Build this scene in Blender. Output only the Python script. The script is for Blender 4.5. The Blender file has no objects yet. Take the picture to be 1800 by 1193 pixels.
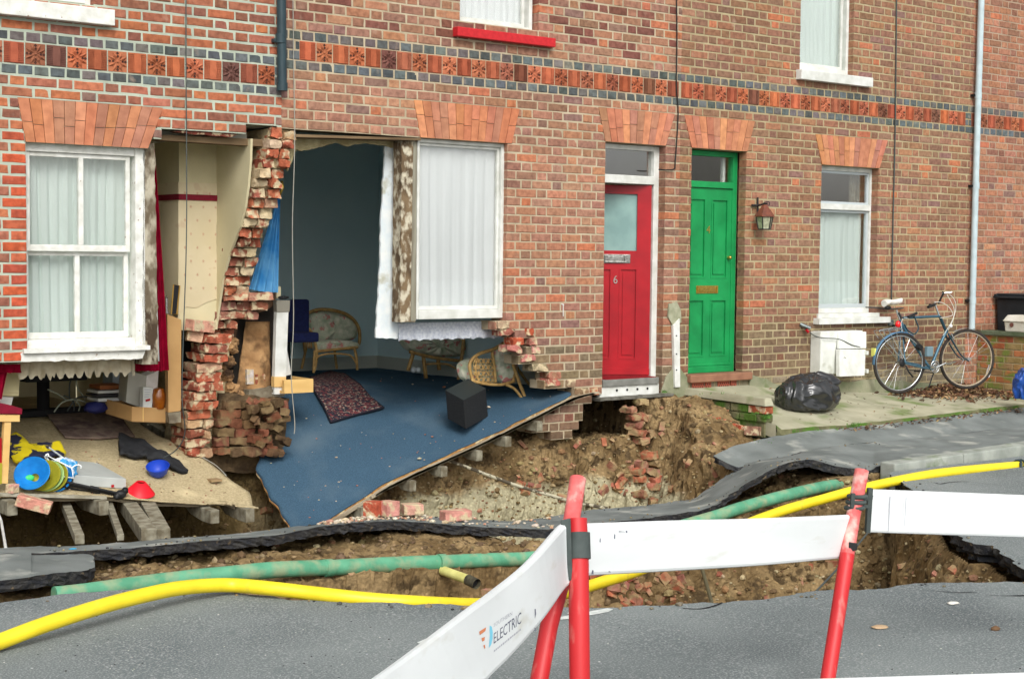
import bpy, bmesh, math, random
from mathutils import Vector, Matrix, noise
from mathutils.geometry import delaunay_2d_cdt
R_ = random.Random(7)
rnd = R_.random
def uni(a, b): return R_.uniform(a, b)
scn = bpy.context.scene
COL = scn.collection

# ------------------------------------------------------------------ camera
FOC, YAW, PIT, ROL, DIST, HC = 2680.5, 0.653486555, 0.0544815, 0.010976, 10.3237, 1.6
_cy, _sy = math.cos(YAW), math.sin(YAW); _cp, _sp = math.cos(PIT), math.sin(PIT); _cr, _sr = math.cos(ROL), math.sin(ROL)
_d = Vector((_sy, _cy, 0)); _r = Vector((_cy, -_sy, 0)); _u = Vector((0, 0, 1))
CF = _d * _cp - _u * _sp; _u2 = _u * _cp + _d * _sp
CR = _r * _cr + _u2 * _sr; CU = -_r * _sr + _u2 * _cr
CAM = Vector((0, -DIST, HC))
cam_data = bpy.data.cameras.new('camera'); cam = bpy.data.objects.new('camera', cam_data); COL.objects.link(cam)
cam_data.sensor_width = 36; cam_data.lens = FOC / 1800 * 36; cam_data.clip_end = 500; cam_data.clip_start = .05
m3 = Matrix((CR, CU, -CF)).transposed(); cam.matrix_world = Matrix.Translation(CAM) @ m3.to_4x4()
scn.camera = cam

# ------------------------------------------------------------------ world, sun, exposure
w = bpy.data.worlds.new('World'); scn.world = w; w.use_nodes = True
nt = w.node_tree; bgn = nt.nodes['Background']
sky = nt.nodes.new('ShaderNodeTexSky'); sky.sky_type = 'NISHITA'; sky.sun_disc = False
SUN_EL, SUN_AZ = math.radians(40), math.radians(205)      # compass bearing of the sun, 0 = +Y
sky.sun_elevation = SUN_EL; sky.sun_rotation = SUN_AZ; sky.dust_density = 4; sky.air_density = 1.2; sky.ozone_density = .6
hsv = nt.nodes.new('ShaderNodeHueSaturation'); hsv.inputs['Saturation'].default_value = .12
nt.links.new(sky.outputs[0], hsv.inputs['Color']); nt.links.new(hsv.outputs[0], bgn.inputs[0]); bgn.inputs[1].default_value = .15
sl = bpy.data.lights.new('sun', 'SUN'); sl.energy = 1.15; sl.angle = math.radians(24); sl.color = (1, .965, .91)
so = bpy.data.objects.new('sun', sl); COL.objects.link(so)
sdir = Vector((math.sin(SUN_AZ) * math.cos(SUN_EL), math.cos(SUN_AZ) * math.cos(SUN_EL), math.sin(SUN_EL)))
so.rotation_euler = sdir.to_track_quat('Z', 'Y').to_euler(); so.location = (0, -5, 12)
scn.cycles.max_bounces = 14; scn.cycles.diffuse_bounces = 8
scn.view_settings.view_transform = 'Standard'; scn.view_settings.look = 'None'
scn.view_settings.exposure = .34; scn.view_settings.gamma = 1; scn.view_settings.use_curve_mapping = False

# ------------------------------------------------------------------ measuring helpers: a sight line of the photograph met with a real plane
def ray(x, y): return CF + CR * ((x - 900) / FOC) - CU * ((y - 596.5) / FOC)
def PX(x, y, Y=0.0):
    v = ray(x, y); return CAM + v * ((Y + DIST) / v.y)
def PZ(x, y, Z=0.0):
    v = ray(x, y); return CAM + v * ((Z - HC) / v.z)
def PXX(x, y, X):
    v = ray(x, y); return CAM + v * (X / v.x)
def PD(x, y, d): return CAM + ray(x, y) * d
def PP(x, y, p0, n):
    v = ray(x, y); return CAM + v * ((p0 - CAM).dot(n) / v.dot(n))
def PS(x, y, fn, Y0=-1.0, Y1=4.0):
    lo = None
    for i in range(400):
        Y = Y0 + (Y1 - Y0) * i / 399
        p = PX(x, y, Y)
        if p.z <= fn(p.x, p.y): return p
    return p
def proj(p):
    v = Vector(p) - CAM; z = v.dot(CF); return 900 + FOC * v.dot(CR) / z, 596.5 - FOC * v.dot(CU) / z, z
def sstep(t): t = max(0.0, min(1.0, t)); return t * t * (3 - 2 * t)
def lerp(a, b, t): return a + (b - a) * t
def tab(x, T):
    if x <= T[0][0]: return T[0][1]
    for (a, va), (b, vb) in zip(T, T[1:]):
        if x <= b: return lerp(va, vb, (x - a) / (b - a))
    return T[-1][1]
def inpoly(x, y, P):
    c = False; j = len(P) - 1
    for i in range(len(P)):
        xi, yi = P[i][0], P[i][1]; xj, yj = P[j][0], P[j][1]
        if (yi > y) != (yj > y) and x < (xj - xi) * (y - yi) / (yj - yi) + xi: c = not c
        j = i
    return c
def segd(x, y, P, closed=True):
    m = 1e9; n = len(P)
    for i in range(n if closed else n - 1):
        ax, ay = P[i][0], P[i][1]; bx, by = P[(i + 1) % n][0], P[(i + 1) % n][1]
        dx, dy = bx - ax, by - ay; t = max(0, min(1, ((x - ax) * dx + (y - ay) * dy) / (dx * dx + dy * dy + 1e-12)))
        d = math.hypot(x - ax - t * dx, y - ay - t * dy); m = min(m, d)
    return m

# ------------------------------------------------------------------ materials
def lin(r, g, b):
    f = lambda c: (c / 255 / 12.92) if c / 255 <= .04045 else ((c / 255 + .055) / 1.055) ** 2.4
    return (f(r), f(g), f(b), 1)
MATS = {}
def mat(name, c1, c2=None, scale=6, rough=.8, bump=0, bscale=60, metal=0, spec=.3, det=5, lo=.35, hi=.65, c3=None, s3=30, lo3=.6, hi3=.75, attr=False, trans=0, stretch=None, coat=0):
    m = bpy.data.materials.new(name); m.use_nodes = True; t = m.node_tree; N = t.nodes; L = t.links
    b = N['Principled BSDF']; b.inputs['Roughness'].default_value = rough; b.inputs['Metallic'].default_value = metal
    b.inputs['Specular IOR Level'].default_value = spec; b.inputs['Coat Weight'].default_value = coat
    geo = N.new('ShaderNodeNewGeometry'); src = geo.outputs['Position']
    if stretch:
        mp = N.new('ShaderNodeMapping'); mp.inputs['Scale'].default_value = stretch; L.new(src, mp.inputs[0]); src = mp.outputs[0]
    def nz(sc, d=det):
        n = N.new('ShaderNodeTexNoise'); n.inputs['Scale'].default_value = sc; n.inputs['Detail'].default_value = d; L.new(src, n.inputs['Vector']); return n.outputs[0]
    def mr(o, a, c):
        r = N.new('ShaderNodeMapRange'); r.inputs[1].default_value = a; r.inputs[2].default_value = c; L.new(o, r.inputs[0]); return r.outputs[0]
    def mix(f, A, B, mode='MIX'):
        x = N.new('ShaderNodeMix'); x.data_type = 'RGBA'; x.blend_type = mode
        for i, v in ((6, A), (7, B)):
            if isinstance(v, tuple): x.inputs[i].default_value = v
            else: L.new(v, x.inputs[i])
        if isinstance(f, (int, float)): x.inputs[0].default_value = f
        else: L.new(f, x.inputs[0])
        return x.outputs[2]
    out = c1
    if attr:
        oi = N.new('ShaderNodeObjectInfo'); at = N.new('ShaderNodeAttribute'); at.attribute_name = 'bc'
        base = mix(1.0, oi.outputs['Color'], at.outputs['Color'], 'MULTIPLY')
        out = mix(mr(nz(scale), lo, hi), base, mix(1.0, base, c2 or (.6, .6, .6, 1), 'MULTIPLY'))
    elif c2: out = mix(mr(nz(scale), lo, hi), c1, c2)
    if c3: out = mix(mr(nz(s3), lo3, hi3), out, c3)
    if isinstance(out, tuple): b.inputs['Base Color'].default_value = out
    else: L.new(out, b.inputs['Base Color'])
    if bump:
        bn = N.new('ShaderNodeBump'); bn.inputs['Strength'].default_value = 1; bn.inputs['Distance'].default_value = bump; L.new(nz(bscale, 6), bn.inputs['Height']); L.new(bn.outputs[0], b.inputs['Normal'])
    if trans: b.inputs['Transmission Weight'].default_value = trans
    MATS[name] = m; m['attr'] = 1 if attr else 0; return m
def glassmat(name, tint=(.96, .97, .965, 1), refl=.13):
    m = bpy.data.materials.new(name); m.use_nodes = True; t = m.node_tree; N = t.nodes; L = t.links; N.remove(N['Principled BSDF'])
    a = N.new('ShaderNodeBsdfTransparent'); a.inputs[0].default_value = tint; g = N.new('ShaderNodeBsdfGlossy'); g.inputs['Roughness'].default_value = .03
    lw = N.new('ShaderNodeLayerWeight'); fr = N.new('ShaderNodeMath'); fr.operation = 'POWER'; fr.inputs[1].default_value = 4; L.new(lw.outputs['Facing'], fr.inputs[0]); ad = N.new('ShaderNodeMath'); ad.operation = 'ADD'; ad.inputs[1].default_value = refl
    x = N.new('ShaderNodeMixShader'); L.new(fr.outputs[0], ad.inputs[0]); L.new(ad.outputs[0], x.inputs[0]); L.new(a.outputs[0], x.inputs[1]); L.new(g.outputs[0], x.inputs[2])
    L.new(x.outputs[0], N['Material Output'].inputs[0]); return m
def clothmat(name, col, tr=.35, col2=None, scale=8, weave=0):
    m = mat(name, col, col2, scale=scale, rough=.95, spec=.05, bump=weave, bscale=350); t = m.node_tree; N = t.nodes; L = t.links
    b = N['Principled BSDF']; tl = N.new('ShaderNodeBsdfTranslucent'); x = N.new('ShaderNodeMixShader'); x.inputs[0].default_value = tr
    if b.inputs['Base Color'].is_linked: L.new(b.inputs['Base Color'].links[0].from_socket, tl.inputs[0])
    else: tl.inputs[0].default_value = col
    L.new(b.outputs[0], x.inputs[1]); L.new(tl.outputs[0], x.inputs[2]); L.new(x.outputs[0], N['Material Output'].inputs[0]); return m

# ------------------------------------------------------------------ mesh builder
ORG = {}
class MB:
    def __init__(s): s.v = []; s.f = []; s.mi = []; s.c = []
    def add(s, vs, fs, mi=0, col=None):
        o = len(s.v); s.v += [Vector(q) for q in vs]
        for f in fs: s.f.append([o + i for i in f]); s.mi.append(mi); s.c.append(col)
        return s
    def quad(s, a, b, c, d, mi=0): return s.add([a, b, c, d], [(0, 1, 2, 3)], mi)
    def hexa(s, p, mi=0, col=None):   # 4 bottom ccw, 4 top
        return s.add(p, [(3, 2, 1, 0), (4, 5, 6, 7), (0, 1, 5, 4), (1, 2, 6, 5), (2, 3, 7, 6), (3, 0, 4, 7)], mi, col)
    def box(s, x0, x1, y0, y1, z0, z1, mi=0, col=None, M=None):
        p = [Vector(q) for q in ((x0, y0, z0), (x1, y0, z0), (x1, y1, z0), (x0, y1, z0), (x0, y0, z1), (x1, y0, z1), (x1, y1, z1), (x0, y1, z1))]
        if M is not None: p = [M @ q for q in p]
        return s.hexa(p, mi, col)
    def prism(s, poly, ext, mi=0, col=None):    # poly: 3D points, ext: vector
        n = len(poly); e = Vector(ext); P = [Vector(q) for q in poly]
        fs = [tuple(range(n))[::-1], tuple(range(n, 2 * n))] + [(i, (i + 1) % n, n + (i + 1) % n, n + i) for i in range(n)]
        return s.add(P + [q + e for q in P], fs, mi, col)
    def tube(s, pts, r, seg=10, mi=0, cap=True, closed=False, hollow=0):
        P = [Vector(q) for q in pts]; n = len(P); rr = r if isinstance(r, (list, tuple)) else [r] * n
        up = None; rings = []; o = len(s.v); vs = []
        for i in range(n):
            a = P[(i - 1) % n] if (closed or i > 0) else P[i]; b = P[(i + 1) % n] if (closed or i < n - 1) else P[i]
            t = (b - a).normalized()
            if up is None:
                up = Vector((0, 0, 1)) if abs(t.z) < .9 else Vector((1, 0, 0))
            up = (up - t * up.dot(t)); up.normalize() if up.length > 1e-6 else None
            bi = t.cross(up)
            for k in range(seg):
                an = 2 * math.pi * k / seg; vs.append(P[i] + (up * math.cos(an) + bi * math.sin(an)) * rr[i])
        fs = []
        for i in range(n if closed else n - 1):
            for k in range(seg):
                a = i * seg + k; b = i * seg + (k + 1) % seg; c = ((i + 1) % n) * seg + (k + 1) % seg; d = ((i + 1) % n) * seg + k
                fs.append((a, b, c, d))
        if cap and not closed:
            fs.append(tuple(range(seg))[::-1]); fs.append(tuple(range((n - 1) * seg, n * seg)))
        return s.add(vs, fs, mi)
    def grid(s, fn, nu, nv, mi=0, closeu=False):
        vs = [fn(i / nu, j / nv) for j in range(nv + 1) for i in range(nu + 1)]; W = nu + 1
        return s.add(vs, [(j * W + i, j * W + i + 1, (j + 1) * W + i + 1, (j + 1) * W + i) for j in range(nv) for i in range(nu)], mi)
    def lathe(s, prof, c, seg=20, mi=0, M=None):   # prof (r,z)
        vs = []
        for r, z in prof:
            for k in range(seg):
                a = 2 * math.pi * k / seg; q = Vector((r * math.cos(a), r * math.sin(a), z)); vs.append((M @ q if M is not None else q) + Vector(c))
        fs = [(j * seg + k, j * seg + (k + 1) % seg, (j + 1) * seg + (k + 1) % seg, (j + 1) * seg + k) for j in range(len(prof) - 1) for k in range(seg)]
        return s.add(vs, fs, mi)
    def blob(s, c, r, sub=2, amp=.2, fr=3, mi=0, sc=(1, 1, 1), col=None, M=None):
        bm = bmesh.new(); bmesh.ops.create_icosphere(bm, subdivisions=sub, radius=1); off = Vector((rnd() * 50, rnd() * 50, rnd() * 50)); vs = []
        for v in bm.verts:
            q = v.co * (1 + amp * noise.noise(v.co * fr + off)); q = Vector((q.x * sc[0], q.y * sc[1], q.z * sc[2])) * r
            vs.append((M @ q if M is not None else q) + Vector(c))
        fs = [tuple(v.index for v in f.verts) for f in bm.faces]; bm.free(); return s.add(vs, fs, mi, col)
    def mesh(s, name, mats, o=Vector((0, 0, 0)), smooth=False, bev=0, thick=0, sub=0):
        me = bpy.data.meshes.new(name); me.from_pydata([tuple(q - o) for q in s.v], [], s.f)
        for m in (mats if isinstance(mats, (list, tuple)) else [mats]): me.materials.append(m)
        for p, i in zip(me.polygons, s.mi): p.material_index = i
        if any(c is not None for c in s.c) or (not isinstance(mats, (list, tuple)) and mats.get('attr')):
            a = me.color_attributes.new('bc', 'FLOAT_COLOR', 'CORNER'); buf = []
            for p, c in zip(me.polygons, s.c): buf += list(c or (1, 1, 1, 1)) * p.loop_total
            a.data.foreach_set('color', buf)
        if bev or thick:
            bm = bmesh.new(); bm.from_mesh(me)
            if bev:
                bmesh.ops.remove_doubles(bm, verts=bm.verts, dist=1e-5)
                es = [e for e in bm.edges if len(e.link_faces) == 2 and e.calc_face_angle(0) > .5]
                bmesh.ops.bevel(bm, geom=es, offset=bev, segments=2, affect='EDGES', profile=.6, clamp_overlap=True)
            if thick:
                bm.normal_update(); vs = list(bm.verts); fs = list(bm.faces); be = [(e.verts[0], e.verts[1]) for e in bm.edges if e.is_boundary]
                cp_ = {v: bm.verts.new(v.co - v.normal * abs(thick)) for v in vs}
                for f in fs: nf = bm.faces.new([cp_[v] for v in reversed(f.verts)]); nf.material_index = f.material_index
                for p, q in be: bm.faces.new([q, p, cp_[p], cp_[q]])
            bm.to_mesh(me); bm.free()
        if smooth:
            for p in me.polygons: p.use_smooth = True
            if smooth != True:
                me.set_sharp_from_angle(angle=math.radians(smooth))
        me.update(); return me
    def build(s, name, mats, parent=None, **k):
        o = org(parent); me = s.mesh(name, mats, o, **k); ob = bpy.data.objects.new(name, me); COL.objects.link(ob)
        if parent is not None: ob.parent = parent
        ORG[ob.name] = o; return ob
def org(p): return Vector((0, 0, 0)) if p is None else ORG[p.name]
def tag(o, label=None, cat=None, group=None, kind=None):
    if label: o['label'] = label
    if cat: o['category'] = cat
    if group: o['group'] = group
    if kind: o['kind'] = kind
    return o
def thing(name, loc, label, cat, group=None):
    o = bpy.data.objects.new(name, None); COL.objects.link(o); o.location = loc; ORG[o.name] = Vector(loc); o.empty_display_size = .1
    return tag(o, label, cat, group)
def addpart(name, me, parent, loc, rot=None, sc=None, color=None):
    ob = bpy.data.objects.new(name, me); COL.objects.link(ob); ob.parent = parent; ob.location = Vector(loc) - org(parent)
    if rot is not None: ob.rotation_euler = rot
    if sc is not None: ob.scale = sc
    if color is not None: ob.color = color
    ORG[ob.name] = org(parent) ; return ob
def smooth_path(pts, n=8):
    P = [Vector(p) for p in pts]; out = []
    for i in range(len(P) - 1):
        p0 = P[max(0, i - 1)]; p1 = P[i]; p2 = P[i + 1]; p3 = P[min(len(P) - 1, i + 2)]
        for k in range(n):
            t = k / n; out.append(.5 * ((2 * p1) + (-p0 + p2) * t + (2 * p0 - 5 * p1 + 4 * p2 - p3) * t * t + (-p0 + 3 * p1 - 3 * p2 + p3) * t ** 3))
    return out + [P[-1]]
def fbm(p, o=4): return noise.fractal(p, .9, 2.1, o)
def jag(pts, amp, step=.03, seed=0):     # a torn outline: subdivide a polyline (closed) and shake it
    out = []; n = len(pts); P = [Vector(p) for p in pts]
    for i in range(n):
        a, b = P[i], P[(i + 1) % n]; k = max(1, int((b - a).length / step))
        for j in range(k):
            q = a.lerp(b, j / k); out.append(q + Vector((noise.noise(q * 17 + Vector((seed, 0, 0))), 0, noise.noise(q * 19 + Vector((0, seed, 3))))) * amp)
    return out

WHITE = mat('white_paint', lin(218, 219, 214), lin(196, 197, 189), scale=9, rough=.55, bump=.002, bscale=25)
PEEL = mat('peeling_white_paint', lin(228, 228, 222), lin(204, 204, 195), scale=14, rough=.6, bump=.003, bscale=30, c3=lin(150, 130, 110), s3=26, lo3=.68, hi3=.72)
GLASS = glassmat('window_glass'); GLASSD = glassmat('door_glass', refl=.3); GLASSK = glassmat('dark_glass', refl=.08)
MORT_A = mat('mortar_grey_green', lin(182, 190, 172), lin(158, 166, 150), scale=5, bump=.004, bscale=90)
MORT_B = mat('mortar_cream', lin(186, 172, 146), lin(160, 146, 120), scale=4, bump=.004, bscale=90)
MORT_C = mat('mortar_yellow', lin(172, 158, 124), lin(148, 134, 102), scale=4, bump=.004, bscale=90)
MORT_D = mat('mortar_pinkish', lin(168, 148, 126), lin(146, 124, 102), scale=4, bump=.004, bscale=90)
BRICK = mat('fired_brick', (1, 1, 1, 1), (.66, .62, .62, 1), scale=24, rough=.92, bump=.004, bscale=140, attr=True, lo=.4, hi=.66, c3=lin(178, 154, 134), s3=9, lo3=.62, hi3=.95)
RAWBRICK = mat('broken_brick_mortared', (1, 1, 1, 1), (.6, .58, .55, 1), scale=18, rough=.95, bump=.01, bscale=60, attr=True, c3=lin(198, 180, 146), s3=15, lo3=.5, hi3=.6)
TERRA = mat('terracotta', (1, 1, 1, 1), (.75, .7, .7, 1), scale=14, rough=.85, bump=.002, bscale=120, attr=True)
DARK = mat('black_plastic', lin(22, 23, 24), lin(34, 35, 36), rough=.5)
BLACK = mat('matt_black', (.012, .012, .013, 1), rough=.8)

RX = lambda a, ax: Matrix.Rotation(a, 4, ax)
def rough_brick(parent, name, c, h, col, M=None, mt=None, amp=.012, yoff=0):    # a broken, mortar smeared brick: subdivided box shaken by noise
    bm = bmesh.new(); bmesh.ops.create_cube(bm, size=2); bmesh.ops.subdivide_edges(bm, edges=bm.edges[:], cuts=4, use_grid_fill=True); off = Vector((rnd() * 90, rnd() * 90, rnd() * 90)); vs = []
    cut = [Vector((uni(-1, 1), uni(-1, 1), uni(-1, 1))).normalized() for _ in range(2)]
    for v in bm.verts:
        q = v.co.copy()
        for k in cut:
            d = q.dot(k) - 1.22
            if d > 0: q -= k * d
        q = Vector((q.x * h[0], q.y * h[1], q.z * h[2])); q += noise.noise_vector(q * 16 + off) * amp + noise.noise_vector(q * 45 + off) * amp * .4
        if M is not None: q = M @ q
        vs.append(q + Vector(c))
    b = MB(); b.add(vs, [tuple(v.index for v in f.verts) for f in bm.faces], 0, col); bm.free(); return b.build(name, mt or RAWBRICK, parent, smooth=38)
# ================================================================== the four terraced houses
CH = .075
def brick_proto(L, H, name, i, depth=.1):
    rr = random.Random(i * 7 + int(L * 1000)); j = lambda a: rr.uniform(-a, a); c = .006; b = MB()
    fr = []; n = []
    for (x, z) in ((-1, -1), (0, -1), (1, -1), (1, 1), (0, 1), (-1, 1)):
        hx, hz = x * L / 2, z * H / 2
        n.append(Vector((hx + j(.0025) - x * c, j(.0015), hz + j(.0022) - z * c)))
        fr.append(Vector((hx + j(.0015), c + j(.001), hz + j(.0015))))
    bk = [Vector((q.x, depth, q.z)) for q in fr]
    if i % 4 == 3: n[3] += Vector((-.005, .003, -.004))       # a chipped corner
    b.add(n + fr + bk, [(0, 1, 4, 5), (1, 2, 3, 4)] + [(6 + k, 6 + (k + 1) % 6, (k + 1) % 6, k) for k in range(6)] + [(12 + k, 12 + (k + 1) % 6, 6 + (k + 1) % 6, 6 + k) for k in range(6)], 0, (1, 1, 1, 1))
    return b
def proto_set(H, m, nm):
    out = {}
    for key, L in (('s', .2135), ('h', .1015)):
        lst = []
        for i in range(6):
            b = brick_proto(L, H, nm, i); lst.append((b, b.mesh(nm + '_' + key, m), L))
        out[key] = lst
    return out
PR = {'A': proto_set(.0615, BRICK, 'brick'), 'B': proto_set(.0665, BRICK, 'brick'), 'C': proto_set(.065, BRICK, 'brick'), 'D': proto_set(.0665, BRICK, 'brick')}
def tilebase(b, s, h):   # frame of a square terracotta tile
    d = .05
    b.box(-s, s, .0005, d, -h, h, 0, (1, 1, 1, 1))
def floral_tile():
    b = MB(); s, h = .069, .0715; W = (1, 1, 1, 1); tilebase(b, s, h)
    for a in range(4):      # four diagonal petals
        an = math.pi / 4 + a * math.pi / 2; u = Vector((math.cos(an), 0, math.sin(an))); v = Vector((-u.z, 0, u.x))
        for sgn in (-1, 1):
            t = (u + v * .32 * sgn).normalized(); q = Vector((-t.z, 0, t.x)); A = t * .012; B = t * .045 + q * .013; C_ = t * .078; D = t * .045 - q * .013; top = t * .045 - Vector((0, .016, 0))
            z = Vector((0, -.001, 0)); b.add([A + z, B + z, C_ + z, D + z, top + z], [(0, 1, 4), (1, 2, 4), (2, 3, 4), (3, 0, 4)], 0, W)
        an = a * math.pi / 2; u = Vector((math.cos(an), 0, math.sin(an)))
        for k in range(6):  # ring of a bud between petals
            t0, t1 = k * math.pi / 3, (k + 1) * math.pi / 3; c = u * .036
            p = lambda r, t, y: c + Vector((math.cos(t) * r, y, math.sin(t) * r))
            b.add([p(.013, t0, -.001), p(.013, t1, -.001), p(.009, t1, -.006), p(.009, t0, -.006)], [(0, 1, 2, 3)], 0, W)
            b.add([p(.009, t0, -.006), p(.009, t1, -.006), c + Vector((0, -.0015, 0))], [(0, 1, 2)], 1, (.3, .3, .3, 1))
        c = Vector((math.cos(an) * .058, 0, math.sin(an) * .058)); b.add([c + Vector((.012, -.001, 0)), c + Vector((0, -.001, .012)), c + Vector((-.012, -.001, 0)), c + Vector((0, -.001, -.012))], [(0, 3, 2, 1)], 1, (.25, .22, .2, 1))
    b.blob((0, -.002, 0), .01, 1, 0, col=W); return b
def ribbed_tile():
    b = MB(); s, h = .069, .0715; W = (1, 1, 1, 1); tilebase(b, s, h)
    for k in range(11):
        z = -h + .008 + k * .0122; half = .02 + .014 * abs(math.cos((k - 5) / 5 * 1.3))
        for x0, x1 in ((-s + .002, -half), (half, s - .002)): b.box(x0, x1, -.006, .003, z, z + .0065, 0, W)
    b.box(-.026, .026, -.006, .003, -h + .004, h - .004, 0, (1.05, 1, .95, 1)); return b
TL = {'floral_tile': floral_tile(), 'ribbed_tile': ribbed_tile()}
TDARK = mat('tile_soot', lin(78, 44, 34), lin(60, 38, 32), rough=.9)  # dark colour imitating the shade inside the pits of the floral tiles
TLM = {k: v.mesh(k, [TERRA, TDARK]) for k, v in TL.items()}

PAL = {'A': [lin(186, 106, 78), lin(174, 104, 82), lin(162, 100, 84), lin(194, 112, 78), lin(150, 94, 80), lin(178, 108, 88)],
       'B': [lin(174, 112, 86), lin(164, 108, 86), lin(180, 118, 92), lin(170, 112, 92), lin(154, 104, 86), lin(186, 116, 84), lin(168, 114, 94)],
       'C': [lin(156, 104, 80), lin(150, 100, 78), lin(164, 108, 82), lin(144, 98, 78), lin(172, 110, 80), lin(154, 106, 86)],
       'D': [lin(174, 106, 80), lin(164, 104, 82), lin(180, 112, 84), lin(154, 98, 78), lin(184, 116, 90)]}
BLUE = [lin(82, 88, 86), lin(92, 98, 96), lin(74, 80, 80), lin(104, 100, 96), lin(98, 90, 88), lin(88, 96, 98)]
ORANGE = [lin(200, 134, 96), lin(194, 126, 90), lin(206, 142, 104), lin(186, 124, 94), lin(198, 136, 102), lin(178, 126, 100)]
def mute(c, s=.8): g = .4 * c[0] + .4 * c[1] + .2 * c[2]; return ((g + (c[0] - g) * s) * .98, (g + (c[1] - g) * s) * 1.03, (g + (c[2] - g) * s) * .9, 1)
def vary(c, a=.12):
    k = 1 + uni(-a, a); return (min(1, c[0] * k), min(1, c[1] * k * (1 + uni(-.06, .06))), min(1, c[2] * k * (1 + uni(-.08, .08))), 1)

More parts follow.
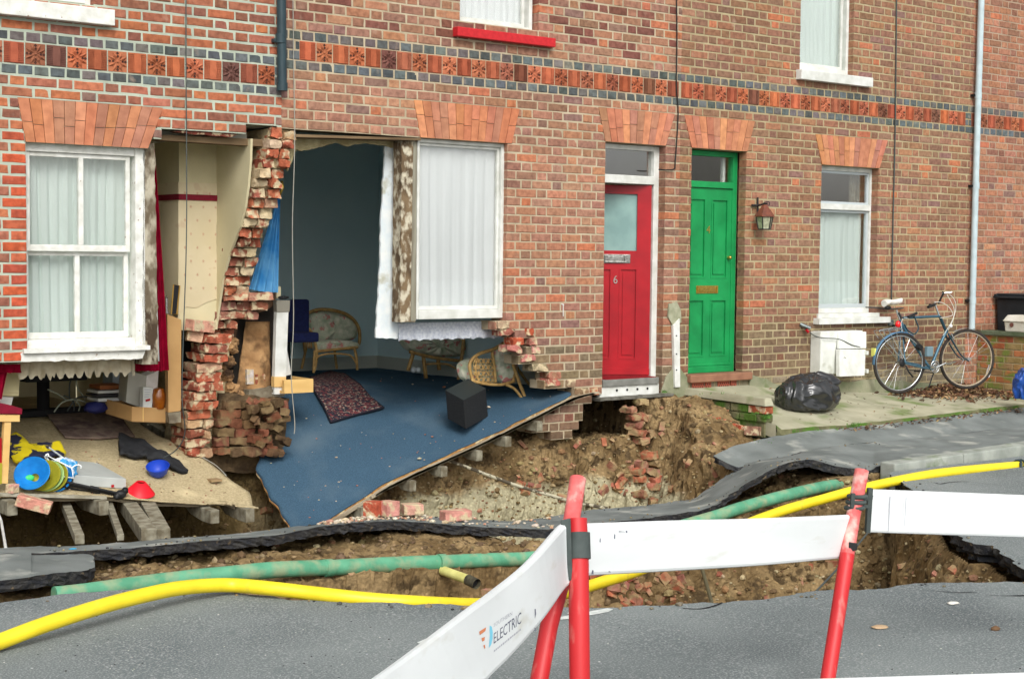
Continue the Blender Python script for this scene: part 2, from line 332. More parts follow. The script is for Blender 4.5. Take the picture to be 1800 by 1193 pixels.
for k_ in PAL: PAL[k_] = [mute(c, .95 if k_ == 'A' else (.80 if k_ != 'D' else .80)) for c in PAL[k_]]
BLUE = [(c[0] * 1.25, c[1] * 1.25, c[2] * 1.25, 1) for c in BLUE]
def sub_iv(iv, a, b):
    out = []
    for (p, q) in iv:
        if b <= p or a >= q: out.append((p, q)); continue
        if a > p: out.append((p, a))
        if b < q: out.append((b, q))
    return out
class House:
    def __init__(s, key, loc, X0, X1, Z0, Z1, zb, label, mort, missing=(), tiles=True):
        s.key = key; s.X0, s.X1, s.Z0, s.Z1, s.zb = X0, X1, Z0, Z1, zb; s.root = thing('terraced_house', loc, label, 'house'); s.mort = mort
        s.open = []; s.lint = []; s.cand = {}; s.mb = MB(); s.miss = missing; s.tiles = tiles; s.cand_tiles = []
    def facade(s, tilt=lambda x: 0.0, back=.21, ragged=None):
        P = PR[s.key]; k0 = -int((s.Z1 - s.zb) / CH) - 1; k1 = int((s.zb - s.Z0) / CH) + 1
        for k in range(k0, k1):
            zt = s.zb - k * CH; zm = zt - CH / 2
            if zm > s.Z1 or zm < s.Z0: continue
            iv = [(s.X0, s.X1)]
            for (a, b, c, d) in s.open:
                if c < zm < d: iv = sub_iv(iv, a, b)
            full = iv
            for (a0, b0, a1, b1, c, d) in s.lint:
                if c < zm < d: t = (zm - c) / (d - c); iv = sub_iv(iv, lerp(a0, a1, t), lerp(b0, b1, t)); 
            # missing part of the wall
            for poly in s.miss:
                niv = []
                for (p, q) in iv:
                    n = max(1, int((q - p) / .012)); cur = None
                    for i in range(n + 1):
                        x = p + (q - p) * i / n; ins = inpoly(x, zm, poly)
                        if not ins and cur is None: cur = x
                        if ins and cur is not None: niv.append((cur, x)); cur = None
                    if cur is not None: niv.append((cur, q))
                iv = [(a, b) for a, b in niv if b - a > .03]
            band = s.tiles and k in (1, 2)
            for (a, b) in iv:
                s.mb.box(a, b, .0042, back, zt - CH, zt, 0)
                if band:
                    if s.tile_off and a < s.X0 + .01: s.course(a, s.X0 + s.tile_off, zm, k, True, P)
                    xe_ = s.X0 + s.tile_off + .1475 * int((s.X1 - s.X0 - s.tile_off) / .1475)
                    if b > s.X1 - .01 and s.X1 - xe_ > .03: s.course(xe_, s.X1, zm, k, True, P)
                    continue
                blue = k in (0, 3) and s.tiles
                s.course(a, b, zm, k, blue, P)
            if band and k == 1:
                xs_ = s.X0 + s.tile_off
                for n in range(0, int((s.X1 - xs_) / .1475)):
                    x = xs_ + (n + .5) * .1475
                    if any(a - .02 < x < b + .02 and c < zt - CH < d for a, b, c, d in s.open): continue
                    nm = 'floral_tile' if n % 2 else 'ribbed_tile'; c = vary(R_.choice(ORANGE), .18); c = (c[0] * .8, c[1] * .55, c[2] * .5, 1)
                    if nm == 'floral_tile': c = (c[0] * .95, c[1] * 1.05, c[2] * 1.1, 1)
                    if rnd() < .12: c = (c[0] * .45, c[1] * .6, c[2] * .8, 1)
                    s.cand.setdefault(nm, []).append((x, zt - CH, c))
    tile_off = 0.0
    def course(s, a, b, zm, k, blue, P):
        x = math.floor(a / .3375) * .3375 - .3375 + (.1687 if k % 2 else 0)
        pieces = []
        if blue:
            x = math.floor(a / .1125) * .1125 - .1125 + (.056 if k % 2 else 0)
            while x < b: pieces.append((x, x + .1125, 'h')); x += .1125
        else:
            while x < b:
                pieces.append((x, x + .225, 's')); pieces.append((x + .225, x + .3375, 'h')); x += .3375
        out = []
        for (p, q, t) in pieces:
            if q <= a or p >= b: continue
            p2, q2 = max(p, a), min(q, b); 
            if p == p2: p2 += .0055
            if q == q2: q2 -= .0055
            if q2 - p2 < .022:
                if out and abs(out[-1][1] - p2) < .03: out[-1][1] = q2
                continue
            out.append([p2, q2, t if q - p - (q2 - p2) < .02 else ('s' if q2 - p2 > .15 else 'h')])
        if out and out[0][0] - a < .05: out[0][0] = a - .003
        if out and b - out[-1][1] < .05: out[-1][1] = b + .003
        for p, q, t in out:
            edge_soot = False
            if blue: c = vary(R_.choice(BLUE), .22)
            else:
                nz_ = noise.noise(Vector((p * .9, zm * 1.3, 3.3))) * .22 + noise.noise(Vector((p * 3, zm * 4, 8))) * .1; c = vary(R_.choice(PAL[s.key]), .075); c = (c[0] * (1 + nz_), c[1] * (1 + nz_), c[2] * (1 + nz_), 1)
                if rnd() < .04: c = vary(lin(138, 106, 94), .1)
                if rnd() < .035: c = vary(lin(186, 116, 84), .08)
                if s.key == 'B' and zm > 3.35 and rnd() < .3: c = vary(lin(128, 82, 70), .15)
                if s.key == 'B' and zm < .36: c = vary(R_.choice((lin(126, 100, 80), lin(140, 112, 90), lin(118, 98, 78), lin(146, 100, 80))), .15)
                elif s.key == 'B' and zm < .85: c = vary(R_.choice((lin(140, 118, 90), lin(150, 110, 90), lin(128, 112, 88))), .15)
                if s.key == 'C' and zm < 1.0: c = vary(R_.choice((lin(134, 96, 76), lin(128, 108, 84), lin(120, 96, 78))), .15)
                if s.key == 'C' and zm < .48: c = vary(R_.choice((lin(150, 140, 118), lin(138, 128, 104))), .1)
                if s.key == 'A' and p > 3.4 and q < 3.75 and zm < 2.4: c = vary(R_.choice((lin(196, 92, 60), lin(176, 84, 62), lin(186, 100, 68))), .1)
            s.cand.setdefault('blue_brick' if blue else 'brick', []).append((p, q, zm, t, c))
    def area(s, x, z, wd, h):
        p = proj((x, 0, z))
        if p[2] <= 0 or not (-30 < p[0] < 1830 and -20 < p[1] < 1213): return 0
        for (x0, x1, y0, y1) in ((650, 1800, 905, 1010),):
            if x0 < p[0] < x1 and y0 < p[1] < y1: return .0001
        return wd * h / p[2] ** 2
    def finish(s):
        s.mb.build('masonry', s.mort, s.root)
        P = PR[s.key]
        for nm in ('brick', 'blue_brick'):
            L = s.cand.get(nm, []); L.sort(key=lambda c: -s.area((c[0] + c[1]) / 2, c[2], c[1] - c[0], .065)); st = MB()
            for n, (p, q, zm, t, col) in enumerate(L):
                i = R_.randrange(6); b, me, Ln = P[t][i]; sx = (q - p) / Ln; dy = uni(-.0015, .0018); rz = uni(-.006, .006); ry = uni(-.008, .008); dz = uni(-.0012, .0012)
                if n < 300 and s.area((p + q) / 2, zm, q - p, .065) > 0: addpart(nm, me, s.root, ((p + q) / 2, dy, zm + dz), (0, ry, rz), (sx, 1, 1), col)
                else:
                    M = Matrix.Translation(((p + q) / 2, dy, zm + dz)) @ Matrix.Rotation(ry, 4, 'Y') @ Matrix.Diagonal((sx, 1, 1, 1)); st.add([M @ v for v in b.v], b.f, 0, col); st.c = st.c[:-len(b.f)] + [col] * len(b.f)
            if st.v: tag(st.build('distant_' + nm + 's', BRICK, s.root), kind='stuff')
        for nm in ('floral_tile', 'ribbed_tile'):
            for x, z, c in s.cand.get(nm, []): addpart(nm, TLM[nm], s.root, (x, uni(-.001, .002), z), (0, uni(-.01, .01), 0), None, c)
        for (a0, b0, a1, b1, c, d) in s.lint:    # flat arch of rubbed bricks
            n = max(7, int((b0 - a0) / .068)); s2 = MB().prism([(a0, .012, c), (b0, .012, c), (b1, .012, d), (a1, .012, d)], (0, .19, 0)).build('arch_core', s.mort, s.root)
            for i in range(n):
                col = vary(R_.choice(ORANGE), .1); g = .0022; split = c + (d - c) * (.5 + uni(-.12, .12)) if rnd() < .75 else None
                def seg(zl, zh, col, i=i):
                    tl, th = (zl - c) / (d - c), (zh - c) / (d - c)
                    xl = lambda f, t: lerp(lerp(a0, a1, t), lerp(b0, b1, t), f)
                    f0, f1 = i / n, (i + 1) / n; y = uni(-.004, .0); b = MB()
                    q = [(xl(f0, tl) + g, y, zl + g), (xl(f1, tl) - g, y, zl + g), (xl(f1, th) - g, y, zh - g), (xl(f0, th) + g, y, zh - g)]
                    b.prism(q, (0, .1, 0), 0, col); b.c = [col] * len(b.f); b.build('arch_brick', TERRA, s.root)
                if split: seg(c, split, col); seg(split, d, vary(col, .07))
                else: seg(c, d, col)

def XZ(pts): return [(PX(x, y).x, PX(x, y).z) for x, y in pts]
missA = XZ([(-400, 655), (-60, 640), (0, 641), (30, 641), (33, 632), (45, 632), (46, 620), (252, 620), (255, 255), (262, 246), (272, 238), (300, 231), (330, 236), (395, 238), (428, 239), (432, 222), (470, 226), (484, 228), (500, 240), (530, 240), (530, 1100), (-400, 1100)])
missB = XZ([(440, 223), (470, 226), (486, 232), (515, 234), (560, 236), (650, 239), (700, 242), (740, 244), (738, 560), (888, 560), (878, 566), (868, 574), (920, 578), (900, 590), (935, 600), (905, 614), (945, 620), (905, 632), (958, 640), (930, 652), (972, 662), (955, 678), (1006, 684), (1002, 702), (965, 726), (932, 742), (925, 750), (960, 764), (1004, 772), (1006, 750), (1026, 744), (1028, 706), (1062, 706), (1062, 900), (440, 900)])
missB2 = XZ([(1024, 706), (1062, 694), (1170, 697), (1165, 710), (1190, 712), (1195, 900), (1024, 900)])

HA = House('A', (4.0, 0, 0), 1.2, 5.68, -.25, 5.2, 3.09, 'brick house at the left with the wall torn away beside its white sash window', MORT_A, [missA])
HB = House('B', (7.7, 0, 0), 5.68, 9.84, -.1, 5.2, 3.30, 'brick house with the red front door, its front room ripped open', MORT_B, [missB, missB2])
HB.tile_off = .15
HC_ = House('C', (12.0, 0, 0), 9.84, 14.22, -.1, 5.2, 3.30, 'intact brick house with the green front door and the bicycle outside', MORT_C)
HD = House('D', (15.0, 0, 0), 14.22, 17.2, -.2, 5.2, 3.30, 'reddish brick house beyond the pale grey downpipe at the right edge', MORT_D)
# openings (x0, x1, z0, z1) and flat arches
HA.open = [(3.71, 4.66, .86, 2.34), (2.7, 4.20, 3.28, 4.7)]
HA.lint = [(3.71, 4.60, 3.655, 4.715, 2.34, 2.64)]
HB.open = [(6.93, 7.84, 1.06, 2.55), (8.93, 9.665, .30, 2.625), (7.33, 8.16, 3.49, 4.8)]
HB.lint = [(6.95, 7.88, 6.88, 7.96, 2.55, 2.85), (8.925, 9.66, 8.84, 9.765, 2.625, 2.925)]
HC_.open = [(9.99, 10.72, .42, 2.625), (11.795, 12.68, 1.0, 2.55), (11.44, 12.24, 3.46, 4.9)]
HC_.lint = [(9.985, 10.725, 9.885, 10.825, 2.625, 2.925), (11.795, 12.685, 11.69, 12.81, 2.55, 2.85)]
HC_.tile_off = 0; HC_.X0 = 9.84
for h in (HA, HB, HC_, HD): h.facade(); h.finish()

# ------------------------------------------------------------------ windows, curtains
def bars(b, x0, x1, z0, z1, y, w, d, wb=None, mi=0):
    wb = wb or w
    b.box(x0, x0 + w, y, y + d, z0, z1, mi); b.box(x1 - w, x1, y, y + d, z0, z1, mi); b.box(x0 + w, x1 - w, y + .001, y + d - .001, z1 - w, z1, mi); b.box(x0 + w, x1 - w, y + .001, y + d - .001, z0, z0 + wb, mi)
def curtain(x0, x1, z0, z1, y, mt, label, name='net_curtain', folds=16, amp=.018, cat='net curtain', hem=0, lean=0, seed=0):
    b = MB(); nu = folds * 8; nv = 14
    def f(u, v):
        w_ = noise.noise(Vector((u * 3.1 + seed, v * .5, 1))); dn = noise.noise(Vector((u * 2.3, seed * 1.7, .4))); ph = (u + .06 * w_ + .05 * dn) * folds * 2 * math.pi
        g = max(.15, .75 + 1.3 * noise.noise(Vector((u * 4.5, seed, v * .35)))); a = amp * (.45 + .55 * (1 - v)) * g; y_ = a * math.sin(ph) + a * .45 * math.sin(ph * 2.3 + 4 * dn) + amp * .8 * noise.noise(Vector((u * 6, v * 1.2, seed)))
        zz = lerp(z0, z1, v)
        if v == 0 and hem: zz += hem * abs(math.sin(u * folds * 1.4 * math.pi)) + hem * .6 * noise.noise(Vector((u * 60, seed, 0)))
        return Vector((lerp(x0, x1, u) + .35 * a * math.sin(ph + 1) + lean * (1 - v), y + y_, zz))
    b.grid(f, nu, nv); o = b.build(name, mt, None, smooth=True); return tag(o, label, cat)
NET = clothmat('net_cloth', lin(230, 240, 235), .12)
NETW = clothmat('white_net_cloth', lin(252, 253, 254), .16)
LACE = clothmat('cream_lace', lin(222, 214, 190), .35, lin(190, 178, 150), scale=12)
BLACE = clothmat('blue_white_lace', lin(236, 240, 246), .3, lin(200, 206, 220), scale=40)

# sash window of the left house, hanging over the void
r = HA.root; b = MB(); x0, x1, z0, z1 = 3.70, 4.60, .90, 2.345; Y = .05
b.box(x0, x0 + .035, Y, Y + .12, z0, z1); b.box(x1 - .075, x1, Y, Y + .12, z0, z1); b.box(x0 + .035, x1 - .075, Y + .01, Y + .12, z1 - .06, z1); b.box(x0 + .035, x1 - .075, Y + .005, Y + .12, z0, z0 + .085)
win = b.build('window', PEEL, r, bev=.004)
b = MB(); bars(b, x0 + .036, x1 - .105, 1.60, z1 - .061, Y + .03, .03, .035, .045); b.box(4.115, 4.15, Y + .03, Y + .065, 1.645, z1 - .091); b.build('upper_sash', PEEL, win, bev=.003)
b = MB(); bars(b, x0 + .036, x1 - .105, z0 + .086, 1.599, Y + .068, .03, .035, .045); b.box(4.10, 4.135, Y + .068, Y + .103, z0 + .13, 1.569); b.build('lower_sash', PEEL, win, bev=.003)
MB().box(x0 + .06, x1 - .13, Y + .046, Y + .05, 1.64, z1 - .09).build('pane', GLASS, win); MB().box(x0 + .06, x1 - .13, Y + .084, Y + .088, z0 + .13, 1.57).build('pane', GLASS, win)
b = MB(); b.prism(jag([(3.665, .0, .905), (3.665, .0, .84), (4.55, .0, .835), (4.585, .0, .905)], .012, .03, 2), (0, .1, 0)); 
b.box(3.68, 4.60, -.03, .07, .899, .93); b.build('timber_sill', PEEL, r)
SASHBOX = mat('decayed_sash_box', lin(178, 170, 150), lin(104, 92, 74), scale=14, rough=.9, bump=.008, bscale=50, lo=.4, hi=.58, c3=lin(70, 56, 42), s3=8, lo3=.56, hi3=.62, stretch=(1, 1, .5))
b = MB(); P1 = [PX(x, y, .05) for x, y in ((253, 255), (272, 252), (278, 640), (250, 640))]; P1 = jag(P1, .012, .05, 4); b.prism(P1, (0, .14, 0)); b.build('sash_box', SASHBOX, r)
for i in range(5):
    b = MB(); c = PX(262, 262 + i * 9 + uni(-2, 2), .03); c = Vector((4.61 + uni(-.02, .02), .06 + uni(-.01, .02), 2.33 - i * .035)); b.box(-.04, .04, 0, .08, -.015, .015, M=Matrix.Translation(c) @ Matrix.Rotation(uni(-.4, .4), 4, 'Y')); o = b.build('brick_scrap', RAWBRICK, r); o.color = lin(160, 110, 84)
    break
curtain(3.73, 4.53, .99, 2.30, .20, NET, 'pale net curtain drawn behind the peeling sash window at the left', folds=11, amp=.02, seed=3)
o = curtain(3.70, 4.57, .745, .86, .17, LACE, 'cream scalloped lace hem hanging below the peeling sash window', 'lace_trim', folds=9, amp=.012, cat='lace hem', hem=-.05, seed=5)

# left upper window
b = MB(); bars(b, 2.7, 4.20, 3.29, 4.7, .06, .05, .08, .07); b.box(2.75, 4.15, .04, .1, 3.325, 3.345); wn = b.build('window', PEEL, r, bev=.004); MB().box(2.74, 4.16, .12, .124, 3.34, 4.66).build('pane', GLASS, wn)
b = MB().box(2.62, 4.325, -.07, .1, 3.178, 3.288); b.build('stone_sill', PEEL, r, bev=.006)
curtain(2.72, 4.18, 3.34, 4.68, .17, NET, 'net curtain in the cropped upper window at the top left', folds=18, amp=.02, seed=9)

# red-door house: ground floor window hanging free
r = HB.root; b = MB(); q = PX(733, 245, .06); q2 = PX(888, 560, .06); x0, x1, z0, z1 = q.x, 7.885, 1.075, 2.548; Y = .05
b.box(x0, x0 + .022, Y, Y + .1, z0, z1); b.box(x1 - .075, x1, Y, Y + .1, z0, z1); b.box(x0 + .022, x1 - .075, Y + .006, Y + .1, z1 - .03, z1); b.box(x0 + .022, x1 - .075, Y - .008, Y + .1, z0, z0 + .075)
win = b.build('window', WHITE, r, bev=.005)
b = MB(); bars(b, x0 + .023, x1 - .076, z0 + .076, z1 - .031, Y + .03, .022, .03, .03); b.build('sash', WHITE, win, bev=.003)
MB().box(x0 + .04, x1 - .09, Y + .045, Y + .048, z0 + .1, z1 - .05).build('pane', GLASS, win)
TIMB = mat('flaking_brown_timber', lin(124, 104, 78), lin(84, 68, 50), scale=10, rough=.9, bump=.006, bscale=60, c3=lin(196, 188, 166), s3=18, lo3=.48, hi3=.62, stretch=(1, 1, .6))
b = MB(); b.prism(jag([PX(x, y, .05) for x, y in ((706, 247), (732, 247), (730, 566), (703, 566))], .006, .05, 8), (0, .12, 0)); b.build('sash_box', TIMB, r)
b = MB(); b.prism([PX(x, y, .045) for x, y in ((727, 250), (733, 250), (731, 564), (722, 564))], (0, .1, 0)); b.build('sash_box_edge', mat('grey_timber', lin(150, 148, 132), lin(120, 114, 98), scale=20, rough=.9, stretch=(1, 1, .1)), r)
PAPER = mat('pale_blue_lining', lin(206, 216, 220), lin(222, 226, 224), scale=12, rough=.9, bump=.003, bscale=30, c3=lin(176, 176, 160), s3=7, lo3=.58, hi3=.72)
b = MB(); b.prism(jag([PX(x, y, .22) for x, y in ((677, 258), (704, 257), (700, 596), (661, 593), (668, 470), (671, 380))], .012, .03, 6), (0, .02, 0)); b.build('window_lining_board', PAPER, r)
curtain(x0 + .02, x1 - .07, z0 + .07, z1 - .03, .125, NETW, 'white net curtain behind the dangling window beside the brown sash box', folds=7, amp=.012, seed=13)
curtain(PX(700, 580, .2).x, PX(882, 580, .2).x, PX(780, 598, .2).z, PX(780, 566, .2).z, .2, BLACE, 'bluish white lace hem hanging under the dangling window', 'lace_trim', folds=7, amp=.008, cat='lace hem', hem=.018, seed=15)
# upper windows
UP = [(HB.root, 7.33, 8.14, 3.50, 'net curtain in the upper window over the red sill', (7.26, 8.29, 3.39, 3.465), mat('red_gloss_paint', lin(196, 40, 46), lin(180, 34, 40), scale=30, rough=.5, bump=.002), NETW),
      (HC_.root, 11.44, 12.24, 3.475, 'checked net curtain in the upper window over the white sill', (11.39, 12.47, 3.365, 3.46), WHITE, NET)]
for rt, a, c, zz, lb, sl_, sm, nm in UP:
    b = MB(); bars(b, a, c, zz, 4.85, .07, .035, .08, .05); wn = b.build('window', WHITE, rt, bev=.004)
    b = MB(); bars(b, a + .036, c - .07, zz + .051, 4.8, .09, .028, .03); b.build('sash', WHITE, wn, bev=.003); MB().box(a + .05, c - .08, .1, .104, zz + .07, 4.78).build('pane', GLASS, wn)
    MB().box(sl_[0], sl_[1], -.07, .069, sl_[2], sl_[3]).build('stone_sill', sm, rt, bev=.005)
    if rt is HC_.root: MB().box(a + .02, c, .03, .069, 3.4605, 3.4745).build('sill_upstand', WHITE, rt)
    curtain(a + .02, c - .04, zz + .05, 4.8, .15, nm, lb, folds=10, amp=.01, seed=zz * 7 + a)
# green-door house window
r = HC_.root; x0, x1, z0, z1 = 11.80, 12.70, 1.055, 2.55; Y = .09
b = MB(); bars(b, x0, x1, z0, z1, Y, .045, .08, .05); win = b.build('window', WHITE, r, bev=.004)
ALU = mat('grey_aluminium', lin(188, 196, 198), rough=.4, metal=.2)
b = MB(); bars(b, x0 + .046, x1 - .046, 2.17, z1 - .046, Y + .02, .025, .03); b.build('fanlight', ALU, win, bev=.003); b = MB(); b.box(x0 + .046, x1 - .046, Y - .01, Y + .06, 2.11, 2.169); b.build('transom', WHITE, win, bev=.004)
b = MB(); bars(b, x0 + .046, x1 - .046, z0 + .051, 2.109, Y + .02, .025, .03, .04); b.build('casement', ALU, win, bev=.003)
MB().box(x0 + .06, x1 - .06, Y + .035, Y + .038, 2.18, z1 - .06).build('pane', GLASSD, win); MB().box(x0 + .06, x1 - .06, Y + .035, Y + .038, z0 + .08, 2.1).build('pane', GLASS, win)
MB().box(11.72, 12.83, -.08, .08, .95, 1.012).build('stone_sill', WHITE, r, bev=.006); MB().box(11.77, 12.72, -.02, .1, 1.0125, 1.054).build('sill_upstand', WHITE, r, bev=.003)
curtain(x0 + .05, x1 - .07, z0 + .06, 2.14, .18, NET, 'net curtain in the small window above the meter box', folds=8, amp=.016, seed=21)
curtain(12.45, 12.62, 2.12, 2.5, .2, LACE, 'strip of cream curtain showing in the fanlight over the meter box', 'curtain', folds=3, amp=.02, cat='curtain', seed=23)

# ------------------------------------------------------------------ doors
def frame_fn(o, ax):   # local u,v,w -> world; u along ax, v up, w outwards to the street
    ax = Vector(ax).normalized(); n = Vector((ax.y, -ax.x, 0))
    return lambda u, v, w: Vector(o) + ax * u + Vector((0, 0, v)) + n * w
def lbox(b, F, u0, u1, v0, v1, w0, w1, mi=0):
    b.hexa([F(u0, v0, w0), F(u1, v0, w0), F(u1, v0, w1), F(u0, v0, w1), F(u0, v1, w0), F(u1, v1, w0), F(u1, v1, w1), F(u0, v1, w1)], mi)
def text_mesh(s, size, F, name, mt, parent, th=.004, bold=False, sx=1, center=True):
    cu = bpy.data.curves.new('t', 'FONT'); cu.body = s; cu.size = size; cu.extrude = th / 2; cu.resolution_u = 3
    if center: cu.align_x = 'CENTER'; cu.align_y = 'CENTER'
    ob = bpy.data.objects.new('t', cu); COL.objects.link(ob); dg = bpy.context.evaluated_depsgraph_get(); me = bpy.data.meshes.new_from_object(ob.evaluated_get(dg)); me.name = name; bpy.data.objects.remove(ob)
    o = org(parent)
    for v in me.vertices: q = F(v.co.x * sx, v.co.y, v.co.z); v.co = q - o
    me.materials.clear(); me.materials.append(mt); x = bpy.data.objects.new(name, me); COL.objects.link(x); x.parent = parent; ORG[x.name] = o; return x
REDP = mat('red_door_paint', lin(168, 18, 30), lin(148, 14, 26), scale=5, rough=.35, bump=.0012, bscale=14)
GREENP = mat('green_door_paint', lin(30, 146, 80), lin(24, 126, 68), scale=5, rough=.35, bump=.0012, bscale=14)
CHROME = mat('tarnished_chrome', lin(150, 150, 146), lin(110, 110, 104), scale=50, rough=.3, metal=.9)
BRASS = mat('brass', lin(206, 176, 90), lin(176, 146, 70), scale=50, rough=.32, metal=.85)
SILVER = mat('silver_numeral', lin(160, 150, 144), rough=.35, metal=.6)
def panel(b, F, u0, u1, v0, v1, D):      # recessed field with raised mouldings
    g = .014
    lbox(b, F, u0, u0 + g, v0, v1, D - .012, D + .005); lbox(b, F, u1 - g, u1, v0, v1, D - .012, D + .005); lbox(b, F, u0 + g, u1 - g, v0, v0 + g, D - .012, D + .004); lbox(b, F, u0 + g, u1 - g, v1 - g, v1, D - .012, D + .004)
    lbox(b, F, u0 + .035, u1 - .035, v0 + .04, v1 - .04, D - .012, D - .002)
def leaf(F, W, H, D, openings, mt, parent, name='door'):
    us = sorted({0, W} | {o[0] for o in openings} | {o[1] for o in openings}); vs = sorted({0, H} | {o[2] for o in openings} | {o[3] for o in openings}); b = MB()
    for i in range(len(us) - 1):
        for j in range(len(vs) - 1):
            um, vm = (us[i] + us[i + 1]) / 2, (vs[j] + vs[j + 1]) / 2; ins = [o for o in openings if o[0] < um < o[1] and o[2] < vm < o[3]]
            if not ins: lbox(b, F, us[i], us[i + 1], vs[j], vs[j + 1], 0, D)
            elif not ins[0][4]: lbox(b, F, us[i], us[i + 1], vs[j], vs[j + 1], .008, D - .012)
    for o in openings:
        if not o[4]: panel(b, F, o[0], o[1], o[2], o[3], D)
    return b.build(name, mt, parent)
# red door: frame, transom light, leaf standing ajar
r = HB.root; b = MB(); b.box(8.93, 8.985, .09, .19, .47, 2.62); b.box(9.60, 9.664, .09, .19, .34, 2.62); b.box(8.985, 9.60, .095, .19, 2.575, 2.62); b.box(8.985, 9.60, .08, .19, 2.27, 2.345)
df = b.build('door_frame', WHITE, r, bev=.005); MB().box(8.98, 9.605, .13, .134, 2.34, 2.58).build('pane', GLASSD, df)
hx, hy = 9.592, .12; a = math.radians(33); W, H = .66, 1.76
F = frame_fn((hx - W * math.cos(a), hy + W * math.sin(a), .502), (math.cos(a), -math.sin(a), 0))
GLZ = mat('obscured_glass', lin(132, 164, 158), lin(112, 144, 140), scale=5, rough=.45, spec=.5)
ops = [(.10, .53, 1.16, 1.68, True), (.12, .30, .16, 1.0, False), (.37, .54, .16, 1.0, False)]
dr = leaf(F, W, H, .045, ops, REDP, r); b = MB(); lbox(b, F, .09, .54, 1.15, 1.69, .015, .022); b.build('frosted_pane', GLZ, dr)
b = MB(); lbox(b, F, -.005, W, .02, .075, .045, .062); b.build('weatherboard', REDP, dr)
b = MB(); lbox(b, F, .19, .47, 1.045, 1.125, .045, .052); lbox(b, F, .26, .40, 1.06, 1.108, .052, .058); lbox(b, F, .23, .245, 1.06, 1.115, .052, .066); lbox(b, F, .415, .43, 1.06, 1.115, .052, .066); lbox(b, F, .231, .429, 1.052, 1.062, .06, .068); b.build('letter_plate', CHROME, dr, bev=.002)
text_mesh('6', .105, lambda u, v, w_: F(.335 + u, .89 + v, .05 + w_), 'house_number', SILVER, dr, sx=.85)
MB().box(8.94, 9.62, .0, .3, .44, .50).build('threshold', mat('grey_threshold', lin(136, 136, 130), lin(110, 110, 104), scale=8, rough=.8), r, bev=.004)
MB().box(8.99, 9.6, .02, 1.0, .5005, .506).build('door_mat', mat('dark_red_lino', lin(130, 16, 26), rough=.6), r)
b = MB(); b.box(8.92, 9.64, .02, .06, .345, .44); rs = b.build('step_riser', WHITE, r, bev=.003)
for i in range(4):
    b = MB(); c = Vector((9.12 + i * .125, .0195, .40)); b.lathe([(0, 0), (.012, 0), (.012, .004), (0, .004)], c, 8, M=Matrix.Rotation(math.pi / 2, 3, 'X')); b.build('vent_hole', BLACK, rs)
b = MB(); b.prism(jag([(8.86, -.06, .32), (9.75, -.06, .325), (9.76, -.06, .348), (8.86, -.06, .344)], .006, .06, 5), (0, .2, 0)); b.build('step_slab', mat('dirty_slate', lin(120, 118, 108), lin(84, 82, 74), scale=12, bump=.004), r)
# green door
r = HC_.root; b = MB(); b.box(9.99, 10.03, .12, .2, .5, 2.62); b.box(10.66, 10.72, .12, .2, .5, 2.62); b.box(10.03, 10.66, .125, .2, 2.57, 2.62); b.box(10.03, 10.66, .11, .2, 2.27, 2.33)
df = b.build('door_frame', GREENP, r, bev=.005); MB().box(10.02, 10.67, .15, .154, 2.32, 2.58).build('pane', GLASSK, df)
b = MB(); b.box(10.60, 10.635, .2, .23, 2.33, 2.57); b.build('inner_strip', WHITE, r)
b = MB(); b.box(10.72, 10.735, .095, .12, .46, 2.62); b.build('cement_fillet', MORT_B, r)
F = frame_fn((10.03, .17, .51), (1, 0, 0)); W, H = .63, 1.755
ops = [(.06, .28, .90, 1.66, False), (.36, .58, .90, 1.66, False), (.06, .28, .15, .70, False), (.36, .58, .15, .70, False)]
dr = leaf(F, W, H, .04, ops, GREENP, r)
b = MB(); lbox(b, F, 0, W, .0, .06, .04, .075); lbox(b, F, 0, W, .06, .085, .04, .055); b.build('weatherboard', GREENP, dr, bev=.006)
b = MB(); lbox(b, F, .17, .46, .755, .83, .04, .047); lbox(b, F, .21, .42, .772, .812, .047, .053); lbox(b, F, .185, .197, .765, .82, .047, .058); lbox(b, F, .433, .445, .765, .82, .047, .058); b.build('letter_plate', BRASS, dr, bev=.002)
b = MB(); b.lathe([(0, .05), (.012, .048), (.018, .035), (.016, .02), (.008, .01), (.014, 0)], F(.585, 1.10, .04), 14, M=Matrix.Rotation(math.pi / 2, 3, 'X')); b.build('door_knob', BRASS, dr, smooth=True)
text_mesh('4', .105, lambda u, v, w_: F(.32 + u, 1.36 + v, .042 + w_), 'house_number', BRASS, dr)
MB().box(9.97, 10.80, -.06, .12, .435, .508).build('door_step', mat('brown_step_stone', lin(150, 108, 84), lin(132, 92, 72), scale=9, rough=.85, bump=.002), r, bev=.012)
# air bricks under the step
for i in range(4):
    x = 10.04 + i * .17; b = MB(); wd = .075 if i % 2 else .15
    b.box(x, x + wd, -.012, .003, .37, .432); ab = b.build('air_brick', mat('air_brick_%d' % i, lin(160, 84, 66), rough=.9) if i == 0 else MATS['air_brick_0'], r)
    h = MB()
    for k in range(2 if i % 2 else 5):
        for j in range(2): h.box(x + .01 + k * .028 + j * .012, x + .02 + k * .028 + j * .012, -.0135, -.0115, .382 + j * .022, .394 + j * .022)
    h.build('air_brick_holes', BLACK, ab)
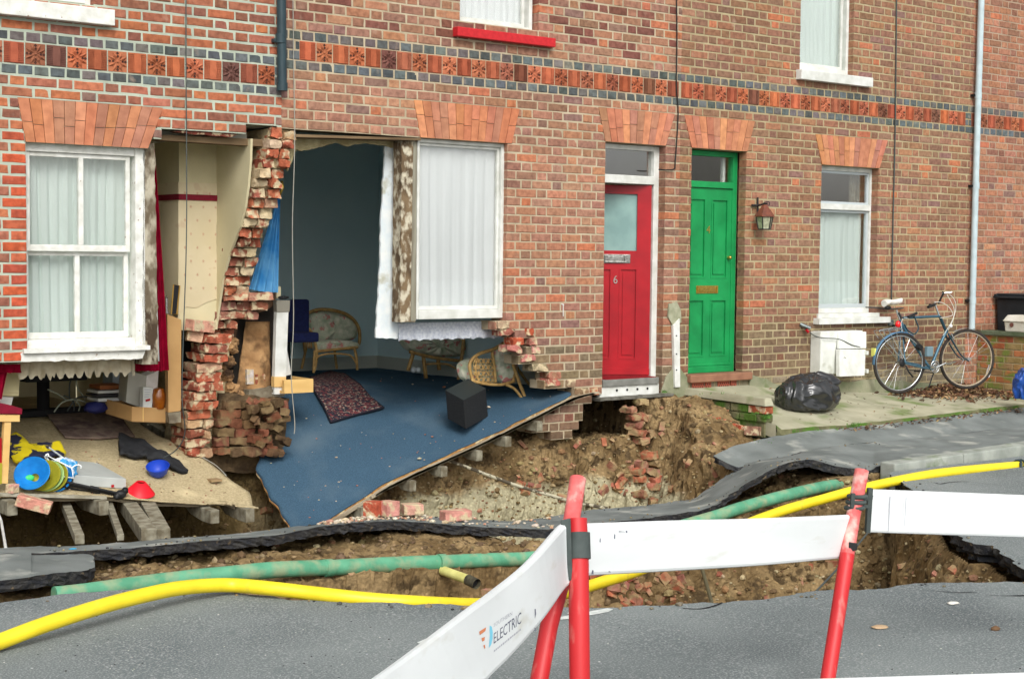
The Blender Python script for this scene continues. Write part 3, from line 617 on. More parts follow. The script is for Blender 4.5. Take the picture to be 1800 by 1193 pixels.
# rendered plinth with moss
PLINTH = mat('dirty_plinth_render', lin(150, 148, 124), lin(118, 124, 96), scale=5, rough=.95, bump=.006, bscale=40, c3=lin(92, 112, 60), s3=7, lo3=.55, hi3=.7)
b = MB(); b.prism(jag([(10.80, -.022, .50), (10.80, -.022, .05), (14.2, -.022, -.02), (14.2, -.022, .24), (13.3, -.022, .30), (12.6, -.022, .36), (11.9, -.022, .34), (11.2, -.022, .37), (10.95, -.022, .45)], .02, .08, 7), (0, .02, 0)); b.build('plinth_render', PLINTH, r)
b = MB(); b.prism(jag([(9.62, -.012, .30), (9.99, -.012, .30), (9.99, -.012, .46), (9.84, -.012, .62), (9.70, -.012, .50)], .015, .05, 9), (0, .01, 0)); b.build('plinth_render', PLINTH, HB.root)
Z0B = [(5.6, -.54), (5.81, -.50), (6.02, -.49), (6.6, -.225), (7.0, -.10), (7.55, .066), (8.1, .25), (8.54, .405), (8.9, .45)]
def zB(x, y):
    z0 = tab(x, Z0B); t = max(0, min(1, 1 - (y + .02) / 1.75)); return .40 + (z0 - .40) * t ** 1.5
ZAt = [(3.0, -.03), (3.52, -.07), (4.25, -.13), (4.9, -.24), (5.42, -.31), (5.6, -.33)]
def zA(x, y): z0 = tab(x, ZAt); t = max(0, min(1, 1 - y / 1.5)); return .27 + (z0 - .27) * t ** 1.3 + .01 * noise.noise(Vector((x * 2, y * 2, 0)))
# ================================================================== ground: road, crater, footway, apron
ASPH = mat('worn_asphalt', lin(124, 132, 131), lin(100, 108, 109), scale=.9, rough=.93, bump=.004, bscale=170, c3=lin(158, 161, 160), s3=110, lo3=.5, hi3=.66, spec=.2)
FOOT = mat('footway_asphalt', lin(128, 134, 132), lin(104, 110, 108), scale=3, rough=.93, bump=.004, bscale=150, c3=lin(168, 170, 162), s3=3.2, lo3=.56, hi3=.7, spec=.2)
BITU = mat('broken_bitumen', (.022, .024, .03, 1), (.05, .048, .045, 1), scale=22, rough=.9, bump=.012, bscale=60, c3=lin(112, 98, 76), s3=20, lo3=.62, hi3=.72)
CONC = mat('mossy_concrete', lin(176, 172, 148), lin(150, 148, 124), scale=4, rough=.95, bump=.004, bscale=70, c3=lin(104, 122, 66), s3=2.6, lo3=.53, hi3=.68)
CONCK = mat('kerb_concrete', lin(164, 168, 160), lin(134, 140, 132), scale=6, rough=.93, bump=.003, bscale=90, c3=lin(116, 128, 104), s3=5, lo3=.56, hi3=.7)
MOSSB = mat('mossy_wall_render', lin(118, 116, 84), lin(86, 84, 60), scale=7, rough=.98, bump=.012, bscale=35, c3=lin(74, 104, 38), s3=6, lo3=.46, hi3=.6)
def zroad(x, y=0): return -.07 - .018 * max(0, 6 - x) if x > 1 else -.16
rim_px = [(0, 1058), (90, 1046), (170, 1038), (250, 1034), (330, 1036), (400, 1041), (480, 1050), (600, 1057), (700, 1060), (800, 1062), (900, 1065), (1035, 1068), (1130, 1064), (1200, 1062), (1300, 1058), (1360, 1050), (1420, 1038), (1480, 1034), (1540, 1036), (1600, 1027), (1700, 1024), (1800, 1022)]
rim = []
for x, y in rim_px:
    p = PZ(x, y, -.1)
    for _ in range(4): p = PZ(x, y, zroad(p.x))
    rim.append((p.x, p.y))
rimR = [(7.35, -5.78), (7.6, -5.72), (7.55, -5.5)] + [(PZ(x, y, -.07).x, PZ(x, y, -.07).y) for x, y in ((1800, 1002), (1778, 985), (1762, 972), (1745, 958), (1710, 955), (1690, 945), (1668, 930), (1655, 900), (1630, 878), (1600, 858), (1572, 838))]
crater = [(.9, -2.66), (.9, -2.85), (1.6, -2.98)] + rim + rimR + [(9.63, -2.64)]
def fine(P, step, amp, keep=0):
    out = []
    for i in range(len(P)):
        a, b = Vector((P[i][0], P[i][1], 0)), Vector((P[(i + 1) % len(P)][0], P[(i + 1) % len(P)][1], 0)); k = max(1, int((b - a).length / step))
        for j in range(k):
            q = a.lerp(b, j / k); n = Vector((noise.noise(q * 9), noise.noise(q * 9 + Vector((7, 3, 1))), 0)) * amp + Vector((noise.noise(q * 31), noise.noise(q * 31 + Vector((7, 3, 1))), 0)) * amp * .5
            out.append((q.x + n.x, q.y + n.y))
    return out
craterF = fine(crater, .03, .034)
def sheet_with_hole(outer, hole, zf, extra=()):
    pts = [Vector((x, y)) for x, y in outer] + [Vector((x, y)) for x, y in hole] + [Vector(p) for p in extra]; n, m = len(outer), len(hole)
    ed = [(i, (i + 1) % n) for i in range(n)] + [(n + i, n + (i + 1) % m) for i in range(m)]
    vs, _, fs, *_r = delaunay_2d_cdt(pts, ed, [], 1, 1e-5); b = MB(); F = []
    for f in fs:
        cx = sum(vs[i].x for i in f) / len(f); cy = sum(vs[i].y for i in f) / len(f)
        if not inpoly(cx, cy, hole) and not (1 < cx < 9.6 and cy > -2.76): F.append(tuple(f))
    b.add([(v.x, v.y, zf(v.x, v.y)) for v in vs], F); return b
extra = [(uni(1, 9), uni(-9, -3)) for _ in range(900)]
extra = [e for e in extra if not inpoly(e[0], e[1], craterF)]
kerbline = [(60, -2.63), (9.8, -2.63), (9.7, -2.63), (9.62, -2.60)]
outer = [(-60, -70), (90, -70), (90, -2.63), (9.78, -2.63), (.5, -2.63), (-60, -2.63)]
def zr2(x, y): return zroad(x) + .006 * noise.noise(Vector((x * 1.3, y * 1.3, 0)))
b = sheet_with_hole(outer, craterF, zr2, extra); road = tag(b.build('road', ASPH), kind='structure')
# broken thickness of the road surface round the hole
b = MB(); n = len(craterF); rows = []
for j, dz in enumerate((-.002, -.03, -.06, -.085, -.11)):
    row = []
    for i, (x, y) in enumerate(craterF):
        a = Vector(craterF[(i - 2) % n]); c = Vector(craterF[(i + 2) % n]); t = (c - a).normalized(); nn = Vector((t.y, -t.x)) 
        k = (.012 + .03 * noise.noise(Vector((x * 14, y * 14, j * 2.3)))) * (0 if j == 0 else 1) + (.04 if j > 2 else 0)
        row.append(Vector((x + nn.x * k, y + nn.y * k, zr2(x, y) + dz + (.012 * noise.noise(Vector((x * 20, y * 20, j))) if j else 0))))
    rows.append(row)
for j in range(4):
    for i in range(n):
        if craterF[i][1] > -2.72: continue
        b.quad(rows[j][i], rows[j][(i + 1) % n], rows[j + 1][(i + 1) % n], rows[j + 1][i])
b.build('road_edge', BITU, road, smooth=50)

# ribbon of footway left spanning the hole, and the footway on the right
rb = [  # far edge px, Y ; near edge px, Y
    ((-60, 964, -1.45), (-60, 975, -1.95)), ((0, 963, -1.45), (0, 973, -1.95)), ((80, 960, -1.45), (80, 971, -1.95)), ((150, 957, -1.45), (150, 968, -1.95)), ((220, 952, -1.45), (220, 964, -1.95)),
    ((292, 946, -1.45), (292, 957, -1.95)), ((385, 940, -1.45), (385, 949, -1.95)), ((483, 930, -1.45), (483, 940, -1.95)), ((560, 921, -1.45), (553, 927, -1.95)), ((620, 912, -1.42), (606, 921, -1.95)),
    ((700, 907, -1.42), (680, 915, -1.95)), ((780, 909, -1.42), (750, 918, -1.95)), ((850, 913, -1.42), (820, 924, -1.98)), ((920, 914, -1.42), (885, 927, -2.0)), ((1000, 902, -1.42), (969, 930, -2.05)),
    ((1033, 896, -1.45), (1030, 925, -2.1)), ((1090, 892, -1.48), (1070, 918, -2.15)), ((1133, 888, -1.5), (1140, 910, -2.2)), ((1180, 882, -1.5), (1200, 902, -2.25)), ((1211, 878, -1.5), (1256, 890, -2.3)),
    ((1222, 874, -1.5), (1289, 867, -2.3)), ((1267, 844, -1.5), (1333, 838, -2.32)), ((1298, 825, -1.5), (1367, 820, -2.35)), ((1310, 815, -1.52), (1395, 811, -2.38)), ((1345, 807, -1.6), (1423, 807, -2.4)),
    ((1390, 799, -1.6), (1440, 810, -2.43)), ((1440, 787, -1.6), (1470, 819, -2.43)), ((1490, 781, -1.6), (1505, 823, -2.43)), ((1530, 778, -1.6), (1531, 826, -2.43)), ((1565, 774, -1.6), (1568, 813, -2.44)), ((1700, 760, -1.6), (1690, 796, -2.44)), ((1850, 742, -1.6), (1850, 773, -2.44))]
Fs = [PX(x, y, Y) for (x, y, Y), _ in rb]; Ns = [PX(x, y, Y) for _, (x, y, Y) in rb]
Fs = [Fs[0] + Vector((-30, 0, 0)), Fs[0] + Vector((-4, 0, 0))] + Fs + [Fs[-1] + Vector((3, 0, .0)), Fs[-1] + Vector((60, 0, 0))]; Ns = [Ns[0] + Vector((-30, 0, 0)), Ns[0] + Vector((-4, 0, 0))] + Ns + [Ns[-1] + Vector((3, 0, 0)), Ns[-1] + Vector((60, 0, 0))]
Fs = smooth_path(Fs[2:-2], 9); Ns = smooth_path(Ns[2:-2], 9); Fs = [Fs[0] + Vector((-40, 0, 0))] + Fs + [Fs[-1] + Vector((60, 0, 0))]; Ns = [Ns[0] + Vector((-40, 0, 0))] + Ns + [Ns[-1] + Vector((60, 0, 0))]
def strip(Fs, Ns, nv, th, top, edge, name, curl=0, jf=.01):
    n = len(Fs); b = MB(); P = []
    for j in range(nv + 1):
        row = []
        for i in range(n):
            t = j / nv; q = Fs[i].lerp(Ns[i], t); s = 1 if j in (0, nv) else 0
            q = q + Vector((0, noise.noise(q * 8) * jf * s + noise.noise(q * 27) * jf * .6 * s, noise.noise(q * 3) * .006 + curl * (2 * t - 1) ** 4)) + Vector((0, (.012 if noise.noise(q * 15) > .12 else 0) * s * (1 if j == 0 else 1), 0))
            row.append(q)
        P.append(row)
    for j in range(nv):
        for i in range(n - 1): b.quad(P[j][i], P[j + 1][i], P[j + 1][i + 1], P[j][i + 1], 0)
    loop = [P[nv][i] for i in range(n)] + [P[nv - j][n - 1] for j in range(1, nv + 1)] + [P[0][n - 1 - i] for i in range(1, n)] + [P[j][0] for j in range(1, nv)]
    m = len(loop); rows = [loop]
    for k in range(1, 5):
        rows.append([q + Vector((noise.noise(q * 25 + Vector((0, 0, k))) * .008, .02 * (k / 4) * (1 if q.y < -1.8 else -1) + noise.noise(q * 18 + Vector((k, 0, 0))) * .014, -th * k / 4 + noise.noise(q * 30) * .012 * (k == 4))) for q in loop])
    for k in range(4):
        for i in range(m): b.quad(rows[k][i], rows[k][(i + 1) % m], rows[k + 1][(i + 1) % m], rows[k + 1][i], 1)
    c = [P[nv // 2][i] - Vector((0, 0, th)) for i in range(n)]
    for i in range(n - 1):
        b.quad(c[i], c[i + 1], rows[4][i + 1], rows[4][i], 1)
        b.quad(c[i + 1], c[i], P[0][i] - Vector((0, 0, th)), P[0][i + 1] - Vector((0, 0, th)), 1)
    return b.build(name, [top, edge], None)
rib = tag(strip(Fs, Ns, 6, .062, FOOT, BITU, 'footway', 0, .022), kind='structure')
up = [((1254, 801, -1.34), (1262, 806, -1.42)), ((1275, 790, -1.25), (1285, 817, -1.5)), ((1300, 781, -1.2), (1303, 821, -1.56)), ((1340, 772, -1.15), (1338, 812, -1.575)), ((1370, 765, -1.12), (1380, 802, -1.585)), ((1420, 757, -1.12), (1425, 790, -1.585)), ((1500, 750, -1.12), (1500, 780, -1.585)), ((1600, 739, -1.12), (1600, 771, -1.585)), ((1850, 710, -1.12), (1850, 742, -1.585))]
F2 = [PX(*a) for a, _ in up]; N2 = [PX(*c) for _, c in up]; F2 = smooth_path(F2, 6); N2 = smooth_path(N2, 6); F2 += [F2[-1] + Vector((60, 0, 0))]; N2 += [N2[-1] + Vector((60, 0, 0))]
strip(F2, N2, 4, .05, FOOT, BITU, 'upper_footway', 0, .008).parent = rib
# tilted slab of footway at the left
sl_f = [PX(x, y, Y) for x, y, Y in ((-40, 978, -2.0), (40, 975, -2.0), (100, 974, -2.0), (158, 974, -2.02), (166, 985, -2.3))]; sl_n = [PX(x, y, Y) for x, y, Y in ((-40, 1024, -2.62), (30, 1016, -2.62), (95, 1007, -2.6), (150, 1002, -2.5), (167, 996, -2.42))]
sl_f = [sl_f[0] + Vector((-3, 0, 0))] + sl_f; sl_n = [sl_n[0] + Vector((-3, 0, 0))] + sl_n
strip(smooth_path(sl_f, 6), smooth_path(sl_n, 6), 4, .07, FOOT, BITU, 'sunken_footway_slab', 0, .008).parent = rib
# left, unseen part of the footway base / verge
# kerb stones along the right: each a part
kb = tag(MB().box(9.85, 60, -2.6, -2.45, -.4, -.09).build('kerb', CONCK), kind='structure')
x = 9.76; i = 0
while x < 30:
    L = .9; b = MB(); z1 = lambda X: lerp(-.017, .018, (X - 9.78) / 1.72)
    za, zb_ = z1(min(x, 14)), z1(min(x + L, 14)); b.hexa([(x + .004, -2.622, -.4), (x + L - .004, -2.622, -.4), (x + L - .004, -2.455, -.4), (x + .004, -2.455, -.4), (x + .004, -2.60, za), (x + L - .004, -2.60, zb_), (x + L - .004, -2.455, zb_ + .004), (x + .004, -2.455, za + .004)])
    b.build('kerb_stone', CONCK, kb, bev=.012); x += L
# apron of concrete slabs in front of the green-door house
def zap(x, y):   # y 0 at wall .. -1.1 at edge
    t = min(1, max(0, -y / 1.1)); zw = tab(x, [(9.9, .39), (10.8, .385), (11.5, .29), (12.9, .215), (14.3, .15), (20, .12)]); ze = tab(x, [(9.9, .20), (10.05, .10), (11, .088), (13.5, .135), (20, .14)])
    return lerp(zw, ze, t ** .8) + .006 * noise.noise(Vector((x * 3, y * 3, 5)))
ap = tag(MB().box(10.2, 18, -.9, 0, -.6, -.1).build('apron', CONC), kind='structure')
xs = [9.98, 11.05, 12.02, 12.95, 13.9, 14.9, 15.9, 17.2]
for i in range(len(xs) - 1):
    for (ya, yb) in ((-1.12, -.62), (-.615, -.005)):
        b = MB(); g = .004; fr_ = (ya == -1.12)
        def fn(u, v, a=xs[i], c=xs[i + 1], ya=ya, yb=yb, fr_=fr_):
            x = lerp(a + g, c - g, u); y = lerp(ya, yb, v); y += (.02 * noise.noise(Vector((x * 6, 0, 0))) + .012 * noise.noise(Vector((x * 22, 0, 0)))) * (1 - v) * fr_
            return Vector((x, y, zap(x, y)))
        b.grid(fn, 14, 6); o = len(b.v)
        for u0 in range(14):
            p, q = fn(u0 / 14, 0), fn((u0 + 1) / 14, 0); m1 = Vector((0, -.015 * fr_, -.05)); m2 = Vector((0, .02, -.13)); b.quad(q, p, p + m1, q + m1, 1 if fr_ else 0); b.quad(q + m1, p + m1, p + m2, q + m2, 1 if fr_ else 0)
        for v0 in range(6):
            p, q = fn(0, v0 / 6), fn(0, (v0 + 1) / 6); b.quad(p, q, q - Vector((0, 0, .12)), p - Vector((0, 0, .12)))
        b.build('concrete_slab', [CONC, MOSSB], ap)
# ------------------------------------------------------------------ soil
pitback = [(1.0, .9), (1.0, -1.35), (3.5, -1.38), (6.5, -1.36), (8.0, -1.4), (8.95, -1.5), (9.15, -1.3), (9.35, -.8), (9.7, -.35), (9.55, -.05), (9.3, .02), (8.75, .02), (8.5, .15), (8.0, .3), (6.6, .38), (5.9, .9), (5.0, 1.1), (3.0, 1.0)]
void6 = [(8.60, 2.4), (8.60, -.03), (9.33, -.03), (9.62, .5), (9.75, 2.4)]
RT = [(p.x, min(p.z, q.z)) for p, q in zip(Fs[1:-1], Ns[1:-1])]; RT.sort()
def zrib(x): return tab(x, RT)
def zs(x, y):
    zz = -.13
    if y > -2.45:
        rid = zrib(x) - .075 - (.16 * sstep((x - 6.3) / .5) * sstep((8.2 - x) / .4))
        if x > 9.0: rid = lerp(rid, -.11, sstep((x - 9) / .4))
        zz = rid
        # rise towards the houses
        top = tab(x, [(2, .05), (5.6, .02), (6.2, -.05), (8.2, -.02), (8.62, .04), (9.36, .06), (9.5, .28), (9.9, .31), (10.2, -.25), (30, -.25)])
        if y > -1.4: zz = lerp(rid, top, sstep((y + 1.35) / 1.1))
        if x > 10.0: zz = -.25
        if y > -.1 and x < 8.6: zz = top
    if y <= -2.45:
        d = segd(x, y, crater); ins = inpoly(x, y, crater)
        if ins:
            zz = -.18 - 1.15 * sstep((d - .0) / .42)
            if y > -3.4: zz = min(zz, lerp(zrib(x) - .1, -1.3, sstep((-2.42 - y) / .75)) if x < 9.6 else zz)
            zz += .18 * sstep((x - 7.0) / 1.5) * sstep(d / .4)
        else: zz = -.30 - .3 * sstep(d / .3) if (x < 1 or y < -2.9) else -.30
    else:
        d = segd(x, y, pitback); ins = inpoly(x, y, pitback)
        if ins:
            wdt = .30 if x < 8.6 else (.5 if x < 9 else .75)
            dep = -1.35
            if y < -1.1: wdt = .12
            zz = lerp(zz, dep, sstep(d / wdt) ** (1.0 if x < 8.7 else .8))
            # chalk shelf
    if y > -.5 and x < 8.6: zz = min(zz, (zA(x, max(0, y)) if x < 5.55 else zB(x, max(0, y))) - .27)
    if inpoly(x, y, void6): zz = min(zz, -.03 - .08 * (y + .02)) 
    return zz
def soilmat(name, a, b_, c, d, e):
    m = mat(name, a, b_, scale=3.5, rough=.97, bump=.02, bscale=26, lo=.42, hi=.58, c3=c, s3=9, lo3=.54, hi3=.62, det=8, spec=.1)
    t = m.node_tree; N = t.nodes; L = t.links; B = N['Principled BSDF']; src = B.inputs['Base Color'].links[0].from_socket
    g = N.new('ShaderNodeNewGeometry'); sx = N.new('ShaderNodeSeparateXYZ'); L.new(g.outputs['Position'], sx.inputs[0])
    nz = N.new('ShaderNodeTexNoise'); nz.inputs['Scale'].default_value = 2.2; nz.inputs['Detail'].default_value = 7; L.new(g.outputs['Position'], nz.inputs['Vector'])
    def math_(op, a_, b2=None, b3=None):
        k = N.new('ShaderNodeMath'); k.operation = op
        for i, v in enumerate((a_, b2, b3)):
            if v is None: continue
            if isinstance(v, (int, float)): k.inputs[i].default_value = v
            else: L.new(v, k.inputs[i])
        return k.outputs[0]
    def mapr(v, a_, c_):
        k = N.new('ShaderNodeMapRange'); k.inputs[1].default_value = a_; k.inputs[2].default_value = c_; L.new(v, k.inputs[0]); return k.outputs[0]
    zn = math_('ADD', sx.outputs[2], math_('MULTIPLY', math_('SUBTRACT', nz.outputs[0], .5), .55))
    # chalky stratum low in the ground, dark clay to the left
    ch = math_('MULTIPLY', mapr(zn, -.36, -.44), mapr(sx.outputs[1], -1.0, -.8)); ch = math_('MULTIPLY', ch, mapr(sx.outputs[0], 5.6, 6.6))
    mx = N.new('ShaderNodeMix'); mx.data_type = 'RGBA'; L.new(ch, mx.inputs[0]); L.new(src, mx.inputs[6]); mx.inputs[7].default_value = d
    clay = math_('ADD', mapr(math_('ADD', sx.outputs[0], math_('MULTIPLY', nz.outputs[0], 2)), 7.6, 6.4), 0.0); clay = math_('MULTIPLY', clay, mapr(sx.outputs[1], -2.0, -1.6))
    m2 = N.new('ShaderNodeMix'); m2.data_type = 'RGBA'; L.new(clay, m2.inputs[0]); L.new(mx.outputs[2], m2.inputs[6]); m2.inputs[7].default_value = e
    vz = N.new('ShaderNodeTexVoronoi'); vz.inputs['Scale'].default_value = 34; L.new(g.outputs['Position'], vz.inputs['Vector'])
    m3_ = N.new('ShaderNodeMix'); m3_.data_type = 'RGBA'; m3_.blend_type = 'MULTIPLY'; m3_.inputs[0].default_value = .7
    mr2 = N.new('ShaderNodeMapRange'); mr2.inputs[1].default_value = 0; mr2.inputs[2].default_value = .55; mr2.inputs[3].default_value = 1.12; mr2.inputs[4].default_value = .6; L.new(vz.outputs['Distance'], mr2.inputs[0])
    L.new(m2.outputs[2], m3_.inputs[6]); L.new(mr2.outputs[0], m3_.inputs[7]); L.new(m3_.outputs[2], B.inputs['Base Color']); return m
SOIL = soilmat('excavated_soil', lin(160, 136, 98), lin(124, 102, 70), lin(92, 76, 54), lin(190, 182, 150), lin(104, 88, 56))
b = MB(); xa, xb, ya, yb = .4, 11.2, -6.6, 2.6
NX = 400; YL = []; y = ya
while y < yb:
    YL.append(y); y += .0095 if -3.0 < y < -2.38 else (.0105 if -.5 < y < 1.15 else .036)
NY = len(YL) - 1
pts = []
for j in range(NY + 1):
    y = YL[j]
    for i in range(NX + 1):
        x = xa + (xb - xa) * i / NX; z = zs(x, y); q = Vector((x, y, z)); deep = z < -.17 or (y > -1.3 and x < 10)
        if deep and z > -1.29:
            n1 = noise.noise_vector(q * 5) * .05; n2 = noise.noise_vector(q * 12) * .034; n3 = noise.noise_vector(q * 34) * .018; k = 1 if y > -2.9 else sstep((segd(x, y, crater)) / .12)
            q = q + (n1 + n2 + n3) * k
        pts.append(q)
b.add(pts, [(j * (NX + 1) + i, j * (NX + 1) + i + 1, (j + 1) * (NX + 1) + i + 1, (j + 1) * (NX + 1) + i) for j in range(NY) for i in range(NX)])
soil = tag(b.build('ground', SOIL), kind='structure')
# ground that runs on under everything
g = MB(); g.quad((-80, -90, -1.6), (110, -90, -1.6), (110, 60, -1.6), (-80, 60, -1.6)); g.build('subsoil', SOIL, soil)
g = MB(); g.box(16, 90, -1.1, 40, -.3, .1); g.box(-60, .9, -2.62, 40, -1.2, -.2); g.build('verge', FOOT, soil)

# rubble and stones lying in and sticking out of the soil
FRAG = mat('muddy_brick_fragment', (1, 1, 1, 1), (.62, .58, .5, 1), scale=20, rough=.95, attr=True, bump=.006, bscale=60, c3=lin(160, 136, 100), s3=12, lo3=.44, hi3=.58)
STONE = mat('rubble_stone', (1, 1, 1, 1), (.7, .68, .62, 1), scale=30, rough=.95, attr=True, bump=.004, bscale=60)
from mathutils.bvhtree import BVHTree
def surf_hit(x, y):
    return None
sb = MB(); cols = [lin(150, 130, 92), lin(160, 142, 104), lin(120, 100, 70), lin(176, 162, 128), lin(104, 86, 60), lin(148, 112, 84)]
tree = BVHTree.FromPolygons([tuple(v) for v in b.v], b.f)
cnt = 0
for _ in range(6500):
    px, py = uni(0, 1800), uni(690, 1068); v = ray(px, py); hit = tree.ray_cast(CAM, v.normalized())
    if hit[0] is None: continue
    q = hit[0]
    if q.z > .32 or q.z < -1.25 or q.x > 10: continue
    if q.y < -2.5 and segd(q.x, q.y, crater) < .04: continue
    r = uni(.006, .016) if rnd() < .85 else uni(.016, .034)
    if q.x < 6.2 and q.y > -1: c = lin(96, 80, 52) if rnd() < .8 else lin(130, 110, 78)
    elif q.x < 7 and q.y < -1.8: c = R_.choice((lin(120, 100, 76), lin(150, 130, 100), lin(100, 82, 60)))
    else: c = R_.choice(cols)
    sb.blob(q + Vector((0, -.2 * r, .1 * r)), r, 1, .5, 1.6, sc=(uni(.8, 1.4), uni(.7, 1.1), uni(.5, .9)), col=vary(c, .2)); cnt += 1
tag(sb.build('loose_stones', STONE, None), kind='stuff')
fb = MB()
def fragment(b, q, s, c, rot=None):
    M = Matrix.Translation(q) @ (rot or Matrix.Rotation(uni(-3, 3), 4, Vector((uni(-1, 1), uni(-1, 1), uni(-1, 1))).normalized()))
    d = lambda: uni(-.2, .2)
    p = [(-1 + d(), -1 + d(), -1 + d()), (1 + d(), -1 + d(), -1 + d()), (1 + d(), 1 + d(), -1 + d()), (-1 + d(), 1 + d(), -1 + d()), (-1 + d(), -1 + d(), 1 + d()), (1 + d(), -1 + d(), 1 + d()), (1 + d(), 1 + d(), 1 + d()), (-1 + d(), 1 + d(), 1 + d())]
    b.hexa([M @ Vector((x * s[0], y * s[1], z * s[2])) for x, y, z in p], 0, c)
REDS = [lin(172, 108, 86), lin(182, 110, 84), lin(156, 104, 88), lin(176, 124, 106)]
for (x0, x1, y0, y1, n) in ((940, 1110, 770, 880, 22), (1040, 1200, 1000, 1064, 44), (880, 960, 770, 890, 12), (1150, 1330, 740, 870, 14), (1200, 1700, 985, 1055, 10), (430, 900, 860, 905, 6), (340, 520, 740, 800, 25), (560, 900, 985, 1050, 3)):
    for _ in range(n):
        v = ray(uni(x0, x1), uni(y0, y1)); hit = tree.ray_cast(CAM, v.normalized())
        if hit[0] is None or hit[0].z > .3: continue
        s = uni(.012, .04); fragment(fb, hit[0], (s * uni(.8, 1.6), s, s * .6), vary(R_.choice(REDS), .15))
tag(fb.build('brick_fragments', FRAG, None), kind='stuff'); fbo = bpy.data.objects['brick_fragments']
# column of old footing brickwork between the two doors
t = thing('brick_footing', PX(1128, 860, -.1), 'ragged column of old footing bricks below the white step of the red door', 'footing')
y = 706
while y < 885:
    for k in range(2):
        x = lerp(1102, 1122, min(1, (y - 706) / 60)) + k * 22 + uni(-5, 5); q = PX(x, y, -.06 - .25 * (y - 706) / 180)
        if rnd() < .2: continue
        c = vary(R_.choice(REDS + [lin(186, 168, 122), lin(176, 160, 118), lin(160, 140, 100)]), .12); rough_brick(t, 'brick', q, (uni(.03, .055), .07, uni(.022, .032)), c, RX(uni(-.3, .3), 'Y') @ RX(uni(-.4, .4), 'Z'), FRAG, .018)
    y += 13.5
# row of red bricks on edge in the bank + single loose brick
t = thing('buried_brick_row', PX(1280, 760, -.85), 'row of red bricks on edge sticking out of the bank below the mossy wall', 'brick row')
for i in range(7):
    b = MB(); fragment(b, PX(1246 + i * 10.2, 737 + i * 3.4, -.55 - .05 * i), (.024, .05, .042), vary(lin(170, 84, 58), .12), Matrix.Rotation(.05, 4, 'Y')); b.build('brick', RAWBRICK, t, bev=.004)
def wholebrick(q, rot, label, c=lin(206, 140, 120), L=(.105, .05, .033), name='loose_brick', group=None, mt=RAWBRICK):
    b = MB(); M = Matrix.Translation(q) @ rot; b.box(-L[0], L[0], -L[1], L[1], -L[2], L[2], 0, c, M)
    o = b.build(name, mt, None, bev=.006); o.color = (1, 1, 1, 1)
    for k in range(len(o.data.vertices)): o.data.vertices[k].co += noise.noise_vector(o.data.vertices[k].co * 22) * .005
    return tag(o, label, 'brick', group)
RX = lambda a, ax: Matrix.Rotation(a, 4, ax)
wholebrick(PX(1323, 757, -.98), RX(.5, 'Z') @ RX(.1, 'Y'), 'weathered brown brick lodged at the corner of the concrete apron', lin(150, 112, 92), (.07, .06, .04))
# low mossy wall between the fronts
t = thing('low_front_wall', (9.95, -.5, .2), 'low moss covered brick wall running out from the green door step to the hole', 'low wall')
b = MB(); b.hexa([(9.93, -1.04, .30), (10.05, -1.04, .30), (10.05, .0, .32), (9.93, .0, .32), (9.94, -1.03, .372), (10.02, -1.03, .372), (10.03, .0, .385), (9.95, .0, .385)]); b.build('cement_coping', CONC, t, bev=.008)
b = MB(); b.box(9.965, 10.06, -1.0, -.01, .02, .30); b.build('core', MOSSB, t)
for j in range(3):
    z = .262 - j * .075; y = -1.03 + (.11 if j % 2 else 0)
    if j % 2: b = MB(); b.box(9.95, 10.055, -1.02, y - .004, z - .032, z + .032, 0, vary(lin(150, 84, 60), .1)); b.build('brick', MOSSB, t, bev=.006)
    while y < -.1:
        if not (j == 2 and y < -.6): b = MB(); b.box(9.945 + uni(0, .008), 10.05, y + .004, min(-.01, y + .21), z - .032, z + .032); b.build('brick', MOSSB if y > -.9 or j else RAWBRICK, t, bev=.006).color = lin(170, 90, 60)
        y += .22

# ================================================================== inside the torn rooms
CREAM = mat('cream_plaster', lin(206, 196, 160), lin(192, 182, 146), scale=3, rough=.95)
WALLP = mat('patterned_wallpaper', lin(206, 192, 160), lin(198, 184, 150), scale=4, rough=.95, c3=lin(196, 176, 146), s3=9, lo3=.62, hi3=.7)
GREYB = mat('blue_grey_emulsion', lin(206, 228, 230), lin(198, 222, 226), scale=2, rough=.9)
SKIRT = mat('skirting_paint', lin(176, 180, 170), rough=.6)
MAROON = mat('maroon_border', lin(124, 20, 40), lin(104, 14, 32), scale=30, rough=.8)
CEIL = mat('ceiling_plaster', lin(206, 204, 190), rough=.95)
r = HB.root    # room of the red-door house
MB().box(5.75, 9.0, 3.42, 3.5, -.2, 2.9).build('back_wall', GREYB, r); MB().box(8.72, 8.8, .22, 3.42, .35, 2.9).build('hall_partition', GREYB, r); MB().box(5.70, 10.0, .22, 3.5, 2.80, 2.86).build('ceiling', CEIL, r)
MB().box(9.78, 9.83, .22, 5, -.1, 2.9).build('side_wall', CREAM, r); MB().box(8.8, 9.83, 4.2, 4.3, .3, 2.9).build('hall_back_wall', CREAM, r); MB().box(8.8, 9.78, .25, 4.3, .46, .5).build('hall_floor', mat('dark_red_carpet', lin(90, 20, 26), rough=.95), r)
MB().box(6.0, 8.72, 3.40, 3.42, .40, .53).build('skirting_board', SKIRT, r); MB().box(8.70, 8.72, .5, 3.4, .40, .53).build('skirting_board', SKIRT, r)
b = MB(); b.box(5.68, 9.8, .21, 5, 2.9, 5.2); b.build('upper_storey', CEIL, r)
r = HA.root
MB().box(1.2, 5.4, 3.42, 3.5, -.2, 2.6).build('back_wall', CREAM, r); MB().box(1.2, 1.28, .22, 3.42, -.2, 2.6).build('side_wall', CREAM, r); MB().box(1.2, 5.5, .22, 3.5, 2.46, 2.52).build('ceiling', CEIL, r); MB().box(1.2, 5.66, .21, 5, 2.56, 5.2).build('upper_storey', CEIL, r)
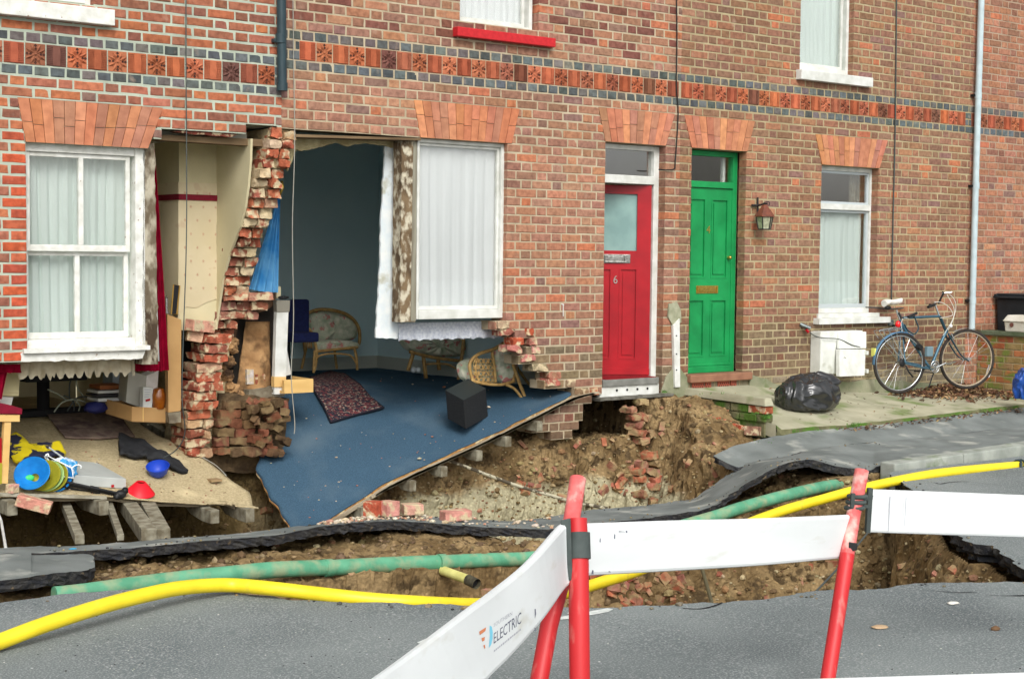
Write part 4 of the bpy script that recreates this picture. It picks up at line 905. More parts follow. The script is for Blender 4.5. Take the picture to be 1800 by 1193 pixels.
r = HC_.root; MB().box(9.85, 14.2, 1.4, 1.5, 0, 2.8).build('room_wall', CREAM, r); MB().box(9.85, 14.2, .21, 1.5, 2.75, 2.8).build('ceiling', CEIL, r); MB().box(9.85, 14.2, .21, 1.4, .3, .45).build('floor', MAROON, r)
MB().box(9.86, 14.2, .9, 1.0, 2.85, 5.2).build('upper_room_wall', CREAM, r)
# chimney breast with paper, border above
r = HA.root
zc = PX(355, 347, .6).z
cb = MB().box(5.12, 5.445, .60, 1.75, 1.0, 2.46).build('chimney_breast', CREAM, r)
b = MB(); b.prism(jag([(5.112, .594, 2.14), (5.112, .594, 1.12), (5.18, .594, 1.18), (5.26, .594, 1.17), (5.34, .594, 1.21), (5.435, .594, 1.24), (5.435, .594, 2.14)], .006, .05, 3), (0, .004, 0)); b.build('wallpaper', WALLP, cb)
MB().box(5.112, 5.118, .60, 1.75, 1.0, 2.14).build('wallpaper', WALLP, cb); b = MB(); b.box(5.105, 5.44, .585, .593, zc - .025, zc + .02); b.box(5.104, 5.111, .585, 1.75, zc - .025, zc + .02); b.build('dado_border', MAROON, cb)
# little printed motifs down the paper
mo = MB(); MOT = mat('paper_motif', lin(178, 122, 104), rough=.95)
for j in range(9):
    for i in range(3):
        c = Vector((5.165 + i * .105 + (.05 if j % 2 else 0), .5925, 2.06 - j * .105))
        if c.x > 5.43 or c.z < 1.27: continue
        mo = MB()
        for k in range(6): a = k * math.pi / 3; mo.add([c, c + Vector((math.cos(a) * .012, 0, math.sin(a) * .016)), c + Vector((math.cos(a + .5) * .006, 0, math.sin(a + .5) * .008))], [(0, 1, 2)])
        mo.build('paper_motif', MOT, cb)
MB().box(5.44, 5.46, 1.75, 3.5, -.3, 2.46).build('alcove_plaster', CREAM, r)
# timber lintel stretching over the gap
TIM = mat('old_timber', lin(130, 108, 80), lin(88, 70, 50), scale=8, rough=.9, bump=.004, bscale=40, stretch=(.2, 1, 1))
b = MB(); p = [PX(268, 236, .08), PX(270, 246, .08), PX(480, 259, .08), PX(482, 246, .08)]; b.prism(p, (0, .12, 0)); b.build('timber_lintel', TIM, r, bev=.004)
b = MB(); b.prism(jag([PX(x, y, .02) for x, y in ((305, 232), (330, 229), (395, 233), (420, 236), (408, 241), (380, 239), (345, 236))], .01, .04, 3), (0, .1, 0)); b.build('broken_brick_underside', RAWBRICK, r).color = lin(120, 60, 48)
r = HB.root   # ragged plaster fringe under the lintel
b = MB(); top = [(505, 240), (560, 238), (640, 240), (740, 244)]; bot = [(738, 250), (715, 252), (700, 262), (684, 258), (668, 255), (640, 252), (612, 257), (590, 251), (566, 258), (548, 262), (530, 266), (520, 262), (512, 285), (505, 300)]
b.prism(jag([PX(x, y, .20) for x, y in top + bot], .012, .02, 12), (0, .025, 0)); b.build('torn_plaster', mat('old_cream_plaster', lin(208, 196, 154), lin(176, 160, 118), scale=12, rough=.95, bump=.006), r)
b = MB(); b.prism([PX(x, y, .0) for x, y in ((520, 236), (740, 243), (740, 247), (520, 241))], (0, .2, 0)); b.build('timber_lintel', TIM, r)

# party wall: broken end, brick by brick
RAWC = [lin(178, 96, 68), lin(166, 90, 68), lin(186, 106, 76), lin(152, 90, 70), lin(190, 152, 120), lin(200, 178, 146)]
PL = [(2.52, -.16), (2.425, -.13), (2.221, .0), (2.012, .08), (1.798, .191), (1.534, .396), (1.31, .51), (1.2, .52)][::-1]
z = 1.27; k = 0; t = r; body = MB()
while z < 2.50:
    Y0 = tab(z, PL); Y0 = max(Y0, -.02 if z < 2.4 else .0)
    xc = tab(z, [(1.8, 5.565), (2.0, 5.58), (2.22, 5.625), (2.42, 5.69), (2.5, 5.70)]) + (uni(-.012, .012)); 
    for s in (-1, 1):
        c = vary(R_.choice(RAWC), .12); w_ = .108 + uni(-.006, .004); cx = xc + s * .057 + uni(-.004, .004)
        rough_brick(t, 'brick', (cx + uni(-.012, .012), Y0 + .1 + uni(-.035, .025), z + .037), (w_ / 2 + uni(-.008, .004), .1, .033), c, RX(uni(-.09, .09), 'Y') @ RX(uni(-.12, .12), 'Z'), None, .014)
    xb_ = tab(z, [(1.8, 5.565), (2.0, 5.58), (2.22, 5.625), (2.42, 5.69), (2.5, 5.70)]); body.box(max(5.455, xb_ - .105), max(5.68, xb_ + .1) if z > 1.8 else 5.68, Y0 + .05, 3.5, z, z + .075); z += .075; k += 1
body.box(5.455, 5.68, .9, 3.5, -.6, 1.27); body.build('party_wall', mat('lime_mortar', lin(196, 182, 146), lin(160, 140, 104), scale=12, bump=.01, bscale=40), t)
bp = MB(); zz_ = [2.46, 2.3, 2.1, 1.95, 1.8, 1.6, 1.4, 1.25]; bp.prism([(5.436, max(.02, tab(z_, PL)) + .02 + .05 * noise.noise(Vector((z_ * 7, 0, 0))) , z_) for z_ in zz_] + [(5.436, .62, 1.0), (5.436, .62, 2.46)], (.018, 0, 0)); bp.build('alcove_plaster', CREAM, HA.root)
# party wall seen from the blue-grey room, and plaster edge
b = MB(); b.prism([(5.681, .15, 2.8), (5.681, .6, 1.25), (5.681, 3.42, 1.25), (5.681, 3.42, 2.8)], (.012, 0, 0)); b.build('party_wall_plaster', GREYB, t)
DIRTY_SHADED = [lin(126, 78, 58), lin(112, 86, 62), lin(136, 88, 66), lin(98, 78, 54), lin(118, 94, 66)]  # dirt tones, lowered further to paint in the shade on the footing
DFR = mat('footing_brick_dirt_shade', (1, 1, 1, 1), (.55, .5, .44, 1), scale=18, rough=.95, attr=True, bump=.006, bscale=60, c3=lin(128, 108, 76), s3=9, lo3=.52, hi3=.66)
# corbelled courses over the fireplaces
def rawcourse(x0, x1, y, Y, parent, n=None, hpx=16, pal=None, dep=.12, tilt=0):
    x = x0
    while x < x1 - 6:
        w_ = R_.choice((24, 42, 30)); xe = min(x1, x + w_); p0 = PX(x + 1, y, Y); p1 = PX(xe - 1, y + tilt * (xe - x), Y); h = hpx * (p0 - CAM).dot(CF) / FOC / 2 - .004
        q = Y + uni(-.025, .03); rough_brick(parent, 'brick', ((p0.x + p1.x) / 2 + uni(-.006, .006), q + dep / 2, (p0.z + p1.z) / 2), ((p1.x - p0.x) / 2, dep / 2, h), vary(R_.choice(pal or REDS), .14), RX(uni(-.07, .07), 'Y') @ RX(uni(-.12, .12), 'Z'), DFR if pal is DIRTY_SHADED else None, .014)
        x = xe
ch = thing('chimney_base', PX(420, 800, .8), 'broken chimney base and fireplace brickwork between the two torn rooms', 'chimney base')
b = MB(); b.prism(jag([PX(x, y, .95) for x, y in ((322, 596), (372, 596), (352, 700), (340, 800), (318, 800))], .006, .05, 3), (0, .05, 0)); b.build('recess_shade_panel', BLACK, ch)  # black panel standing in for the darkness of the fireplace opening
for (a, c, y, Y) in ((398, 486, 521, .50), (388, 478, 538, .58), (350, 454, 554, .62), (338, 418, 570, .66), (372, 412, 586, .72)): rawcourse(a, c, y, Y, ch)
b = MB(); b.prism(jag([PX(x, y, .78) for x, y in ((345, 545), (485, 512), (485, 530), (470, 545), (420, 560), (415, 590), (400, 610), (372, 600), (350, 580))], .01, .04, 3), (0, .25, 0)); b.build('rubble_core', mat('sooty_rubble', lin(110, 84, 62), lin(60, 44, 34), scale=9, rough=.97, bump=.02, bscale=22), ch)
wb = wholebrick(PX(352, 573, .52), RX(.12, 'Y') @ RX(.3, 'Z'), 'pinkish mortared brick tilting at the foot of the wallpapered breast', lin(214, 158, 136), (.115, .05, .045)); 
wholebrick(PX(342, 590, .56), RX(.2, 'Y') @ RX(-.3, 'Z'), 'pale mortared brick just under the tilting pink brick', lin(222, 180, 150), (.06, .05, .045))
# leaf of end-on bricks down to the floor
y = 596
while y < 800:
    cx = tab(y, [(590, 390), (650, 377), (700, 360), (740, 354), (800, 353)]); Y = tab(y, [(590, .42), (800, .62)])
    rawcourse(cx - 22 - uni(0, 3), cx + 21 + uni(-3, 4), y, Y, ch, hpx=16.5, pal=RAWC, dep=.3); y += 16.6
b = MB(); b.prism(jag([PX(x, y, .75) for x, y in ((376, 596), (406, 590), (396, 680), (380, 800), (334, 800), (346, 690))], .01, .05, 3), (0, .5, 0)); b.build('mortar_core', MATS['lime_mortar'], ch)
# lower footing: soiled bricks, colours also darkened to imitate shade
b = MB(); b.prism(jag([PX(x, y, .72) for x, y in ((385, 690), (510, 700), (505, 740), (498, 800), (470, 830), (330, 830), (380, 790))], .02, .05, 5), (0, .5, 0)); b.build('footing_core', mat('dirty_footing', lin(112, 92, 66), lin(70, 56, 40), scale=10, rough=.97, bump=.03, bscale=18), ch)
for _ in range(26): rough_brick(ch, 'rubble_piece', PX(uni(440, 500), uni(708, 796), uni(.5, .62)), (uni(.02, .06), .05, uni(.015, .035)), vary(R_.choice(DIRTY_SHADED), .2), RX(uni(-.6, .6), 'Y') @ RX(uni(-.5, .5), 'Z'), DFR, .014)
for (a, c, y, Y) in ((396, 440, 712, .66), (386, 470, 728, .64), (380, 448, 744, .62), (382, 450, 760, .60), (380, 480, 776, .58), (384, 486, 792, .56), (450, 500, 706, .72), (472, 505, 722, .72), (478, 500, 740, .7), (474, 498, 758, .68), (440, 478, 772, .5)): rawcourse(a, c, y, Y, ch, pal=DIRTY_SHADED)
# fireback, slot and white surround of the red-door room
b = MB()
def fback(u, v): p = PX(lerp(lerp(415, 432, v), 474, u), lerp(688, 565, v), .86); return p + Vector((0, -.07 * math.sin(u * math.pi * .9) * (.4 + .6 * (1 - v)) + .02 * noise.noise(p * 12), 0))
b.grid(fback, 16, 20); o = b.build('clay_fireback', mat('scorched_fireclay', lin(178, 140, 96), lin(140, 104, 68), scale=7, rough=.95, bump=.01, bscale=30, c3=lin(70, 52, 38), s3=6, lo3=.5, hi3=.66), ch, smooth=True, thick=.02)
for (x_, y_, r_) in ((408, 612, .05), (402, 636, .06), (398, 660, .062), (408, 682, .06), (420, 694, .045), (396, 645, .04), (412, 600, .04)):
    b = MB(); b.blob(PX(x_, y_, .76), r_, 3, .5, 2.2, sc=(1, .8, .8)); b.build('fireclay_lump', MATS['scorched_fireclay'], ch, smooth=35)
b = MB(); b.prism([PX(x, y, .84) for x, y in ((430, 645), (466, 648), (466, 678), (430, 680))], (0, .02, 0)); b.build('flue_opening', BLACK, ch)
for i, (a, c) in enumerate(((432, 444), (447, 464))):
    b = MB(); p0, p1 = PX(a, 662, .82), PX(c, 662, .82); b.box(p0.x, p1.x, .8, .83, p0.z - .06, p0.z + (.06 if i == 0 else .02)); b.build('fire_brick', RAWBRICK, ch).color = (lin(206, 196, 190), lin(150, 84, 62))[i]
b = MB(); b.prism(jag([PX(x, y, .95) for x, y in ((410, 540), (486, 530), (486, 700), (470, 705), (410, 700))], .008, .06, 3), (0, .3, 0)); b.build('smoke_chamber', mat('soot', (.03, .026, .022, 1), (.06, .05, .04, 1), scale=8, rough=1), ch)  # near-black block filling the slot behind the fireback
b = MB(); b.prism(jag([PX(x, y, .74) for x, y in ((438, 686), (486, 680), (486, 706), (462, 708), (436, 700))], .008, .03, 3), (0, .2, 0)); b.build('hearth_stone', mat('grey_hearth', lin(140, 132, 112), lin(100, 90, 74), scale=14, bump=.006), ch)
su = thing('fireplace_surround', PX(495, 690, .7), 'white painted fireplace surround standing edge on beside the hole', 'fireplace')
b = MB(); b.prism([PX(x, y, .70) for x, y in ((487, 532), (508, 530), (502, 693), (482, 693))], (0, .05, 0)); b.build('side_panel', WHITE, su, bev=.003)
b = MB(); b.prism([PX(x, y, .695) for x, y in ((486, 528), (510, 528), (509, 548), (487, 549))], (0, .06, 0)); b.build('mantel_end', mat('grey_laminate', lin(128, 124, 112), rough=.7), su, bev=.003)
b = MB(); b.prism([PX(x, y, .69) for x, y in ((482, 662), (503, 662), (502, 680), (482, 680))], (0, .05, 0)); b.build('plinth_block', mat('pine_block', lin(214, 178, 116), rough=.7), su)
b = MB(); b.prism([PX(x, y, .72) for x, y in ((480, 684), (500, 684), (500, 696), (480, 697))], (0, .05, 0)); b.build('base_strip', MATS['grey_hearth'], su)
PINE = mat('pale_pine', lin(222, 184, 118), lin(206, 166, 100), scale=10, rough=.6, stretch=(.3, 1, 1))
b = MB(); c0, c1 = PX(500, 680, .62), PX(551, 678, .62); zt = PX(500, 668, .62).z
b.box(c0.x, c1.x, .62, .66, c0.z - .055, zt); b.box(c1.x - .03, c1.x, .66, .95, c0.z - .055, zt); b.box(c0.x, c1.x - .03, .66, .93, c0.z - .055, zt - .09)
tag(b.build('hearth_kerb', PINE, None, bev=.003), 'pale pine hearth kerb jutting over the blue carpet', 'hearth kerb')

# ------------------------------------------------------------------ the sagging floors
BLUE_C = mat('blue_carpet', lin(72, 98, 118), lin(54, 78, 96), scale=150, rough=.98, bump=.006, bscale=220, c3=lin(104, 120, 130), s3=2.0, lo3=.5, hi3=1.0, spec=.05)
def xl(y): return tab(y, [(-.1, 5.70), (.0, 5.76), (.25, 5.72), (.55, 5.76), (.8, 5.95), (1.0, 6.02), (1.3, 6.12), (1.6, 6.0), (3.4, 6.0)]) 
def xr(y): return 8.72 if y > .25 else tab(y, [(-.1, 8.50), (0, 8.56), (.25, 8.72)])
def floorfn(dz, inset=0, dx=0):
    def f(u, v):
        y = lerp(-.045 + inset, 3.41, v ** 1.15); x = lerp(xl(y) + inset + .03 * noise.noise(Vector((0, y * 9, 0))), xr(y) - inset * .3, u)
        if v == 0: y += .02 * noise.noise(Vector((x * 6, 1, 0)))
        return Vector((x, y, zB(x, y) + dz + (.016 * noise.noise(Vector((x * 2.2, y * 2.2, 0))) + .007 * noise.noise(Vector((x * 7, y * 5, 2)))) * min(1, (3.4 - y) * 2)))
    return f
b = MB(); b.grid(floorfn(0), 90, 90); cp = tag(b.build('blue_carpet', BLUE_C, None, smooth=True, thick=-.012), 'dusty blue fitted carpet sagging out of the torn front room', 'carpet')
DUST = mat('pale_dust', lin(150, 150, 150), lin(120, 130, 140), scale=14, rough=1)
r = HB.root
b = MB(); b.grid(floorfn(-.016, .0), 70, 60); b.build('underlay', mat('orange_underlay', lin(190, 146, 86), lin(150, 104, 60), scale=24, rough=.95, bump=.006, c3=lin(206, 190, 150), s3=14, lo3=.55, hi3=.65), r, thick=-.014)
BOARD = mat('floorboard_timber', lin(176, 164, 140), lin(130, 116, 94), scale=10, rough=.9, bump=.003, stretch=(.15, 1, 1))
for i in range(14):
    y0 = -.06 + i * .125; x0, x1 = max(xl(y0), 5.9) , xr(y0); b = MB(); n = 26
    for k in range(n):
        a, c = lerp(x0, x1, k / n), lerp(x0, x1, (k + 1) / n)
        b.hexa([(a, y0, zB(a, y0) - .062), (c, y0, zB(c, y0) - .062), (c, y0 + .118, zB(c, y0 + .118) - .062), (a, y0 + .118, zB(a, y0 + .118) - .062), (a, y0, zB(a, y0) - .034), (c, y0, zB(c, y0) - .034), (c, y0 + .118, zB(c, y0 + .118) - .034), (a, y0 + .118, zB(a, y0 + .118) - .034)])
    b.build('floorboard', BOARD, r)
JOI = mat('joist_timber', lin(150, 146, 128), lin(104, 96, 78), scale=14, rough=.95, bump=.005, bscale=50)
for (jx, jy) in ((948, 716), (893, 746), (842, 778), (780, 807), (725, 833), (640, 872)):
    p = PX(jx, jy, -.11); b = MB(); hw, hh = .032, .048; off = -.112; ys = [-.12, 0, .2, .4, .6, .9, 1.2, 1.6, 3.3]
    for ya_, yb_ in zip(ys, ys[1:]):
        k0 = off if ya_ < .1 else -.12; k1 = off if yb_ < .1 else -.12; z0_, z1_ = zB(p.x, max(0, ya_)) + k0, zB(p.x, max(0, yb_)) + k1
        b.hexa([(p.x - hw, ya_, z0_ - hh), (p.x + hw, ya_, z0_ - hh), (p.x + hw, yb_, z1_ - hh), (p.x - hw, yb_, z1_ - hh), (p.x - hw, ya_, z0_ + hh * .8), (p.x + hw, ya_, z0_ + hh * .8), (p.x + hw, yb_, z1_ + hh * .8), (p.x - hw, yb_, z1_ + hh * .8)])
    b.build('joist', JOI, r, bev=.005)
# splintered board end along the torn edge
b = MB()
for k in range(60):
    x = 6.45 + (8.62 - 6.45) * k / 60; zz = tab(x, Z0B); L = uni(.08, .3); b.prism([(x, -.09, zz - .045), (x + L, -.09, tab(x + L, Z0B) - .045), (x + L * .9, -.09, tab(x + L, Z0B) - .03), (x, -.09, zz - .028)], (0, .03, 0))
b.build('splinters', BOARD, r)

BEIGE = mat('beige_carpet', lin(196, 180, 144), lin(170, 154, 120), scale=60, rough=.98, bump=.008, bscale=180, c3=lin(212, 196, 156), s3=5, lo3=.55, hi3=.7, spec=.05)
def fA(dz, ins=0):
    def f(u, v):
        y = lerp(-.02 + ins, 3.4, v ** 1.2); xr_ = tab(y, [(0, 5.44), (.15, 5.50), (.3, 5.42), (.8, 5.30), (1.0, 5.12), (1.2, 5.08), (3.4, 5.1)]); x = lerp(2.2, xr_ - ins, u)
        if v == 0: y += .05 * sstep((x - 4.9) / .3) - .12 * sstep((x - 5.2) / .25) + .03 * noise.noise(Vector((x * 5, 0, 0))) + .015 * noise.noise(Vector((x * 17, 0, 0)))
        return Vector((x, y, zA(x, max(0, y)) + dz))
    return f
b = MB(); b.grid(fA(0), 90, 70); tag(b.build('beige_carpet', BEIGE, None, smooth=True, thick=-.012), 'beige shaggy carpet overhanging the hole with belongings strewn on it', 'carpet')
r = HA.root; b = MB(); b.grid(fA(-.035, .05), 40, 40); b.build('floor_deck', BOARD, r, thick=-.02)
b = MB(); b.prism([PX(x, y, -.05) for x, y in ((0, 866), (188, 872), (188, 877), (0, 872))], (0, .03, 0)); b.build('edge_board', mat('pale_edge_board', lin(170, 166, 150), lin(130, 124, 104), scale=14), r)
for (jx, jy) in ((22, 893), (183, 893), (378, 908), (440, 906)):
    p = PX(jx, jy, -.14); b = MB(); hw, hh = .036, .05; off = p.z - zA(p.x, 0); ys = [-.14, 0, .2, .4, .6, .9, 1.2, 1.6, 3.3]
    for ya_, yb_ in zip(ys, ys[1:]):
        k0 = off if ya_ < .1 else -.14; k1 = off if yb_ < .1 else -.14; z0_, z1_ = zA(p.x, max(0, ya_)) + k0, zA(p.x, max(0, yb_)) + k1
        b.hexa([(p.x - hw, ya_, z0_ - hh), (p.x + hw, ya_, z0_ - hh), (p.x + hw, yb_, z1_ - hh), (p.x - hw, yb_, z1_ - hh), (p.x - hw, ya_, z0_ + hh), (p.x + hw, ya_, z0_ + hh), (p.x + hw, yb_, z1_ + hh), (p.x - hw, yb_, z1_ + hh)])
    b.build('joist', JOI, r, bev=.006)
# timbers fallen from the floor down into the hole
for (a, c, wd, lab) in (((218, 880), (262, 942), .05, 'short fallen joist slanting into the hole, left of its twin'), ((252, 878), (286, 942), .05, 'short fallen joist slanting into the hole, right of its twin'), ((112, 880), (140, 948), .03, 'thin pale batten hanging into the dark hole'), ((188, 875), (212, 944), .022, 'thin slanting batten below the end of the pale edge board')):
    p0, p1 = PX(a[0], a[1], .35), PX(c[0], c[1], -1.0); b = MB(); d = (p1 - p0).normalized(); s = d.cross(Vector((0, 0, 1))).normalized() * wd; u = s.cross(d).normalized() * wd
    b.hexa([p0 - s - u, p0 + s - u, p0 + s + u, p0 - s + u, p1 - s - u, p1 + s - u, p1 + s + u, p1 - s + u]); tag(b.build('fallen_timber', JOI, None, bev=.004), lab, 'timber')
b = MB(); b.tube([PX(-8, 890, -.3), PX(2, 915, -.5), PX(10, 962, -1.4)], .009, 8); tag(b.build('fallen_pipe', WHITE, None), 'thin pale pipe dropping into the hole at the far left', 'pipe')

for (x, y, w_, c) in ((884, 571, 18, lin(196, 170, 140)), (892, 583, 24, lin(176, 110, 92)), (930, 584, 12, lin(190, 92, 60)), (912, 599, 20, lin(186, 90, 60)), (938, 600, 12, lin(176, 116, 98)), (905, 613, 24, lin(196, 120, 110)), (942, 615, 14, lin(210, 150, 140)), (930, 630, 22, lin(190, 122, 112)), (950, 645, 24, lin(150, 140, 108)), (975, 659, 20, lin(180, 120, 104)), (972, 672, 24, lin(188, 112, 96)), (1002, 673, 16, lin(150, 128, 100)), (1022, 687, 26, lin(150, 120, 96)), (1044, 688, 12, lin(200, 96, 56))):
    q = PX(x, y, -.012 + uni(-.01, .02)); rough_brick(HB.root, 'broken_brick', q + Vector((0, .06, 0)), (w_ / 170 / 2 * 1.1, .07, .031), vary(c, .08), RX(uni(-.08, .08), 'Y') @ RX(uni(-.15, .15), 'Z'), RAWBRICK, .012)
# ================================================================== pipes, cables, fittings on the fronts
GREENPIPE = mat('green_duct', lin(98, 164, 130), lin(80, 144, 112), scale=9, rough=.6, bump=.002, bscale=60, c3=lin(138, 158, 124), s3=12, lo3=.46, hi3=.68)
YEL = mat('yellow_gas_pipe', lin(238, 216, 40), lin(228, 204, 34), scale=9, rough=.45, spec=.5, c3=lin(190, 170, 80), s3=7, lo3=.6, hi3=.8)
def circ(cx, cy, r, n): return [(cx + r * math.cos(2 * math.pi * i / n), cy + r * math.sin(2 * math.pi * i / n)) for i in range(n)]
DP_B = mat('blue_grey_downpipe', lin(48, 66, 72), lin(40, 56, 62), scale=9, rough=.4); DP_G = mat('pale_grey_downpipe', lin(186, 202, 206), lin(172, 188, 192), scale=9, rough=.45)
t = thing('downpipe', PX(495, 158, -.05), 'dark blue grey downpipe cut off short between the two brick houses', 'downpipe')
p0, p1 = PX(493, -160, -.055), PX(496, 150, -.055); MB().tube([p0, p1], .036, 16).build('pipe', DP_B, t, smooth=40)
MB().tube([PX(493.6, 60, -.055), PX(493.8, 76, -.055)], .041, 16).build('collar', DP_B, t, smooth=40); MB().tube([PX(496, 146, -.055), PX(496, 160, -.055)], .042, 16).build('end_socket', DP_B, t, smooth=40)
b = MB(); q = PX(480, 71, -.03); b.box(q.x, q.x + .06, -.05, .0, q.z - .012, q.z + .012); b.build('bracket', DP_B, t)
t = thing('downpipe', PX(1708, 580, -.06), 'tall pale grey downpipe beside the bicycle at the house joint', 'downpipe')
MB().tube([PX(1729, -150, -.06), PX(1725, 0, -.06), PX(1716, 290, -.06), PX(1708, 582, -.06)], .034, 16).build('pipe', DP_G, t, smooth=40)
for y, x in ((168, 1719.5), (327, 1715.5), (528, 1709.5)):
    MB().tube([PX(x, y - 6, -.06), PX(x, y + 5, -.06)], .039, 16).build('collar', DP_G, t, smooth=40); q = PX(x - 9, y, -.02); MB().box(q.x - .02, q.x + .04, -.05, .0, q.z - .012, q.z + .012).build('bracket', DARK, t)
CAB = mat('grey_cable', lin(70, 76, 74), rough=.6); CABL = mat('pale_cable', lin(150, 148, 138), rough=.6)
def cable(pts, r, mt, label): return tag(MB().tube(smooth_path(pts, 8), r, 6).build('cable', mt, None, smooth=True), label, 'cable')
cable([PX(327, -120, -.03), PX(327, 100, -.03), PX(328, 400, -.04), PX(322, 600, -.03), PX(320, 700, .0), PX(325, 760, .1), PX(310, 790, .2), PX(287, 804, .3)], .0045, CAB, 'dark cable trailing down past the wallpapered alcove to the beige carpet')
cable([PX(514, -120, -.03), PX(516, 100, -.03), PX(518, 250, -.03), PX(514, 400, -.03), PX(516, 560, -.03), PX(512, 660, -.03), PX(518, 740, -.03), PX(517, 762, -.03)], .004, CABL, 'pale cable hanging free in front of the blue grey room')
cable([PX(1188, -120, -.015), PX(1190, 60, -.015), PX(1189, 150, -.015), PX(1192, 200, -.015), PX(1187, 285, -.015), PX(1185, 297, -.015), PX(1172, 299, -.015), PX(1158, 298, -.015)], .006, DARK, 'black cable clipped to the brickwork above the two front doors')
cable([PX(1577, -120, -.012), PX(1574, 200, -.012), PX(1570, 380, -.012), PX(1567, 528, -.012)], .007, CAB, 'thin cable running down the wall beyond the meter box')
cable([PX(1522, 540, -.05), PX(1545, 541, -.02), PX(1562, 543, -.02), PX(1588, 541, -.02)], .007, CAB, 'short cable along the end of the white sill to the saddle')
cable([PX(1412, 575, -.03), PX(1432, 590, -.07), PX(1450, 594, -.17), PX(1475, 596, -.17), PX(1500, 607, -.19), PX(1524, 612, -.17)], .005, CAB, 'loose grey cable draped across the white meter box')
t = thing('wall_tap', PX(1412, 572, -.03), 'small pipe fitting with a red end sticking out left of the meter box', 'tap')
M = RX(.6, 'Y'); q = PX(1414, 573, -.04); MB().tube([q + Vector((-.03, .03, .02)), q, q + Vector((.05, -.03, -.02))], .018, 10).build('body', mat('galvanised', lin(150, 160, 160), lin(90, 100, 100), scale=40, rough=.4, metal=.6), t, smooth=40)
MB().tube([PX(1417, 579, -.05), PX(1421, 584, -.06)], .014, 10).build('red_end', REDP, t)
t = thing('wall_socket', PX(1568, 568, -.03), 'small grey fixing on the wall behind the bicycle saddle', 'fixing'); q = PX(1567, 567, -.03); MB().box(q.x - .03, q.x + .03, -.04, -.002, q.z - .03, q.z + .03).build('box', MATS['galvanised'], t, bev=.006); MB().box(q.x + .005, q.x + .04, -.05, -.03, q.z - .045, q.z - .02).build('spout', DARK, t)
# overflow pipe casing left of the green door
t = thing('pipe_casing', PX(1190, 680, -.02), 'narrow white pipe casing below a cement patch between the doors', 'pipe casing')
b = MB(); b.prism([PX(x, y, -.035) for x, y in ((1184, 572), (1195, 560), (1196, 680), (1187, 681))], (0, .034, 0)); b.build('casing', WHITE, t, bev=.004)
b = MB(); b.prism(jag([PX(x, y, -.018) for x, y in ((1176, 534), (1190, 530), (1197, 545), (1198, 566), (1184, 576), (1175, 556))], .008, .03, 2), (0, .015, 0)); b.build('cement_patch', mat('cement_patch', lin(164, 164, 140), lin(140, 142, 116), scale=16, rough=.95, bump=.004), t)
for y in (590, 622, 650): q = PX(1189, y, -.036); MB().box(q.x - .006, q.x + .006, -.04, -.035, q.z - .006, q.z + .006).build('screw_head', DARK, t)
# lantern
t = thing('wall_lantern', (11.0, -.1, 2.05), 'rusty coach style lantern on a wall bracket right of the green door', 'lantern')
RUST = mat('rusty_copper_sheet', lin(128, 70, 48), lin(96, 56, 44), scale=20, rough=.7, bump=.002); IRON = mat('black_iron', lin(46, 42, 42), rough=.7)
c = PX(1344, 380, -.13); s = 1
b = MB(); b.tube([PX(1332, 347, -.015), PX(1332, 383, -.015)], .009, 8); b.tube([PX(1322, 361, -.02), PX(1332, 361, -.02)], .011, 8); b.tube([PX(1331, 361, -.02), PX(1349, 358, -.13)], .009, 8); b.tube(smooth_path([PX(1340, 358, -.1), PX(1348, 355, -.13), PX(1353, 356, -.14), PX(1352, 361, -.14)], 5), .004, 6); b.build('bracket', IRON, t, smooth=40)
def ring(zz, r): return [Vector((c.x + r * math.cos(math.radians(45 + 90 * k)), c.y + r * math.sin(math.radians(45 + 90 * k)), zz)) for k in range(4)]
zt, zr_, zb2 = PX(1349, 360, -.13).z, PX(1345, 379, -.13).z, PX(1345, 402, -.13).z
def hexring(zz, r): return [Vector((c.x + r * math.cos(math.pi / 6 + math.pi / 3 * k), c.y + r * math.sin(math.pi / 6 + math.pi / 3 * k), zz)) for k in range(6)]
A, B_ = hexring(zr_, .098), hexring(zt, .02); b = MB(); b.add(A + B_, [(k, (k + 1) % 6, 6 + (k + 1) % 6, 6 + k) for k in range(6)] + [tuple(range(6, 12))]); A2 = hexring(zr_ - .012, .1); b.add(A2 + A, [(k, (k + 1) % 6, 6 + (k + 1) % 6, 6 + k) for k in range(6)] + [tuple(range(6))[::-1]]); b.build('roof', RUST, t)
A, B_ = hexring(zr_ - .014, .084), hexring(zb2, .062)
LG = mat('ribbed_lamp_glass', lin(178, 180, 150), lin(140, 142, 116), scale=40, rough=.25, spec=.6)
for k in range(6):
    MB().tube([A[k], B_[k]], .0055, 6).build('glazing_bar', IRON, t); a0, a1, b0, b1 = A[k], A[(k + 1) % 6], B_[k], B_[(k + 1) % 6]; i = lambda v: v + (Vector((c.x, c.y, v.z)) - v) * .06
    MB().quad(i(b0), i(b1), i(a1), i(a0)).build('glass_panel', LG, t)
b = MB(); Bb = hexring(zb2 - .01, .066); b.add(B_ + Bb, [(k, 6 + k, 6 + (k + 1) % 6, (k + 1) % 6) for k in range(6)] + [tuple(range(6)), tuple(range(6, 12))[::-1]]); b.build('base', IRON, t)
